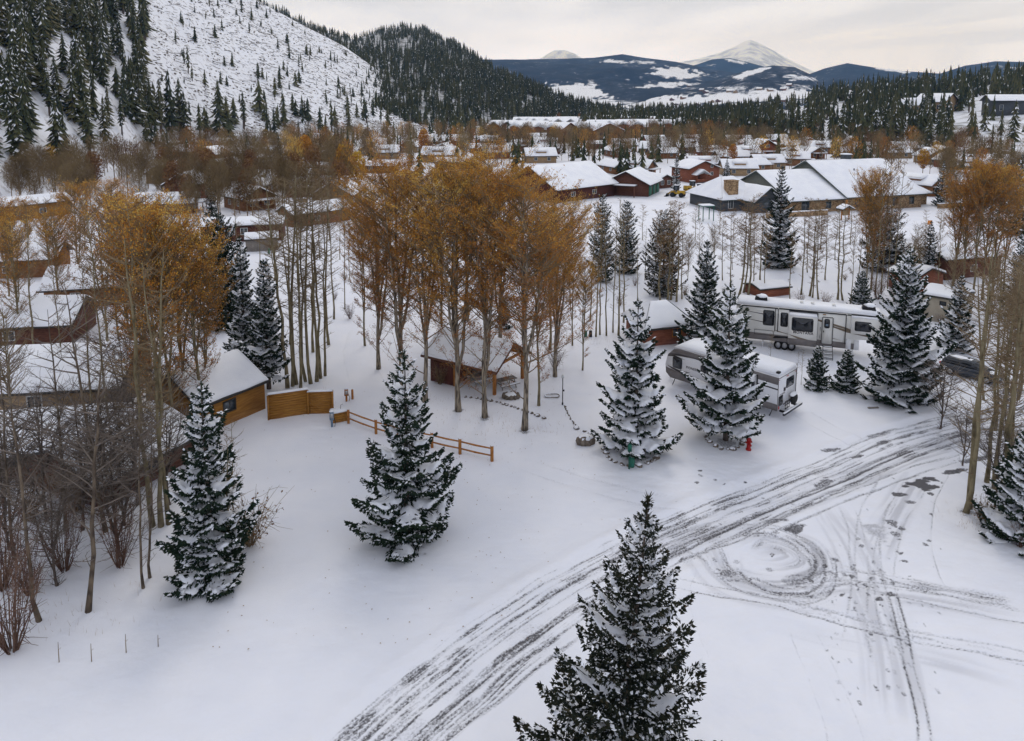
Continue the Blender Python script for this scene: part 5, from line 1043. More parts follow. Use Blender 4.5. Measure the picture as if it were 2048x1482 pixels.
# dry grass at the tree feet
gr = MB(); rs = np.random.RandomState(3)
for (px, py, n_, sx, sy) in [(917, 832, 22, 1.2, .5), (970, 845, 40, 1.6, .5), (1049, 866, 70, 1.7, .5), (1000, 850, 60, 3.0, .5), (890, 800, 30, 1.5, .5), (1085, 860, 20, 1, .3), (800, 1010, 10, 1, .5), (1938, 1028, 60, .7, .4), (1955, 1050, 40, .6, .3), (230, 1200, 50, 3, 1.2), (60, 1250, 60, 2.5, 1), (1230, 680, 120, 3.5, 1.0), (610, 790, 60, 3, 1.0)]:
    x0, y0 = gp(px, py)
    for k in range(n_):
        x = x0 + rs.normal(0, sx); y = y0 + rs.normal(0, sy); z = gz(x, y); hh = rs.uniform(.12, .5); a = rs.uniform(0, 6.28); dx, dy = math.cos(a) * .007, math.sin(a) * .007
        gr.add([(x - dx, y - dy, z - .02), (x + dx, y + dy, z - .02), (x + rs.normal(0, .1), y + rs.normal(0, .1), z + hh)], T=[(0, 1, 2)])
tag(gr.build('dry_grass', M['grass']), "dry grass blades poking through the snow at the tree feet", 'grass', kind='stuff')
# ------------------------------------------------------------------ tree builders
def conifer(h, r, seed, dens=1.0, gap=1.0, snow=.8, needle='needle', shape=.85, bare=.04, up=0.0, tuft=1.0, loaded=0.0, levels=None, lean=0.0, top_brown=False, fleck=1.0):
    "spruce: trunk, layered boughs of needle tufts, snow lying on the boughs"
    rs = np.random.RandomState(seed)
    root = empty('spruce_tree')
    tb = MB(); zz = np.linspace(-.25, h * .985, 9)
    tb.tube(np.stack([np.sin(zz * .3 + seed) * .02 * h * .1, np.cos(zz * .23 + seed) * .1, zz], 1), np.linspace(.016 * h + .03, .012, 9), 7)
    tb.build('trunk', M['barkdark'], root)
    nl = levels or int(11 + h * 1.25)
    B = []
    for i in range(nl):
        f = bare + (1 - bare) * (max(0, i + rs.uniform(-.2, .2)) / nl) ** .95
        f = min(max(f, bare), .985)
        env = (1 - f) ** shape * min(1, .84 + (f - bare) * 3.0)
        Rl = r * env * rs.uniform(.84, 1.14) + .05
        nb = int(rs.randint(6, 9) * (1 if f < .8 else .75))
        a0 = rs.uniform(0, 6.28)
        for j in range(nb):
            az = a0 + j * 6.283 / nb + rs.uniform(-.3, .3)
            L = Rl * rs.uniform(.58, 1.15)
            rise = -.26 + .70 * f + up + rs.uniform(-.10, .08)
            B.append((f * h + rs.uniform(-.10, .10) * h / nl * 2, az, L, rise, f, rs.uniform(.26, .40)))
    B = np.array(B)
    n_t = np.maximum(6, (34 * dens * (B[:, 2] ** 1.4) + 9 * dens)).astype(int)
    bi = np.repeat(np.arange(len(B)), n_t); N = len(bi)
    t = rs.rand(N) ** .62; u = rs.uniform(-1, 1, N); u = np.sign(u) * np.abs(u) ** .7
    z0, az, L, rise, f, wf = B[bi].T
    ca, sa = np.cos(az), np.sin(az)
    cur = .26
    def axis(t, z0, L, rise): return t * L, z0 + L * (rise * t + cur * t * t - .12 * np.sin(t * 3.1))
    rad, zc = axis(t, z0, L, rise)
    w = wf * L * np.sin(np.pi * np.clip(t, .03, .99) ** .75) ** .7 + .04
    w = w * (.72 + .28 * np.abs(np.sin(t * (6 + L * 3) + az * 5)))                # finger-like side shoots
    side = u * w
    hang = rs.rand(N) < .45
    P = np.stack([ca * rad - sa * side, sa * rad + ca * side, zc - np.abs(u) * w * .30 - rs.uniform(0, .05, N) * (L * .4 + .3)], 1)
    sc_t = (.16 + .045 * np.minimum(L, 3)) * rs.uniform(.6, 1.25, N) * tuft
    D = np.stack([ca * .9 - sa * u * 1.0 + rs.normal(0, .28, N), sa * .9 + ca * u * 1.0 + rs.normal(0, .28, N), rs.uniform(-.35, .30, N)], 1)
    D[hang, 2] -= rs.uniform(.6, 1.8, hang.sum())
    tipm = t > .85; D[tipm, 2] = np.abs(D[tipm, 2]) * .6
    D /= np.linalg.norm(D, axis=1)[:, None]
    Rn = rs.normal(0, 1, (N, 3)); S1 = np.cross(D, Rn); S1 /= np.linalg.norm(S1, axis=1)[:, None] + 1e-9; S2 = np.cross(D, S1)
    wv = sc_t * .27
    V = np.stack([P - D * sc_t[:, None] * .35 - S1 * wv[:, None], P - D * sc_t[:, None] * .35 + S1 * wv[:, None], P + D * sc_t[:, None] * .65,
                  P - D * sc_t[:, None] * .25 - S2 * wv[:, None], P - D * sc_t[:, None] * .25 + S2 * wv[:, None], P + D * sc_t[:, None] * .6 + S1 * wv[:, None] * .4], 1).reshape(-1, 3)
    T = np.arange(N * 6).reshape(-1, 3)
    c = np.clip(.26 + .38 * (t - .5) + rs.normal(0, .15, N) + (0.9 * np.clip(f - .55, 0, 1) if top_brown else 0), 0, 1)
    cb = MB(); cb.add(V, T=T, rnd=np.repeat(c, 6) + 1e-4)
    for q in range(len(B)):
        z_, a_, L_, ri_ = B[q, :4]; tt = np.array([0, .5, .95]); rr_, zz_ = axis(tt, z_, L_, ri_)
        cb.tube(np.stack([np.cos(a_) * rr_, np.sin(a_) * rr_, zz_ - .02], 1), [.018 + .008 * L_, .012 + .004 * L_, .004], 3, rnd=.35, cap=False)
    cb.tube([(0, 0, h * .9), (0.01, 0, h * .96), (0, 0, h * 1.0)], [.03, .022, .008], 4, rnd=.6)
    nt_ = int(40 * dens)
    zt = rs.uniform(.93, 1.0, nt_) * h; at_ = rs.uniform(0, 6.28, nt_); l_ = .22 * rs.uniform(.5, 1, nt_) * (h / 10) ** .5
    d_ = np.stack([np.cos(at_), np.sin(at_), rs.uniform(.3, 1.4, nt_)], 1) * l_[:, None]; p_ = np.stack([0 * zt, 0 * zt, zt - .1], 1); s_ = np.stack([-np.sin(at_), np.cos(at_), 0 * at_], 1) * .035
    V = np.stack([p_ - s_, p_ + s_, p_ + d_], 1).reshape(-1, 3); cb.add(V, T=np.arange(nt_ * 3).reshape(-1, 3), rnd=.5)
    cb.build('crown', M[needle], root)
    # snow: one lumpy pad along each bough, broken into lobes
    sb = MB()
    for q in range(len(B)):
        z_, a_, L_, ri_, f_, wf_ = B[q]
        if rs.rand() > snow and q > 3: continue
        t0 = rs.uniform(.06, .28); t1 = rs.uniform(.66, .93); nt2 = 7 + int(L_ * 3.5)
        if L_ < .5: t0, t1, nt2 = .1, .85, 4
        ph = rs.uniform(0, 6); tt = np.linspace(t0, t1, nt2); uu = np.array([-1, -.72, -.3, .12, .5, .82, 1.])
        TT, UU = np.meshgrid(tt, uu, indexing='ij')
        fr_ = (TT - t0) / (t1 - t0)
        lobe = (.60 + .40 * np.abs(np.sin(TT * (4 + L_ * 2.2) + ph + (UU > 0) * 1.3))) * np.clip(np.sin(np.pi * (fr_ * .88 + .08)) * 1.5, .12, 1)
        Wb = wf_ * L_ * np.sin(np.pi * np.clip(TT, .05, .97) ** .75) ** .8 + .03
        W = Wb * (.58 + .40 * loaded) * lobe
        rr_, zz_ = axis(TT, z_, L_, ri_)
        th = (.06 + .045 * min(L_, 2.5)) * (1 + .9 * loaded)
        bump = .75 + .5 * np.sin(TT * 9 + ph) * np.cos(UU * 3 + ph)
        prof = np.sqrt(np.clip(1 - UU ** 2, 0, 1))
        sd = UU * W
        zq = zz_ - np.abs(sd) * .30 + th * prof * bump * np.clip(np.sin(np.pi * fr_) * 1.6 + .15, 0, 1)
        cx_ = rr_ + rs.uniform(-.02, .02, TT.shape) * L_
        V = np.stack([np.cos(a_) * cx_ - np.sin(a_) * sd, np.sin(a_) * cx_ + np.cos(a_) * sd, zq + .015], -1).reshape(-1, 3)
        ii = np.arange(nt2 - 1)[:, None] * 7; jj = np.arange(6)[None]
        Qs = np.stack([ii + jj, ii + jj + 7, ii + jj + 8, ii + jj + 1], -1).reshape(-1, 4)
        keep = rs.rand(len(Qs)) < (.90 + .1 * loaded)
        sb.add(V, Q=Qs[keep])
    k = rs.rand(N) < (.035 + .05 * snow + .05 * loaded) * fleck
    Pk = P[k]; sk = sc_t[k] * rs.uniform(.3, .65, k.sum()) * (1 + .12 * fleck); nk = len(Pk); an = rs.uniform(0, 6.28, nk)
    e1 = np.stack([np.cos(an), np.sin(an), rs.normal(0, .25, nk)], 1) * sk[:, None]; e2 = np.stack([-np.sin(an), np.cos(an), rs.normal(0, .25, nk)], 1) * sk[:, None] * .6
    up_ = np.array([0, 0, 1.0]) * (sc_t[k] * .18)[:, None]
    V = np.stack([Pk + up_ - e1, Pk + up_ * .8 - e2, Pk + up_ * .9 + e1, Pk + up_ * .7 + e2, Pk + up_ * 2.2], 1).reshape(-1, 3); o_ = np.arange(nk)[:, None] * 5
    sb.add(V, T=np.concatenate([o_ + [0, 1, 4], o_ + [1, 2, 4], o_ + [2, 3, 4], o_ + [3, 0, 4]]))
    sb.build('snow', M['boughsnow'], root, smooth=True)
    return root

def far_conifer(h, r, seed, layers=9, pts=9, snow=.35, name='conifer_tree', thin=False):
    "one-mesh conifer for the slopes: ragged drooping tiers, snow scraps, bare stem at the foot"
    rs = np.random.RandomState(seed); b = MB()
    b.tube([(0, 0, -.6), (0, 0, h * .5), (0, 0, h)], [.018 * h, .012 * h, .002 * h], 4, m=1, cap=False)
    lo = .28 if thin else .06
    for i in range(layers):
        f = lo + (1 - lo) * (i + .2 * rs.rand()) / layers
        Rr = r * ((1 - f) ** .8) * (min(1, .6 + 2 * (f - lo)) if thin else 1) * rs.uniform(.8, 1.15) + .05 * r
        dz = h * (1 - lo) / layers; a0 = rs.uniform(0, 6.28)
        for j in range(pts):
            a = a0 + j * 6.283 / pts + rs.uniform(-.2, .2); R1 = Rr * rs.uniform(.55, 1.2); aw = 3.6 / pts * rs.uniform(.7, 1.1)
            z1 = f * h - dz * rs.uniform(.2, .9); zt = f * h + dz * rs.uniform(.7, 1.2)
            c1, s1 = math.cos(a), math.sin(a)
            V = [(0, 0, zt), (R1 * .62 * math.cos(a - aw), R1 * .62 * math.sin(a - aw), z1 + dz * .25), (R1 * c1, R1 * s1, z1), (R1 * .62 * math.cos(a + aw), R1 * .62 * math.sin(a + aw), z1 + dz * .25)]
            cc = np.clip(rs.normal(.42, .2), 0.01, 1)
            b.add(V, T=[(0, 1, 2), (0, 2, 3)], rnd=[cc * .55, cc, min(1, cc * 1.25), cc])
            if rs.rand() < snow:
                k0, k1 = rs.uniform(.25, .5), rs.uniform(.6, .98); V = np.array(V); up_ = np.array([0, 0, .05 * dz + .04])
                A_ = V[0] * (1 - k0) + V[2] * k0; q1 = V[0] * (1 - k1) + V[1] * k1; q2 = V[0] * (1 - k1) + V[2] * k1; q3 = V[0] * (1 - k1 * .8) + V[3] * k1 * .8
                ov = np.array([c1, s1, .4]) * .03 * r
                b.add([A_ + up_ + ov, q1 + up_ + ov, q2 + up_ + ov, q3 + up_ + ov], T=[(0, 1, 2), (0, 2, 3)], m=2)
    return b, name

def decid(h, spread, seed, name='aspen_tree', nb=34, sub=5, tw=3, leaves=0, leafsize=.1, leafmat='leafo', bark='barkaspen', twig='twig', base=.35, rtrunk=.11, stems=0, up=.9, shape='column', leaf_top=0.0, lean=(0, 0), twig_r=.010, clump=0.5, parts=('trunk', 'crown', 'leaves')):
    "broadleaf tree: bent trunk (and co-leading stems), rising limbs, twigs, remaining leaves"
    rs = np.random.RandomState(seed); root = empty(name)
    tb = MB(); cb = MB(); LP = []; 
    def stem(p0, hh, r0, dirv, zb):
        n = 10; zz = np.linspace(0, 1, n); ph = rs.uniform(0, 6)
        X = p0[0] + dirv[0] * (zz ** .8) * hh + np.cumsum(rs.normal(0, .006, n)) * hh * .8
        Y = p0[1] + dirv[1] * (zz ** .8) * hh + np.cumsum(rs.normal(0, .006, n)) * hh * .8
        X[0], Y[0] = p0[0], p0[1]; P = np.stack([X, Y, p0[2] + zz * hh], 1); rr_ = r0 * (1 - zz) ** .8 + .012
        if p0[2] < .2: rr_[0] *= 1.35
        tb.tube(P, rr_, 7); return P, rr_
    Ss = [stem((0, 0, -.25), h + .25, rtrunk, lean, base)]
    for k in range(stems):
        zf = rs.uniform(.14, .38); P, rr_ = Ss[0]; i = zf * 9; p = np.array([np.interp(i, range(10), P[:, q]) for q in range(3)])
        a = 6.283 * (k + rs.uniform(0, .6)) / max(1, stems); hh = (h - p[2]) * rs.uniform(.82, .98); d = spread * .42 / hh
        Ss.append(stem(p, hh, rtrunk * rs.uniform(.5, .72), (math.cos(a) * d, math.sin(a) * d), 0))
    for si, (P, rr_) in enumerate(Ss):
        nbr = nb if si == 0 else int(nb * .75)
        for b_ in range(nbr):
            f = (base if si == 0 else .12) + (1 - (base if si == 0 else .12)) * rs.rand() ** .9 * .97
            if si == 0 and rs.rand() < .06: f = base * rs.uniform(.5, 1)
            i = f * 9; p = np.array([np.interp(i, range(10), P[:, q]) for q in range(3)]); fr = p[2] / h
            if shape == 'column': e = spread * (.45 + .75 * math.sin(min(1, max(0, (fr - base * .6) / (1 - base * .6))) * 2.7)) * (1 - fr * .25)
            elif shape == 'round': e = spread * math.sqrt(max(.05, 1 - ((fr - .58) / .46) ** 2))
            elif shape == 'vase': e = spread * (.50 + .50 * min(1, fr * 1.4)) * (1.12 - max(0, fr - .78) * 3.2)
            else: e = spread * (1.1 - fr * .9)
            L = e * rs.uniform(.55, 1.1) * (.75 if si else 1); a = rs.uniform(0, 6.283); rise = up * rs.uniform(.6, 1.35)
            L = max(.25, L); m_ = 5; tt = np.linspace(0, 1, m_)
            cv = rs.uniform(-.12, .45)
            Q = p + np.stack([np.cos(a + tt * rs.normal(0, .3)) * tt * L, np.sin(a + tt * rs.normal(0, .3)) * tt * L, L * rise * (tt + cv * (tt ** 2 - tt)) * .9], 1)
            over = Q[-1, 2] - h * 1.0
            if over > 0: Q[:, 2] -= over * tt
            rb_ = min(rtrunk * .32, .010 + .011 * L) * (1 - tt) + twig_r * .9
            cb.tube(Q, rb_, 4 if L > 1 else 3, cap=False)
            for s_ in range(int(sub * (.5 + .5 * min(2, L / spread)) + rs.rand())):
                t0 = rs.uniform(.2, .98); q0 = np.array([np.interp(t0 * 4, range(5), Q[:, q]) for q in range(3)])
                a2 = a + rs.choice([-1, 1]) * rs.uniform(.3, 1.3); L2 = L * rs.uniform(.22, .48) * (1.15 - t0 * .5) + .12; r2 = rise * rs.uniform(.4, 1.3)
                q1 = q0 + np.array([math.cos(a2) * L2 * .55, math.sin(a2) * L2 * .55, L2 * .5 * r2]); q2 = q1 + np.array([math.cos(a2 + rs.normal(0, .3)) * L2 * .5, math.sin(a2 + rs.normal(0, .3)) * L2 * .5, L2 * .5 * r2 * rs.uniform(.3, 1.6)])
                cb.tube([q0, q1, q2], [twig_r * 1.2, twig_r, twig_r * .6], 3, cap=False); LP.append((q1, q2, L2))
                for w_ in range(tw):
                    tq = rs.uniform(.1, 1); g0 = q0 + (q2 - q0) * tq if tq > .5 else q0 + (q1 - q0) * tq * 2; v = rs.normal(0, 1, 3); v[2] = abs(v[2]) * .8 + .25; v *= L2 * rs.uniform(.25, .55) / np.linalg.norm(v)
                    g1 = g0 + v; nrm = np.cross(v, rs.normal(0, 1, 3)); nrm *= twig_r * .75 / (np.linalg.norm(nrm) + 1e-9)
                    nr2 = np.cross(v, nrm); nr2 *= twig_r * .75 / (np.linalg.norm(nr2) + 1e-9)
                    cb.add([g0 - nrm, g0 + nrm, g1, g0 + nr2], T=[(0, 1, 2), (0, 2, 3), (1, 3, 2)]); LP.append((g0, g1, L2 * .5))
    tb.build(parts[0], M[bark], root, smooth=True); cb.build(parts[1], M[twig], root)
    if leaves and LP:
        A = np.array([x[0] for x in LP]); B2 = np.array([x[1] for x in LP]); zz = B2[:, 2] / h
        wgt = (1 + leaf_top * zz ** 2) * (fbm(B2[:, 0] / (spread * .35) + 30, B2[:, 2] / (spread * .35), seed, 2) > (.5 - .5 * (1 - clump)) * 1.0 - .15).astype(float) + .12
        wgt /= wgt.sum(); k = rs.choice(len(LP), leaves, p=wgt); t = rs.rand(leaves)[:, None] ** .6
        C = A[k] * (1 - t) + B2[k] * t + rs.normal(0, .05 + leafsize * .4, (leaves, 3))
        s = leafsize * rs.uniform(.6, 1.25, leaves); n1 = rs.normal(0, 1, (leaves, 3)); n2 = np.cross(n1, rs.normal(0, 1, (leaves, 3)))
        n1 *= (s / np.linalg.norm(n1, axis=1))[:, None] * .62; n2 *= (s / np.linalg.norm(n2, axis=1))[:, None] * .5
        V = np.stack([C - n1, C - n2, C + n1 * 1.1, C + n2], 1).reshape(-1, 3)
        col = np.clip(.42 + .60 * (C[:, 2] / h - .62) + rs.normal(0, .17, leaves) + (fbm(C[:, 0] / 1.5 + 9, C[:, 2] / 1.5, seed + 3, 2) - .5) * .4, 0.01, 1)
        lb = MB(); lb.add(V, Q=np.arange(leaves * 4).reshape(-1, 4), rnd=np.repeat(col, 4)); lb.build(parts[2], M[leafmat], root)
    return root

def shrub(h, spread, seed, n=26, name='shrub', twig='twigred', leaves=0, leafmat='leafb', leafsize=.06, twig_r=.008):
    rs = np.random.RandomState(seed); b = MB(); LP = []
    for i in range(n):
        a = rs.uniform(0, 6.283); L = h * rs.uniform(.6, 1.1); o = spread * rs.uniform(.2, 1)
        P = [(0.06 * math.cos(a), .06 * math.sin(a), -.1)]; d = np.array([math.cos(a) * o / h, math.sin(a) * o / h, 1.0]); p = np.array(P[0])
        for k in range(4):
            p = p + d * L / 4 + rs.normal(0, .05, 3) * h * .5; P.append(tuple(p))
        b.tube(P, np.linspace(twig_r * 2.2, twig_r * .6, 5), 3, cap=False)
        for k in range(9):
            t0 = rs.uniform(.8, 4); j = int(min(3, t0)); g0 = np.array(P[j]) * (1 - (t0 - j)) + np.array(P[j + 1]) * (t0 - j)
            v = np.array([math.cos(a) * .4, math.sin(a) * .4, .3]) + rs.normal(0, .55, 3); v *= h * rs.uniform(.1, .3); g1 = g0 + v
            b.tube([g0, (g0 + g1) / 2 + rs.normal(0, .02, 3) * h, g1], [twig_r, twig_r * .8, twig_r * .4], 3, cap=False); LP.append((g0, g1))
    root = empty(name); b.build('stems', M[twig], root)
    if leaves:
        A = np.array([x[0] for x in LP]); B2 = np.array([x[1] for x in LP]); k = rs.randint(0, len(LP), leaves); t = rs.rand(leaves)[:, None]
        C = A[k] * (1 - t) + B2[k] * t + rs.normal(0, .04, (leaves, 3)); n1 = rs.normal(0, 1, (leaves, 3)) * leafsize * .4; n2 = rs.normal(0, 1, (leaves, 3)) * leafsize * .4
        lb = MB(); lb.add(np.stack([C - n1, C - n2, C + n1, C + n2], 1).reshape(-1, 3), Q=np.arange(leaves * 4).reshape(-1, 4), rnd=np.repeat(rs.uniform(0.05, 1, leaves), 4)); lb.build('leaves', M[leafmat], root)
    return root
# ------------------------------------------------------------------ spruces close by: foot (px, py), top row, half width in photo px
def spruce_at(px, py, pt, hw, seed, label, cat='spruce', group=None, tilt=0.0, **kw):
    x, y = gp(px, py); z = gz(x, y); h = at_y(px, pt, y)[2] - z
    ppm = FPX / (y * CP + HC * SP)
    o = conifer(h, hw / ppm * 1.12, seed, **kw); o.location = (x, y, z - .05); o.rotation_euler = (0, tilt, 0)
    return tag(o, label, cat, group)
spruce_at(815, 1078, 697, 118, 11, "tall snow-layered spruce standing alone in front of the split-rail fence", dens=1.9, snow=.8, shape=.80, loaded=.2, tuft=.85, levels=17, bare=.07)
spruce_at(1222, 1640, 985, 205, 12, "large foreground spruce with brown cone-hung twigs beside the tyre tracks", dens=2.0, snow=.42, shape=.93, needle='needleb', tuft=.66, up=.16, loaded=-.25, levels=25, fleck=2.3, tilt=.085)
spruce_at(425, 1160, 760, 92, 13, "snowy spruce at the edge of the bare thicket, a thin aspen in front", dens=1.2, snow=.85, shape=.7, loaded=.3)
spruce_at(1270, 905, 594, 86, 14, "snow-laden spruce rising from a stone ring behind the green bin", dens=1.3, snow=.95, shape=.72, loaded=.85, levels=16, bare=.12)
spruce_at(1450, 880, 560, 90, 15, "snow-laden spruce beside the red hydrant, hiding the middle of the white trailer", dens=1.3, snow=.95, shape=.70, loaded=.7, levels=17, top_brown=True, bare=.13)
spruce_at(1800, 802, 492, 82, 16, "tall snow-laden spruce hiding the nose of the long cream trailer", dens=1.2, snow=.95, shape=.70, loaded=.7, top_brown=True)
spruce_at(1633, 778, 690, 27, 17, "small snowy spruce, left one of the pair by the trailers", dens=1.3, snow=.7, shape=.75, group="pair of small spruces by the trailers")
spruce_at(1692, 785, 697, 27, 18, "small snowy spruce, right one of the pair by the trailers", dens=1.3, snow=.7, shape=.75, group="pair of small spruces by the trailers")
spruce_at(1407, 705, 478, 50, 19, "dense blue-green spruce between the snowy-roofed hut and the long cream trailer", dens=1.2, snow=.7, shape=.75, loaded=.2)
spruce_at(1556, 534, 328, 38, 20, "tall narrow spruce in front of the big stone lodge", dens=.8, snow=.8, shape=.72)
spruce_at(1912, 700, 548, 36, 21, "snowy spruce behind the dark parked car", dens=1.0, snow=.95, shape=.75, loaded=.6)
spruce_at(2042, 1075, 860, 78, 22, "snow-laden spruce cut off by the right edge beside the thin trunks", dens=1.4, snow=.95, shape=.65, loaded=.9)
spruce_at(1722, 612, 540, 30, 23, "small dark spruce behind the roof of the long cream trailer", dens=.9, snow=.7)
spruce_at(1855, 560, 440, 26, 24, "slim spruce behind the small snowy roofs on the right", dens=.7, snow=.8)
spruce_at(445, 655, 425, 52, 25, "round-topped pine at the left with light snow, beside the red cabin", cat='pine', dens=1.0, snow=.35, shape=.45, up=.3)
spruce_at(492, 745, 470, 42, 26, "tall layered spruce left of the tight aspen clump", dens=1.0, snow=.95, shape=.65, loaded=.4)
spruce_at(538, 778, 515, 46, 27, "layered spruce with a dark bare foot behind the wooden privacy fence", dens=1.0, snow=.95, shape=.55, loaded=.4, bare=.14)
spruce_at(424, 432, 333, 16, 28, "narrow dark spruce among the cabins, left of the red cabin", dens=.6, snow=.5)
spruce_at(1006, 655, 590, 18, 29, "small dark spruce half hidden behind the big orange trees", dens=.8, snow=.5)
spruce_at(1203, 560, 385, 30, 30, "thin snow-flecked conifer in the pale clump right of the orange trees", dens=.7, snow=.7, up=.2, shape=.5)
spruce_at(1252, 545, 400, 28, 31, "thin snow-flecked conifer beside the path, right one of the two", dens=.7, snow=.7, up=.2, shape=.5)
spruce_at(1325, 590, 420, 40, 32, "brownish sparse conifer above the snowy hut roof", dens=.45, snow=.35, up=.3, shape=.4, needle='needleb')
spruce_at(1765, 540, 400, 48, 33, "sparse brown-grey conifer in front of the lodge's right wing", dens=.35, snow=.5, up=.1, shape=.55, needle='needleb')
spruce_at(1352, 386, 300, 12, 34, "slim snowy spruce left of the red two-storey cabin", dens=.6, snow=.7)
spruce_at(1453, 366, 316, 11, 35, "small snowy spruce right of the red two-storey cabin", dens=.6, snow=.9)
spruce_at(1882, 412, 320, 19, 36, "snow-flecked spruce beside the lodge's right end", dens=.6, snow=.7)
spruce_at(2032, 470, 305, 32, 37, "dark spruce at the right edge behind the round orange tree", dens=.7, snow=.4)
spruce_at(2044, 640, 420, 46, 38, "snow-streaked spruce cut off by the right edge, below the dark one", dens=.8, snow=.8)
spruce_at(1895, 352, 292, 14, 39, "dark pointed spruce among the right-hand cabins", dens=.6, snow=.3)
spruce_at(500, 355, 280, 18, 40, "dark snow-flecked spruce among the cabins at the foot of the bare slope", dens=.5, snow=.7)
spruce_at(563, 345, 290, 9, 41, "very narrow dark spruce among the left cabins", dens=.5, snow=.2)
# ------------------------------------------------------------------ the big orange cottonwoods
CW = [decid(20, 4.5, 101, 'cottonwood_tree', 46, 9, 4, 36000, .072, 'leafo', 'barkcotton', base=.19, rtrunk=.23, stems=4, up=.92, shape='vase', leaf_top=.5, clump=.25),
      decid(20, 4.2, 102, 'cottonwood_tree', 46, 9, 4, 37000, .072, 'leafo', 'barkcotton', base=.18, rtrunk=.21, stems=4, up=.92, shape='vase', leaf_top=.5, clump=.25),
      decid(20, 4.7, 103, 'cottonwood_tree', 48, 9, 4, 35000, .072, 'leafo', 'barkcotton', base=.2, rtrunk=.22, stems=3, up=.9, shape='vase', leaf_top=.5, clump=.25),
      decid(18, 3.4, 104, 'cottonwood_tree', 46, 8, 4, 19000, .07, 'leafo', 'barkaspen', base=.22, rtrunk=.14, stems=2, up=1.0, shape='column', leaf_top=1.2)]
def place(proto, px, py, pt, wid=1.0, rz=0, label=None, group=None, cat=None, protoh=20.0, tilt=(0, 0), zoff=-.03):
    x, y = gp(px, py); z = gz(x, y); h = at_y(px, pt, y)[2] - z; s = h / protoh
    return take(proto, (x, y, z + zoff), rz, (s * wid, s * wid, s), label, group, cat, tilt)
gname = "big orange cottonwoods around the picnic shelter"
cw = [(757, 735, 350, 1.0, 1, "first big orange cottonwood, its trunk left of the lone spruce's tip"), (800, 775, 322, 1.0, 0, "big orange cottonwood whose trunk stands right behind the lone spruce"),
      (850, 805, 342, .95, 2, "orange cottonwood with its trunk at the shelter's left corner"), (917, 827, 318, 1.0, 0, "orange cottonwood in front of the shelter, low limb bent to the left"),
      (970, 840, 306, .95, 1, "orange cottonwood in front of the shelter's corner post"), (1049, 862, 360, 1.08, 2, "orange cottonwood with peeling snow-patched trunk nearest the boulders"),
      (1077, 820, 430, .9, 3, "slender pale-trunked cottonwood left of the black lamp post"), (885, 690, 345, 1.0, 3, "orange cottonwood directly behind the shelter's left half"),
      (1000, 690, 335, 1.0, 0, "orange cottonwood directly behind the shelter roof"), (1100, 700, 400, 1.1, 3, "outer orange cottonwood on the right flank of the big group"),
      (1145, 690, 470, .9, 3, "smallest orange cottonwood at the right rim of the big group"), (935, 640, 315, 1.0, 1, "tall orange cottonwood far back in the middle of the big group"), (1165, 740, 520, .9, 3, "small orange cottonwood low on the group's right rim, nearest the pale aspens"), (1110, 755, 395, 1.0, 1, "orange cottonwood behind the slender pale-trunked one by the lamp post"), (730, 690, 400, .9, 3, "outer orange cottonwood overhanging the snowy lane")]
for i, (a, b, c, wd, k, lab) in enumerate(cw):
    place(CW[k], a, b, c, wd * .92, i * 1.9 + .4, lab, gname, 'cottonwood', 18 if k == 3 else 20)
# ------------------------------------------------------------------ bare and half-bare aspens
AS = [decid(16, 1.5, 201 + k, 'aspen_tree', 38, 5, 4, 0, base=.30, rtrunk=.095, stems=0, up=.75, shape='column', lean=(rs_l * .02, 0)) for k, rs_l in enumerate((-1, 0, 1, .5))]
AL = [decid(16, 1.7, 211 + k, 'aspen_tree', 40, 6, 4, 1500, .075, 'leafb', base=.26, rtrunk=.10, up=.8, shape='column', leaf_top=.5) for k in range(3)]
BU = [decid(12, 3.0, 221 + k, 'aspen_tree', 46, 6, 4, 500, .09, 'leafb', base=.14, rtrunk=.12, stems=2, up=.9, shape='round', twig_r=.012) for k in range(3)]
OC = [decid(13, 2.6, 231 + k, 'aspen_tree', 44, 7, 4, 10000, .075, ['leafo', 'leafo', 'leafo'][k], base=.22, rtrunk=.12, stems=2, up=1.15, shape='vase', leaf_top=1.5) for k in range(3)]
SH = [shrub(2.2, 1.2, 241 + k, 30) for k in range(2)] + [shrub(2.0, 1.1, 251, 30, twig='twig', leaves=350)]
rnd = random.Random(7)
def clump(items, protos, h0, fmt, group, wid=(.9, 1.15), cat='aspen', tilt=.03):
    items = sorted(items)
    for i, (a, b, c) in enumerate(items):
        lab = fmt.format(ORD[i]) if '{' in fmt and i < len(ORD) else fmt
        place(protos[rnd.randrange(len(protos))], a, b, c, rnd.uniform(*wid), rnd.uniform(0, 6.28), lab, group, cat, h0, (rnd.uniform(-tilt, tilt), rnd.uniform(-tilt, tilt)))
clump([(575, 775, 340), (585, 772, 360), (593, 768, 330), (601, 775, 380), (612, 762, 350), (622, 766, 335), (633, 762, 350), (641, 755, 370), (626, 705, 360), (650, 750, 390), (658, 690, 370), (668, 640, 400), (600, 700, 380), (580, 690, 400)],
      AS, 16, "tall bare aspen, {} in the tight clump behind the wooden privacy fence", "bare aspens behind the privacy fence", (1.0, 1.3), tilt=.02)
clump([(1192, 672, 400), (1200, 668, 410), (1213, 670, 395), (1226, 664, 420), (1237, 670, 390), (1247, 645, 410), (1180, 640, 420)],
      AS, 16, "bare aspen, {} in the clump between orange trees and stone-ringed spruce", "bare aspens between the orange trees and the ringed spruce", (.8, 1.1))
clump([(1322, 612, 420), (1333, 608, 400), (1341, 600, 430), (1353, 604, 410), (1364, 598, 440), (1308, 560, 440)],
      AL, 16, "half-bare aspen, {} in the clump above the snowy hut roof", "half-bare aspens above the hut", (1.15, 1.6))
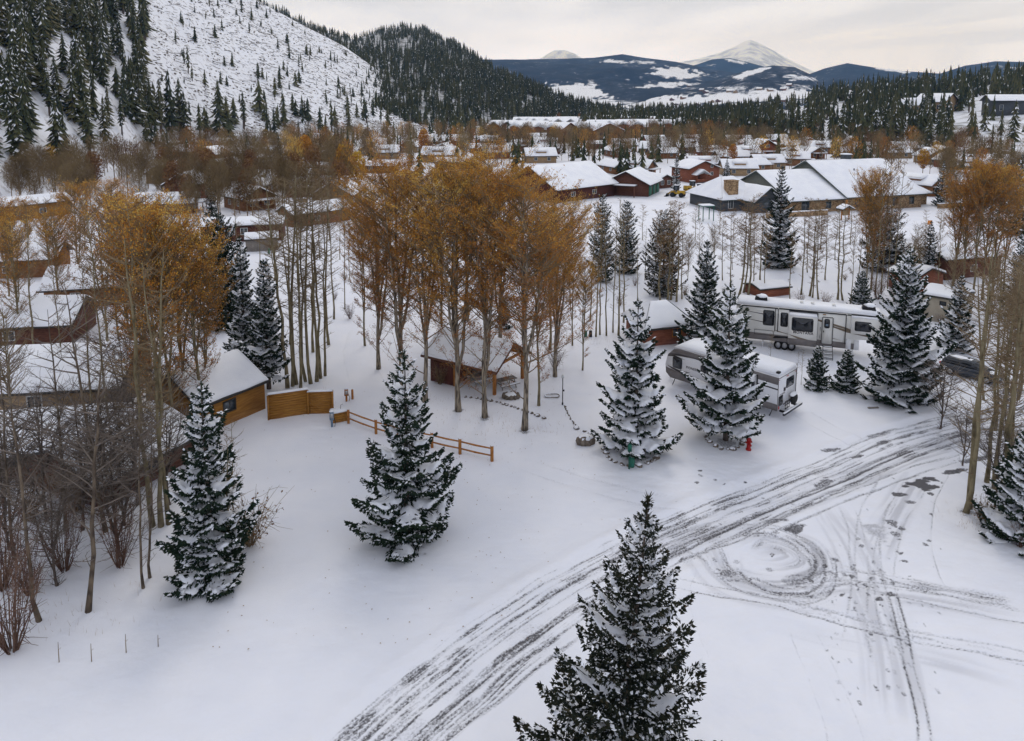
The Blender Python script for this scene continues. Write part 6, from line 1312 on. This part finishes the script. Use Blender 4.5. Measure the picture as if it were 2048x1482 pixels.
clump([(1478, 590, 400), (1487, 585, 420), (1496, 592, 390), (1506, 570, 430), (1520, 560, 420), (1445, 560, 430), (1460, 575, 415)],
      AL, 16, "half-bare aspen, {} in the row left of the narrow spruce", "half-bare aspens in front of the lodge", (1.15, 1.6))
clump([(1602, 590, 420), (1619, 593, 400), (1625, 596, 440), (1637, 600, 400), (1675, 601, 410), (1686, 603, 400), (1650, 560, 430), (1615, 545, 430)],
      AS + AL, 16, "bare aspen, {} in the loose row behind the long cream trailer", "bare aspens behind the long trailer", (1.15, 1.6))
clump([(1732, 585, 335), (1742, 580, 325), (1750, 590, 330), (1762, 585, 322), (1775, 578, 340), (1787, 570, 350)],
      OC[:1] + AL, 14, "rusty half-leafed aspen, {} in the group before the lodge's right wing", "rusty aspens before the lodge's right wing", (.55, .8))
clump([(1905, 575, 365), (1925, 590, 345), (1945, 600, 332), (1965, 600, 330), (1985, 595, 340), (2008, 585, 352)],
      OC, 13, "orange-crowned tree, {} in the rounded orange group near the right edge", "rounded orange trees near the right edge", (.75, .95), 'aspen')
clump([(1931, 1020, 500), (1939, 1012, 470), (1973, 962, 500), (1990, 975, 540), (2003, 1020, 490), (2012, 1025, 520), (2028, 985, 480), (2040, 950, 520), (1950, 870, 540), (1990, 860, 560), (2020, 850, 540), (1968, 800, 560), (2035, 800, 540), (2060, 1060, 520)],
      AS, 16, "bare olive-trunked aspen, {} in the stand at the right edge", "bare aspens at the right edge", (1.15, 1.5))
clump([(2010, 830, 590), (2035, 800, 560), (1900, 640, 500), (1975, 690, 520), (2020, 700, 510), (2050, 740, 520)],
      BU, 12, "twiggy brown tree, {} in the thicket around the dark parked car", "twiggy trees around the dark car", (.6, .8))
# left thicket
AD = [decid(13, 2.1, 271 + k, 'aspen_tree', 26, 4, 3, 0, base=.22, rtrunk=.10, stems=0, up=.7, shape='column', bark='barkbrown', twig='twigdark', lean=(.06 * (k - 1), 0)) for k in range(3)]
L1 = [(80, 1240, 700), (175, 1222, 680), (212, 1062, 560), (287, 1172, 800), (305, 1052, 480), (322, 1052, 500), (338, 1048, 520), (300, 1150, 830), (30, 1120, 680), (130, 1060, 620)]
clump([q for q in L1 if not 304 < q[0] < 340], AD, 13, "bare dark-trunked aspen, {} along the front of the left thicket", "bare dark aspens along the front of the left thicket", (.8, 1.1), tilt=.05)
clump([q for q in L1 if 304 < q[0] < 340], AS, 16, "pale-trunked aspen, {} of three left of the left snowy spruce", "pale aspens left of the left spruce", (1.1, 1.4), tilt=.03)
L2 = [(235, 930, 480), (255, 780, 420), (300, 930, 470), (140, 800, 520), (30, 880, 560), (70, 700, 440), (190, 880, 560)]
clump(L2, [BU[0]] + AL, 14, "twiggy brown tree, {} in the middle of the left thicket", "twiggy trees in the left thicket", (.7, .95))
clump([(300, 860, 405), (330, 905, 425), (352, 882, 420), (375, 845, 450), (400, 850, 470), (415, 830, 520), (270, 790, 400)],
      [OC[1], OC[0]], 13, "orange-gold tree, {} in the group behind the left yellow cabin", "orange-gold trees by the left yellow cabin", (.75, .95))
clump([(20, 620, 400), (215, 690, 390), (255, 640, 380), (100, 560, 385), (160, 590, 370), (230, 540, 360), (300, 620, 370), (170, 500, 380), (60, 500, 400), (120, 650, 420), (15, 560, 390), (40, 690, 430)],
      [OC[2], OC[0], OC[0], BU[0]], 13, "brown-orange tree, {} in the rear of the left thicket", "brown-orange trees in the rear of the left thicket", (.7, 1))
clump([(462, 1150, 870), (470, 1085, 840), (452, 1080, 900)], AS, 16, "thin aspen, {} of three against the left snowy spruce", "thin aspens against the left spruce", (1.0, 1.3))
for i, (a, b, c, k, lab) in enumerate([(500, 1085, 985, 2, "rusty twiggy shrub at the right foot of the left snowy spruce"), (25, 1300, 1110, 0, "reddish bare shrub in the lower left corner"), (5, 1180, 1010, 1, "bare shrub cut by the left edge"), (60, 1190, 1080, 1, "low bare shrub in front of the left thicket"), (130, 1140, 1010, 0, "low bare shrub between the front aspens of the left thicket"), (240, 1130, 1010, 1, "bare shrub beside the curved sapling in the left thicket"), (150, 1020, 900, 2, "brown-leaved shrub below the snowy roofs of the left thicket"), (60, 1040, 930, 2, "brown-leaved shrub near the left edge"), (1965, 1040, 985, 2, "dry yellowish shrub at the foot of the right-hand aspens"), (2040, 1090, 1040, 0, "dark bare shrub at the right edge"), (1755, 600, 545, 0, "purplish bare bush behind the long trailer's right end"), (1790, 605, 550, 1, "purplish bare bush beside the tall snow-laden spruce"), (880, 770, 720, 2, "low dry shrub at the shelter's left wall"), (1110, 740, 690, 1, "small bare bush beside the black lamp post")]):
    place(SH[k], a, b, c, .9 if i != 0 else 1.1, i * 2.1, lab, None, 'shrub', 2.1)
clump([(1540, 745, 660), (1592, 768, 700), (1602, 772, 695)], AS, 16, "thin bare sapling, {} of three between the two trailers", "saplings between the trailers", (.7, .9))
clump([(700, 560, 420), (690, 620, 440), (680, 520, 400), (1290, 560, 450), (1275, 600, 470)], AS, 16, "bare aspen, {} among those flanking the orange trees", "bare aspens flanking the orange trees", (.9, 1.1))
clump([(330, 560, 400), (355, 520, 380), (385, 540, 390), (475, 560, 400), (520, 530, 380), (550, 560, 390), (600, 520, 370), (640, 520, 350), (660, 480, 340), (690, 470, 330)],
      AL + BU[:1], 15, "half-bare tree, {} of those around the red cabin at the left", "half-bare trees around the red cabin", (.8, 1.1))

BB = [decid(7, 2.8, 261 + k, 'bare_tree', 32, 5, 4, 0, base=.06, rtrunk=.07, stems=3, up=.8, shape='round', twig='twigdark', bark='barkdark', twig_r=.009) for k in range(3)]
items = []
rr = random.Random(33)
for (a, b) in [(10, 1030), (95, 1040),  (165, 1060), (215, 1000), (250, 1050), (20, 1100), (115, 1170), (240, 1110), (275, 1010), (340, 1010), (250, 850), (330, 870)]:
    x, y = gp(a, b); z = gz(x, y); s = rr.uniform(.75, 1.25)
    lab = "bare low tree inside the left thicket" if b < 950 else "bare many-stemmed low tree fronting the left thicket"
    take(BB[rr.randrange(3)], (x, y, z - .03), rr.uniform(0, 6.28), s, lab, lab, 'tree')
for (a, b, lab) in [(1925, 930, "bare low tree in front of the right-edge aspens, nearest the dark slush patch"), (1880, 860, "bare low tree spreading over the tyre tracks by the right-edge aspens"), (1990, 1010, "bare low tree between the thick right-edge trunks"), (2010, 900, "bare low tree amid the right-edge stand")]:
    x, y = gp(a, b); take(BB[rr.randrange(3)], (x, y, gz(x, y) - .03), rr.uniform(0, 6.28), rr.uniform(.6, .9), lab, None, 'tree')

clump([(1345, 540, 450), (1375, 560, 460), (1400, 600, 470), (1428, 530, 440), (1465, 540, 440), (1530, 590, 450), (1580, 600, 460), (1700, 610, 450), (1715, 560, 440), (1820, 600, 460), (1835, 560, 440), (1870, 620, 470)],
      BU + AL, 13, "twiggy brown tree, {} in the scattered row across the snowy middle ground", "twiggy trees across the snowy middle ground", (.6, .85))
clump([(1285, 480, 410), (1345, 470, 400), (1390, 480, 405), (1440, 470, 395), (1500, 480, 400), (1640, 500, 410), (1670, 520, 420), (1700, 490, 400), (1850, 500, 420), (1880, 480, 410)],
      AL, 16, "slender half-bare tree, {} in the row along the grey lane before the lodge", "slender trees along the grey lane", (1.15, 1.6))
for i, (a, b) in enumerate([(1300, 540), (1330, 575), (1370, 590), (1420, 560), (1450, 590), (1550, 580), (1600, 610), (1650, 615), (1690, 560), (1270, 570), (1240, 610), (1830, 630), (1880, 650), (1905, 600), (1600, 520), (1500, 520), (670, 600), (690, 560), (720, 520), (700, 640)]):
    x, y = gp(a, b); lab = "low dry bush in the snowy middle ground behind the trailers" if a > 1000 else "low dry bush beside the snowy lane on the left"
    take(SH[i % 3], (x, y, gz(x, y)), i * 1.3, .5 + (i % 4) * .12, lab, lab, 'shrub')
# ------------------------------------------------------------------ conifers of the slopes and the valley
rs = np.random.RandomState(77)
cand = []   # x, y, z, h, zone
def add_loft(L, n, cmin, cmax, umin, umax, keep, hf, zone_):
    c = rs.uniform(cmin, cmax, n); u = rs.uniform(umin, umax, n); P = L.at(c, u); px, py = proj(P[:, 0], P[:, 1], P[:, 2])
    k = keep(px, py, P) ; k = rs.rand(n) < k
    for p, a, b in zip(P[k], px[k], py[k]):
        if -30 < a < 2078 and b > -110: cand.append((p[0], p[1], p[2], hf(a, b), zone_))
def lin(x, x0, y0, x1, y1): return y0 + (x - x0) * (y1 - y0) / (x1 - x0)
def kA(px, py, P):
    cl = fbm(px / 55, py / 38, 401, 3)
    left = (px < 300 + (fbm(py / 60, py * 0, 5, 2) - .5) * 40)
    d = np.where(left, np.clip((cl - .43) * 7, .04, 1.0) * np.where(py > 255, .3, 1), 0)
    fr = px > lin(py, 0, 600, 260, 905)                                 # forest beyond the bare slope
    d = np.where(fr, .95, d)
    mid = (~left) & (~fr); d = np.where(mid, np.where(py > 120, .085, .05), d)
    foot = mid & (py > 225) & (px < 760); d = np.where(foot, .10, d)
    return d
add_loft(hillA, 6500, .05, 1, 0.0, 1.12, kA, lambda a, b: (rs.uniform(14, 25) if a < 305 else rs.uniform(12, 20)) if (a < 305 or a > lin(b, 0, 590, 260, 895)) else (rs.uniform(4, 11) if b < 215 else rs.uniform(8, 18)), 'A')
for (a, b, h) in [(322, 262, 20), (345, 268, 24), (358, 262, 21), (370, 272, 19), (398, 272, 14), (438, 268, 24), (455, 272, 16), (487, 258, 17), (520, 225, 17), (533, 275, 18), (548, 292, 20), (375, 148, 13), (640, 255, 12), (660, 262, 18), (415, 276, 11), (585, 218, 10), (517, 165, 11), (590, 170, 9), (680, 175, 9), (775, 205, 13), (735, 245, 14), (700, 262, 12)]:
    P = hillA.P.reshape(-1, 3); px, py = proj(P[:, 0], P[:, 1], P[:, 2]); p = P[np.argmin((px - a) ** 2 + (py - b) ** 2)]
    ppm = FPX / p[1]; cand.append((p[0], p[1], p[2], h * 1.35, 'A'))
def kB(px, py, P):
    gap = np.hypot((px - 1062) / 48, (py - 205) / 16) < 1 - fbm(px / 9, py / 7, 9, 2) * .5
    low = (py > 262) & (px < 860); thin_ = fbm(px / 26, py / 14, 19, 3) < .40
    return np.where(gap, .10, np.where(low, .35, np.where(thin_, .45, .95))) * np.where(px < 760, .9, 1)
add_loft(hillB, 6500, 0, 1, 0.0, 1.08, kB, lambda a, b: rs.uniform(11, 19) if b > 90 else rs.uniform(9, 14), 'B')
def kC(px, py, P):
    cl = fbm(px / 40, py / 22, 55, 3)
    dens = np.where(px < 1620, .95, np.where(px < 1890, .75, .42))
    dens = np.where(py < 205, .92, dens); g = cl < .50
    dens = np.where(g & (py > 208) & (px > 1560), dens * .12, dens)
    dens = np.where((px > 1900) & (py > 225), dens * .45, dens)
    hs = (np.abs(px - 1866) < 34) & (py > 200) & (py < 245); hs |= (np.abs(px - 2020) < 40) & (py > 208) & (py < 250)
    return np.where(hs, .05, dens)
add_loft(hillC, 3300, 0, 1, 0.02, 1.25, kC, lambda a, b: rs.uniform(12, 22), 'C')
# valley floor
def add_floor(px0, px1, py0, py1, n, h0, h1, z_):
    for _ in range(n):
        b = 195 + 1 / rs.uniform(1 / (py1 - 195), 1 / (py0 - 195)); a = rs.uniform(px0, px1); x, y = gp(a, b)
        if any(abs(x - u) < 8 and abs(y - v) < 9 for u, v in TOWN): continue
        cand.append((x, y, -.1, rs.uniform(h0, h1), z_))
add_floor(1180, 1640, 232, 250, 520, 10, 17, 'V'); add_floor(1440, 1640, 250, 285, 190, 11, 18, 'V'); add_floor(860, 1000, 252, 275, 40, 10, 17, 'V'); add_floor(1560, 2050, 285, 315, 60, 9, 15, 'T'); add_floor(1000, 1330, 275, 335, 70, 8, 14, 'T'); add_floor(620, 1000, 275, 330, 60, 8, 14, 'T'); add_floor(310, 700, 300, 420, 55, 9, 15, 'T'); add_floor(1340, 1600, 280, 345, 45, 8, 14, 'T'); add_floor(1600, 2040, 300, 360, 45, 8, 15, 'T')
for (a, b, h) in [(1030, 345, 11), (1045, 352, 10), (1240, 352, 12), (1253, 356, 11), (1266, 350, 13), (1284, 354, 12), (1270, 360, 9), (1302, 330, 10), (1100, 322, 10), (1065, 318, 10), (1152, 316, 10), (1176, 312, 9), (1206, 318, 10), (915, 330, 9), (840, 352, 10)]:
    x, y = gp(a, b); cand.append((x, y, 0, h, 'T'))
cand = np.array(cand, dtype=object); scr = np.array([c[3] / c[1] for c in cand], float)
order = np.argsort(-scr); NI = 262
FP_ = []
for k in range(7):
    b, nm = far_conifer(15, [2.3, 2.6, 1.9, 2.2, 2.8, 1.7, 2.1][k], 500 + k, layers=12 if k < 5 else 10, pts=11, snow=.15 if k % 2 else .28, thin=k in (3, 6))
    o = b.build('conifer_tree', [M['needle_far'], M['barkdark'], M['boughsnow']]); o.location = (0, -3000, -100); FP_.append(o)
ZL = {'A': ["dark conifer in the upper left forest", "conifer on the log-strewn snowy slope", "tall conifer at the log-strewn slope's foot", "conifer in forest right of the log-strewn slope"],
      'B': ["conifer in the dense forest on the second hill, left of the valley"], 'C': ["pine in the right-hand hill's dense wood", "pine on the right-hand hill's open snowy end"],
      'V': ["dark conifer in the belt across the far valley floor"], 'T': ["conifer among the cabins left of the barn", "conifer among the cabins right of the barn"]}
rt = random.Random(9); nmed = 0
for i in order[:NI]:
    x, y, z, h, zn = cand[i]; a, b = proj(x, y, z); k = rt.randrange(7)
    if zn == 'A': li = 0 if a < 305 else (3 if a > lin(b, 0, 600, 260, 905) else (2 if h > 10 else 1))
    elif zn == 'C': li = 1 if (a > 1890 and b > 215) else 0
    elif zn == 'T': li = 0 if a < 1030 else 1
    else: li = 0
    lab = ZL[zn][li]; s = h / 15
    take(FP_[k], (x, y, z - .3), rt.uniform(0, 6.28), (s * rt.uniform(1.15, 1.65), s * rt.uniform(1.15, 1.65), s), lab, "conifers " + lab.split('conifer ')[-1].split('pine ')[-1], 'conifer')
# the remaining forest as one mass
lows = []
for k in range(6):
    b, _ = far_conifer(15, [2.0, 2.4, 1.7, 2.1, 2.6, 1.6][k], 600 + k, layers=6, pts=6, snow=.05, thin=k in (2, 5)); lows.append((np.vstack(b.V), b.T, b.Q, np.concatenate(b.r)))
fm = MB()
for j, i in enumerate(order[NI:]):
    x, y, z, h, zn = cand[i]; V, T, Q, r_ = lows[j % 6]; s = h / 15; an = rs.uniform(0, 6.28); ca, sa = math.cos(an), math.sin(an); wd = s * rs.uniform(1.1, 1.7) * (1.35 if zn == 'A' else 1)
    W = np.stack([(V[:, 0] * ca - V[:, 1] * sa) * wd + x, (V[:, 0] * sa + V[:, 1] * ca) * wd + y, V[:, 2] * s + z - .3], 1); off = fm.n
    dr = rs.uniform(-.15, .38); fm.V.append(W); fm.r.append(np.clip(r_ + dr * (r_ > 0), 0.001, 1)); fm.n += len(W)
    for t_, m_ in T: fm.T.append((t_ + off, m_))
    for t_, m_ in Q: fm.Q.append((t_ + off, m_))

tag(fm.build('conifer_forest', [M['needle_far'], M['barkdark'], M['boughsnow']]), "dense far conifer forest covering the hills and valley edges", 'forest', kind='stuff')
# fallen logs and brush on the bare slope
dm = MB(); c = rs.uniform(.25, .95, 5200); u = rs.uniform(0.0, 1.05, 5200); P = hillA.at(c, u); px, py = proj(P[:, 0], P[:, 1], P[:, 2])
for p, a, b in zip(P, px, py):
    if a < 290 or a > lin(b, 0, 620, 260, 925) or b < -20: continue
    if rs.rand() < .45:
        L_ = rs.uniform(2, 8); an = rs.normal(.35, .45); d = np.array([math.cos(an), math.sin(an) * .6, -rs.uniform(.05, .45)]) * L_ / 2; q = p + [0, 0, .35]
        dm.tube([q - d, q + d], rs.uniform(.10, .24), 3, cap=False, m=1)
    else:
        s_ = rs.uniform(.25, .8); dm.blob(p + [0, 0, s_ * .2], (s_ * 1.2, s_, s_ * .8), int(rs.randint(99)), nu=5, nv=4, amp=.3, m=0)
tag(dm.build('fallen_logs', [M['rock'], M['barkdark']]), "fallen logs and brush scattered over the bare snowy slope", 'fallen logs', kind='stuff')
# ------------------------------------------------------------------ broadleaf trees among the town
def lowdec(seed, h, sp, n, kind):
    r_ = np.random.RandomState(seed); b = MB(); b.tube([(0, 0, -.3), (0, 0, h * .5), (0, 0, h * .8)], [.13, .09, .03], 4, m=1, cap=False)
    for k in range(26):
        f = r_.uniform(.2, .85); a = r_.uniform(0, 6.28); L = sp * r_.uniform(.4, 1) * (1.15 - f * .5); b.tube([(0, 0, f * h * .9), (math.cos(a) * L * .5, math.sin(a) * L * .5, f * h * .9 + L * .6), (math.cos(a) * L, math.sin(a) * L, min(h, f * h * .9 + L * 1.5))], [.05, .035, .015], 3, m=1, cap=False)
    th = r_.uniform(0, 6.28, n); rr = np.sqrt(r_.rand(n)); zz = r_.beta(2, 1.6, n); env = np.sin(np.clip(zz, .03, .97) * 3.0) ** .6
    C = np.stack([np.cos(th) * rr * sp * env, np.sin(th) * rr * sp * env, (.22 + .78 * zz) * h], 1)
    if kind == 'twig':
        D = np.stack([np.cos(th) * .5, np.sin(th) * .5, np.ones(n)], 1) + r_.normal(0, .3, (n, 3)); D *= (r_.uniform(.5, 1.2, n) / np.linalg.norm(D, axis=1))[:, None]; S_ = np.cross(D, r_.normal(0, 1, (n, 3))); S_ *= (.028 if n > 600 else .06) / np.linalg.norm(S_, axis=1)[:, None]
        b.add(np.stack([C - S_, C + S_, C + D], 1).reshape(-1, 3), T=np.arange(n * 3).reshape(-1, 3), rnd=np.repeat(np.clip(r_.normal(.45, .2, n), .01, 1), 3))
    else:
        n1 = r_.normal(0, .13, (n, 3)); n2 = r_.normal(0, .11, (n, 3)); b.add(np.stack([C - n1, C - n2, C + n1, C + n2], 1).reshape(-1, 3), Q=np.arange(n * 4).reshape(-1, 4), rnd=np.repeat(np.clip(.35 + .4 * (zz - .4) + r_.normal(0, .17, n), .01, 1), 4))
    return b
LD = []
for k, (h, sp, n, kind, mm) in enumerate([(11, 2.3, 2000, 'twig', 'twigs_far'), (11, 2.7, 2200, 'twig', 'twigs_far'), (12, 2.0, 1800, 'twig', 'twigs_far'), (10, 2.0, 1500, 'leaf', 'leafo'), (11, 2.3, 1500, 'leaf', 'leafb'), (9, 2.0, 1300, 'leaf', 'leafy'), (13, 1.7, 1500, 'twig', 'twigs_far')]):
    b = lowdec(700 + k, h, sp, n, kind); o = b.build('broadleaf_tree', [M[mm], M['twig']]); o.location = (0, -3000, -100); LD.append((o, h, kind))
spots = []
def addd(px0, px1, py0, py1, n, ks):
    for _ in range(n):
        b = 195 + 1 / rs.uniform(1 / (py1 - 195), 1 / (py0 - 195)); a = rs.uniform(px0, px1); x, y = gp(a, b)
        if any(abs(x - u) < 3.5 and abs(y - v) < 4 for u, v in TOWN) or (1405 < a < 1870 and b > 350) or (1020 < a < 1420 and b > 330): continue
        spots.append((x, y, rs.choice(ks)))
addd(310, 700, 300, 440, 235, [0, 1, 2, 4, 6]); addd(560, 1010, 275, 340, 170, [0, 1, 2, 3, 4, 6]); addd(940, 1420, 274, 300, 110, [3, 0, 4, 5, 2]); addd(1010, 1420, 290, 335, 100, [0, 1, 2, 4, 6])
addd(1400, 1700, 262, 295, 170, [0, 1, 2, 6, 4]); addd(1400, 1700, 295, 345, 60, [0, 1, 2, 6, 4, 3]); addd(1700, 2050, 275, 300, 150, [0, 1, 2, 6, 4]); addd(1700, 2050, 300, 350, 65, [0, 1, 2, 6, 4]); addd(1870, 2050, 350, 430, 30, [0, 1, 2, 6]); addd(0, 310, 330, 430, 80, [0, 1, 2, 4]); addd(1100, 1420, 238, 258, 45, [3, 5])
named_d = [(1620, 292, 5, 12, "bright gold rounded tree at the foot of the right-hand hill"), (612, 355, 3, 14, "rust-orange rounded tree among the left cabins"), (848, 318, 3, 13, "golden-orange pointed tree above the big orange trees"), (735, 300, 4, 12, "rusty tree at the foot of the bare slope"), (690, 380, 5, 13, "yellow-green tree left of the big orange trees"), (715, 392, 5, 12, "smaller yellow-green tree beside the yellow-green one"), (1465, 335, 3, 9, "small golden tree between red cabin and lodge"), (1845, 350, 5, 9, "yellowish tree behind the lodge's right roof")]
for (a, b, k, h, lab) in named_d:
    x, y = gp(a, b); o, h0, _ = LD[k]; take(o, (x, y, 0), a % 6, h / h0, lab, None, 'tree')
def zl(a, b):
    if a < 310: return "bare twiggy tree below the upper left forest"
    if a < 700: return "brown half-bare tree among the left cabins"
    if a < 1010: return "brown tree among cabins above the orange cottonwoods"
    if a < 1420: return "rusty tree between apartment blocks and barn" if b > 256 else "orange tree by the far apartment blocks"
    if a < 1700: return "brown bare tree behind the lodge's left half"
    return "brown bare tree behind the lodge's right half"
spots.sort(key=lambda s: s[1]); NID = 105
for (x, y, k) in spots[:NID]:
    o, h0, kd = LD[int(k)]; a, b = proj(x, y, 0); lab = zl(a, b); take(o, (x, y, -.1), rt.uniform(0, 6.28), rt.uniform(.75, 1.15), lab, lab, 'tree')
stf = {m_: MB() for m_ in ('leafo', 'leafb', 'leafy')}
protoarr = []
for (o, h0, kd) in LD:
    pass
LB = [lowdec(800 + k, h, sp, n, kind) for k, (h, sp, n, kind) in enumerate([(11, 2.3, 420, 'twig'), (12, 2.6, 420, 'twig'), (10, 2.2, 300, 'leaf')])]
dmb = MB()
for j, (x, y, k) in enumerate(spots[NID:]):
    src = LB[2 if k in (3, 5) else j % 2]; V = np.vstack(src.V); s = rs.uniform(.8, 1.2); an = rs.uniform(0, 6.28); ca, sa = math.cos(an), math.sin(an)
    W = np.stack([(V[:, 0] * ca - V[:, 1] * sa) * s + x, (V[:, 0] * sa + V[:, 1] * ca) * s + y, V[:, 2] * s], 1); off = dmb.n; dmb.V.append(W); dmb.n += len(W); rr0 = np.concatenate(src.r); dmb.r.append(np.clip(rr0 + rs.uniform(-.35, .45) * (rr0 > 0), .001, 1))
    mi = 1 if k in (3, 5) or rs.rand() < .10 else (3 if rs.rand() < .22 else 0)
    for t_, m_ in src.T: dmb.T.append((t_ + off, 2 if m_ == 1 else mi))
    for t_, m_ in src.Q: dmb.Q.append((t_ + off, 2 if m_ == 1 else mi))
print("broadleaf stuff", max(0, len(spots) - NID), "individual", min(NID, len(spots)))
if dmb.n: tag(dmb.build('broadleaf_wood', [M['twigs_far'], M['leafo'], M['twig'], M['leafb']]), "brown and orange far broadleaf trees filling the valley town", 'woodland', kind='stuff')
# ------------------------------------------------------------------ the air between here and the mountains
hz = MB().box((0, 9000, 0), (26000, 20000, 2400))
hm = bpy.data.materials.new("pale_air"); hm.use_nodes = True
t = hm.node_tree; n = t.nodes; l = t.links
for q in list(n): n.remove(q)
o_ = n.new("ShaderNodeOutputMaterial"); pv = n.new("ShaderNodeVolumePrincipled")
pv.inputs["Color"].default_value = (.26, .52, 1.0, 1); pv.inputs["Density"].default_value = 6.8e-5; pv.inputs["Absorption Color"].default_value = (1, 1, 1, 1); pv.inputs["Anisotropy"].default_value = 0.0
l.new(pv.outputs[0], o_.inputs["Volume"])
ho = hz.build("haze", hm); tag(ho, "thin pale haze filling the valley air out to the mountains", "haze", kind="stuff")
ho.data.vertices.foreach_set("co", np.array([(x, y, z) for z in (-7.5, 1500) for x, y in ((-9500, -700), (9500, -700), (9500, 17500), (-9500, 17500))], np.float32).ravel()); ho.data.update()
# ------------------------------------------------------------------ look-alikes: tell each one apart by where it stands in its group
bpy.context.view_layer.update()
def _split(lst, n): q = np.array_split(np.arange(len(lst)), n); return [[lst[i] for i in p] for p in q]
byl = {}
for o_ in COL.objects:
    if o_.parent is None and "label" in o_ and not o_.get("kind"): byl.setdefault(o_["label"], []).append(o_)
for lab, os_ in byl.items():
    if len(os_) < 2: continue
    it = [(o_, *proj(*o_.location)) for o_ in os_]
    if len(it) <= 18:
        for k, (o_, a, b) in enumerate(sorted(it, key=lambda q: q[1])): o_["label"] = f"{lab}, {ORD[k] if k < len(it) - 1 else 'rightmost'}"
    else:
        nv = min(5, max(2, math.ceil(len(it) / 42))); vn_ = {2: ["upper", "lower"], 3: ["upper", "middle", "lower"], 4: ["top", "upper", "lower", "bottom"], 5: ["top", "upper", "middle", "lower", "bottom"]}[nv]
        for v_, row in zip(vn_, _split(sorted(it, key=lambda q: q[2]), nv)):
            for h_, cell in zip(["left", "centre", "right"], _split(sorted(row, key=lambda q: q[1]), 3)):
                for k, (o_, a, b) in enumerate(cell): o_["label"] = f"{lab}, {ORD[min(k, 17)]} in the {v_} {h_} part"

for o_ in COL.objects:
    if o_.parent is None and "label" in o_ and len(o_["label"].split()) > 16: print("LONG", o_["label"])
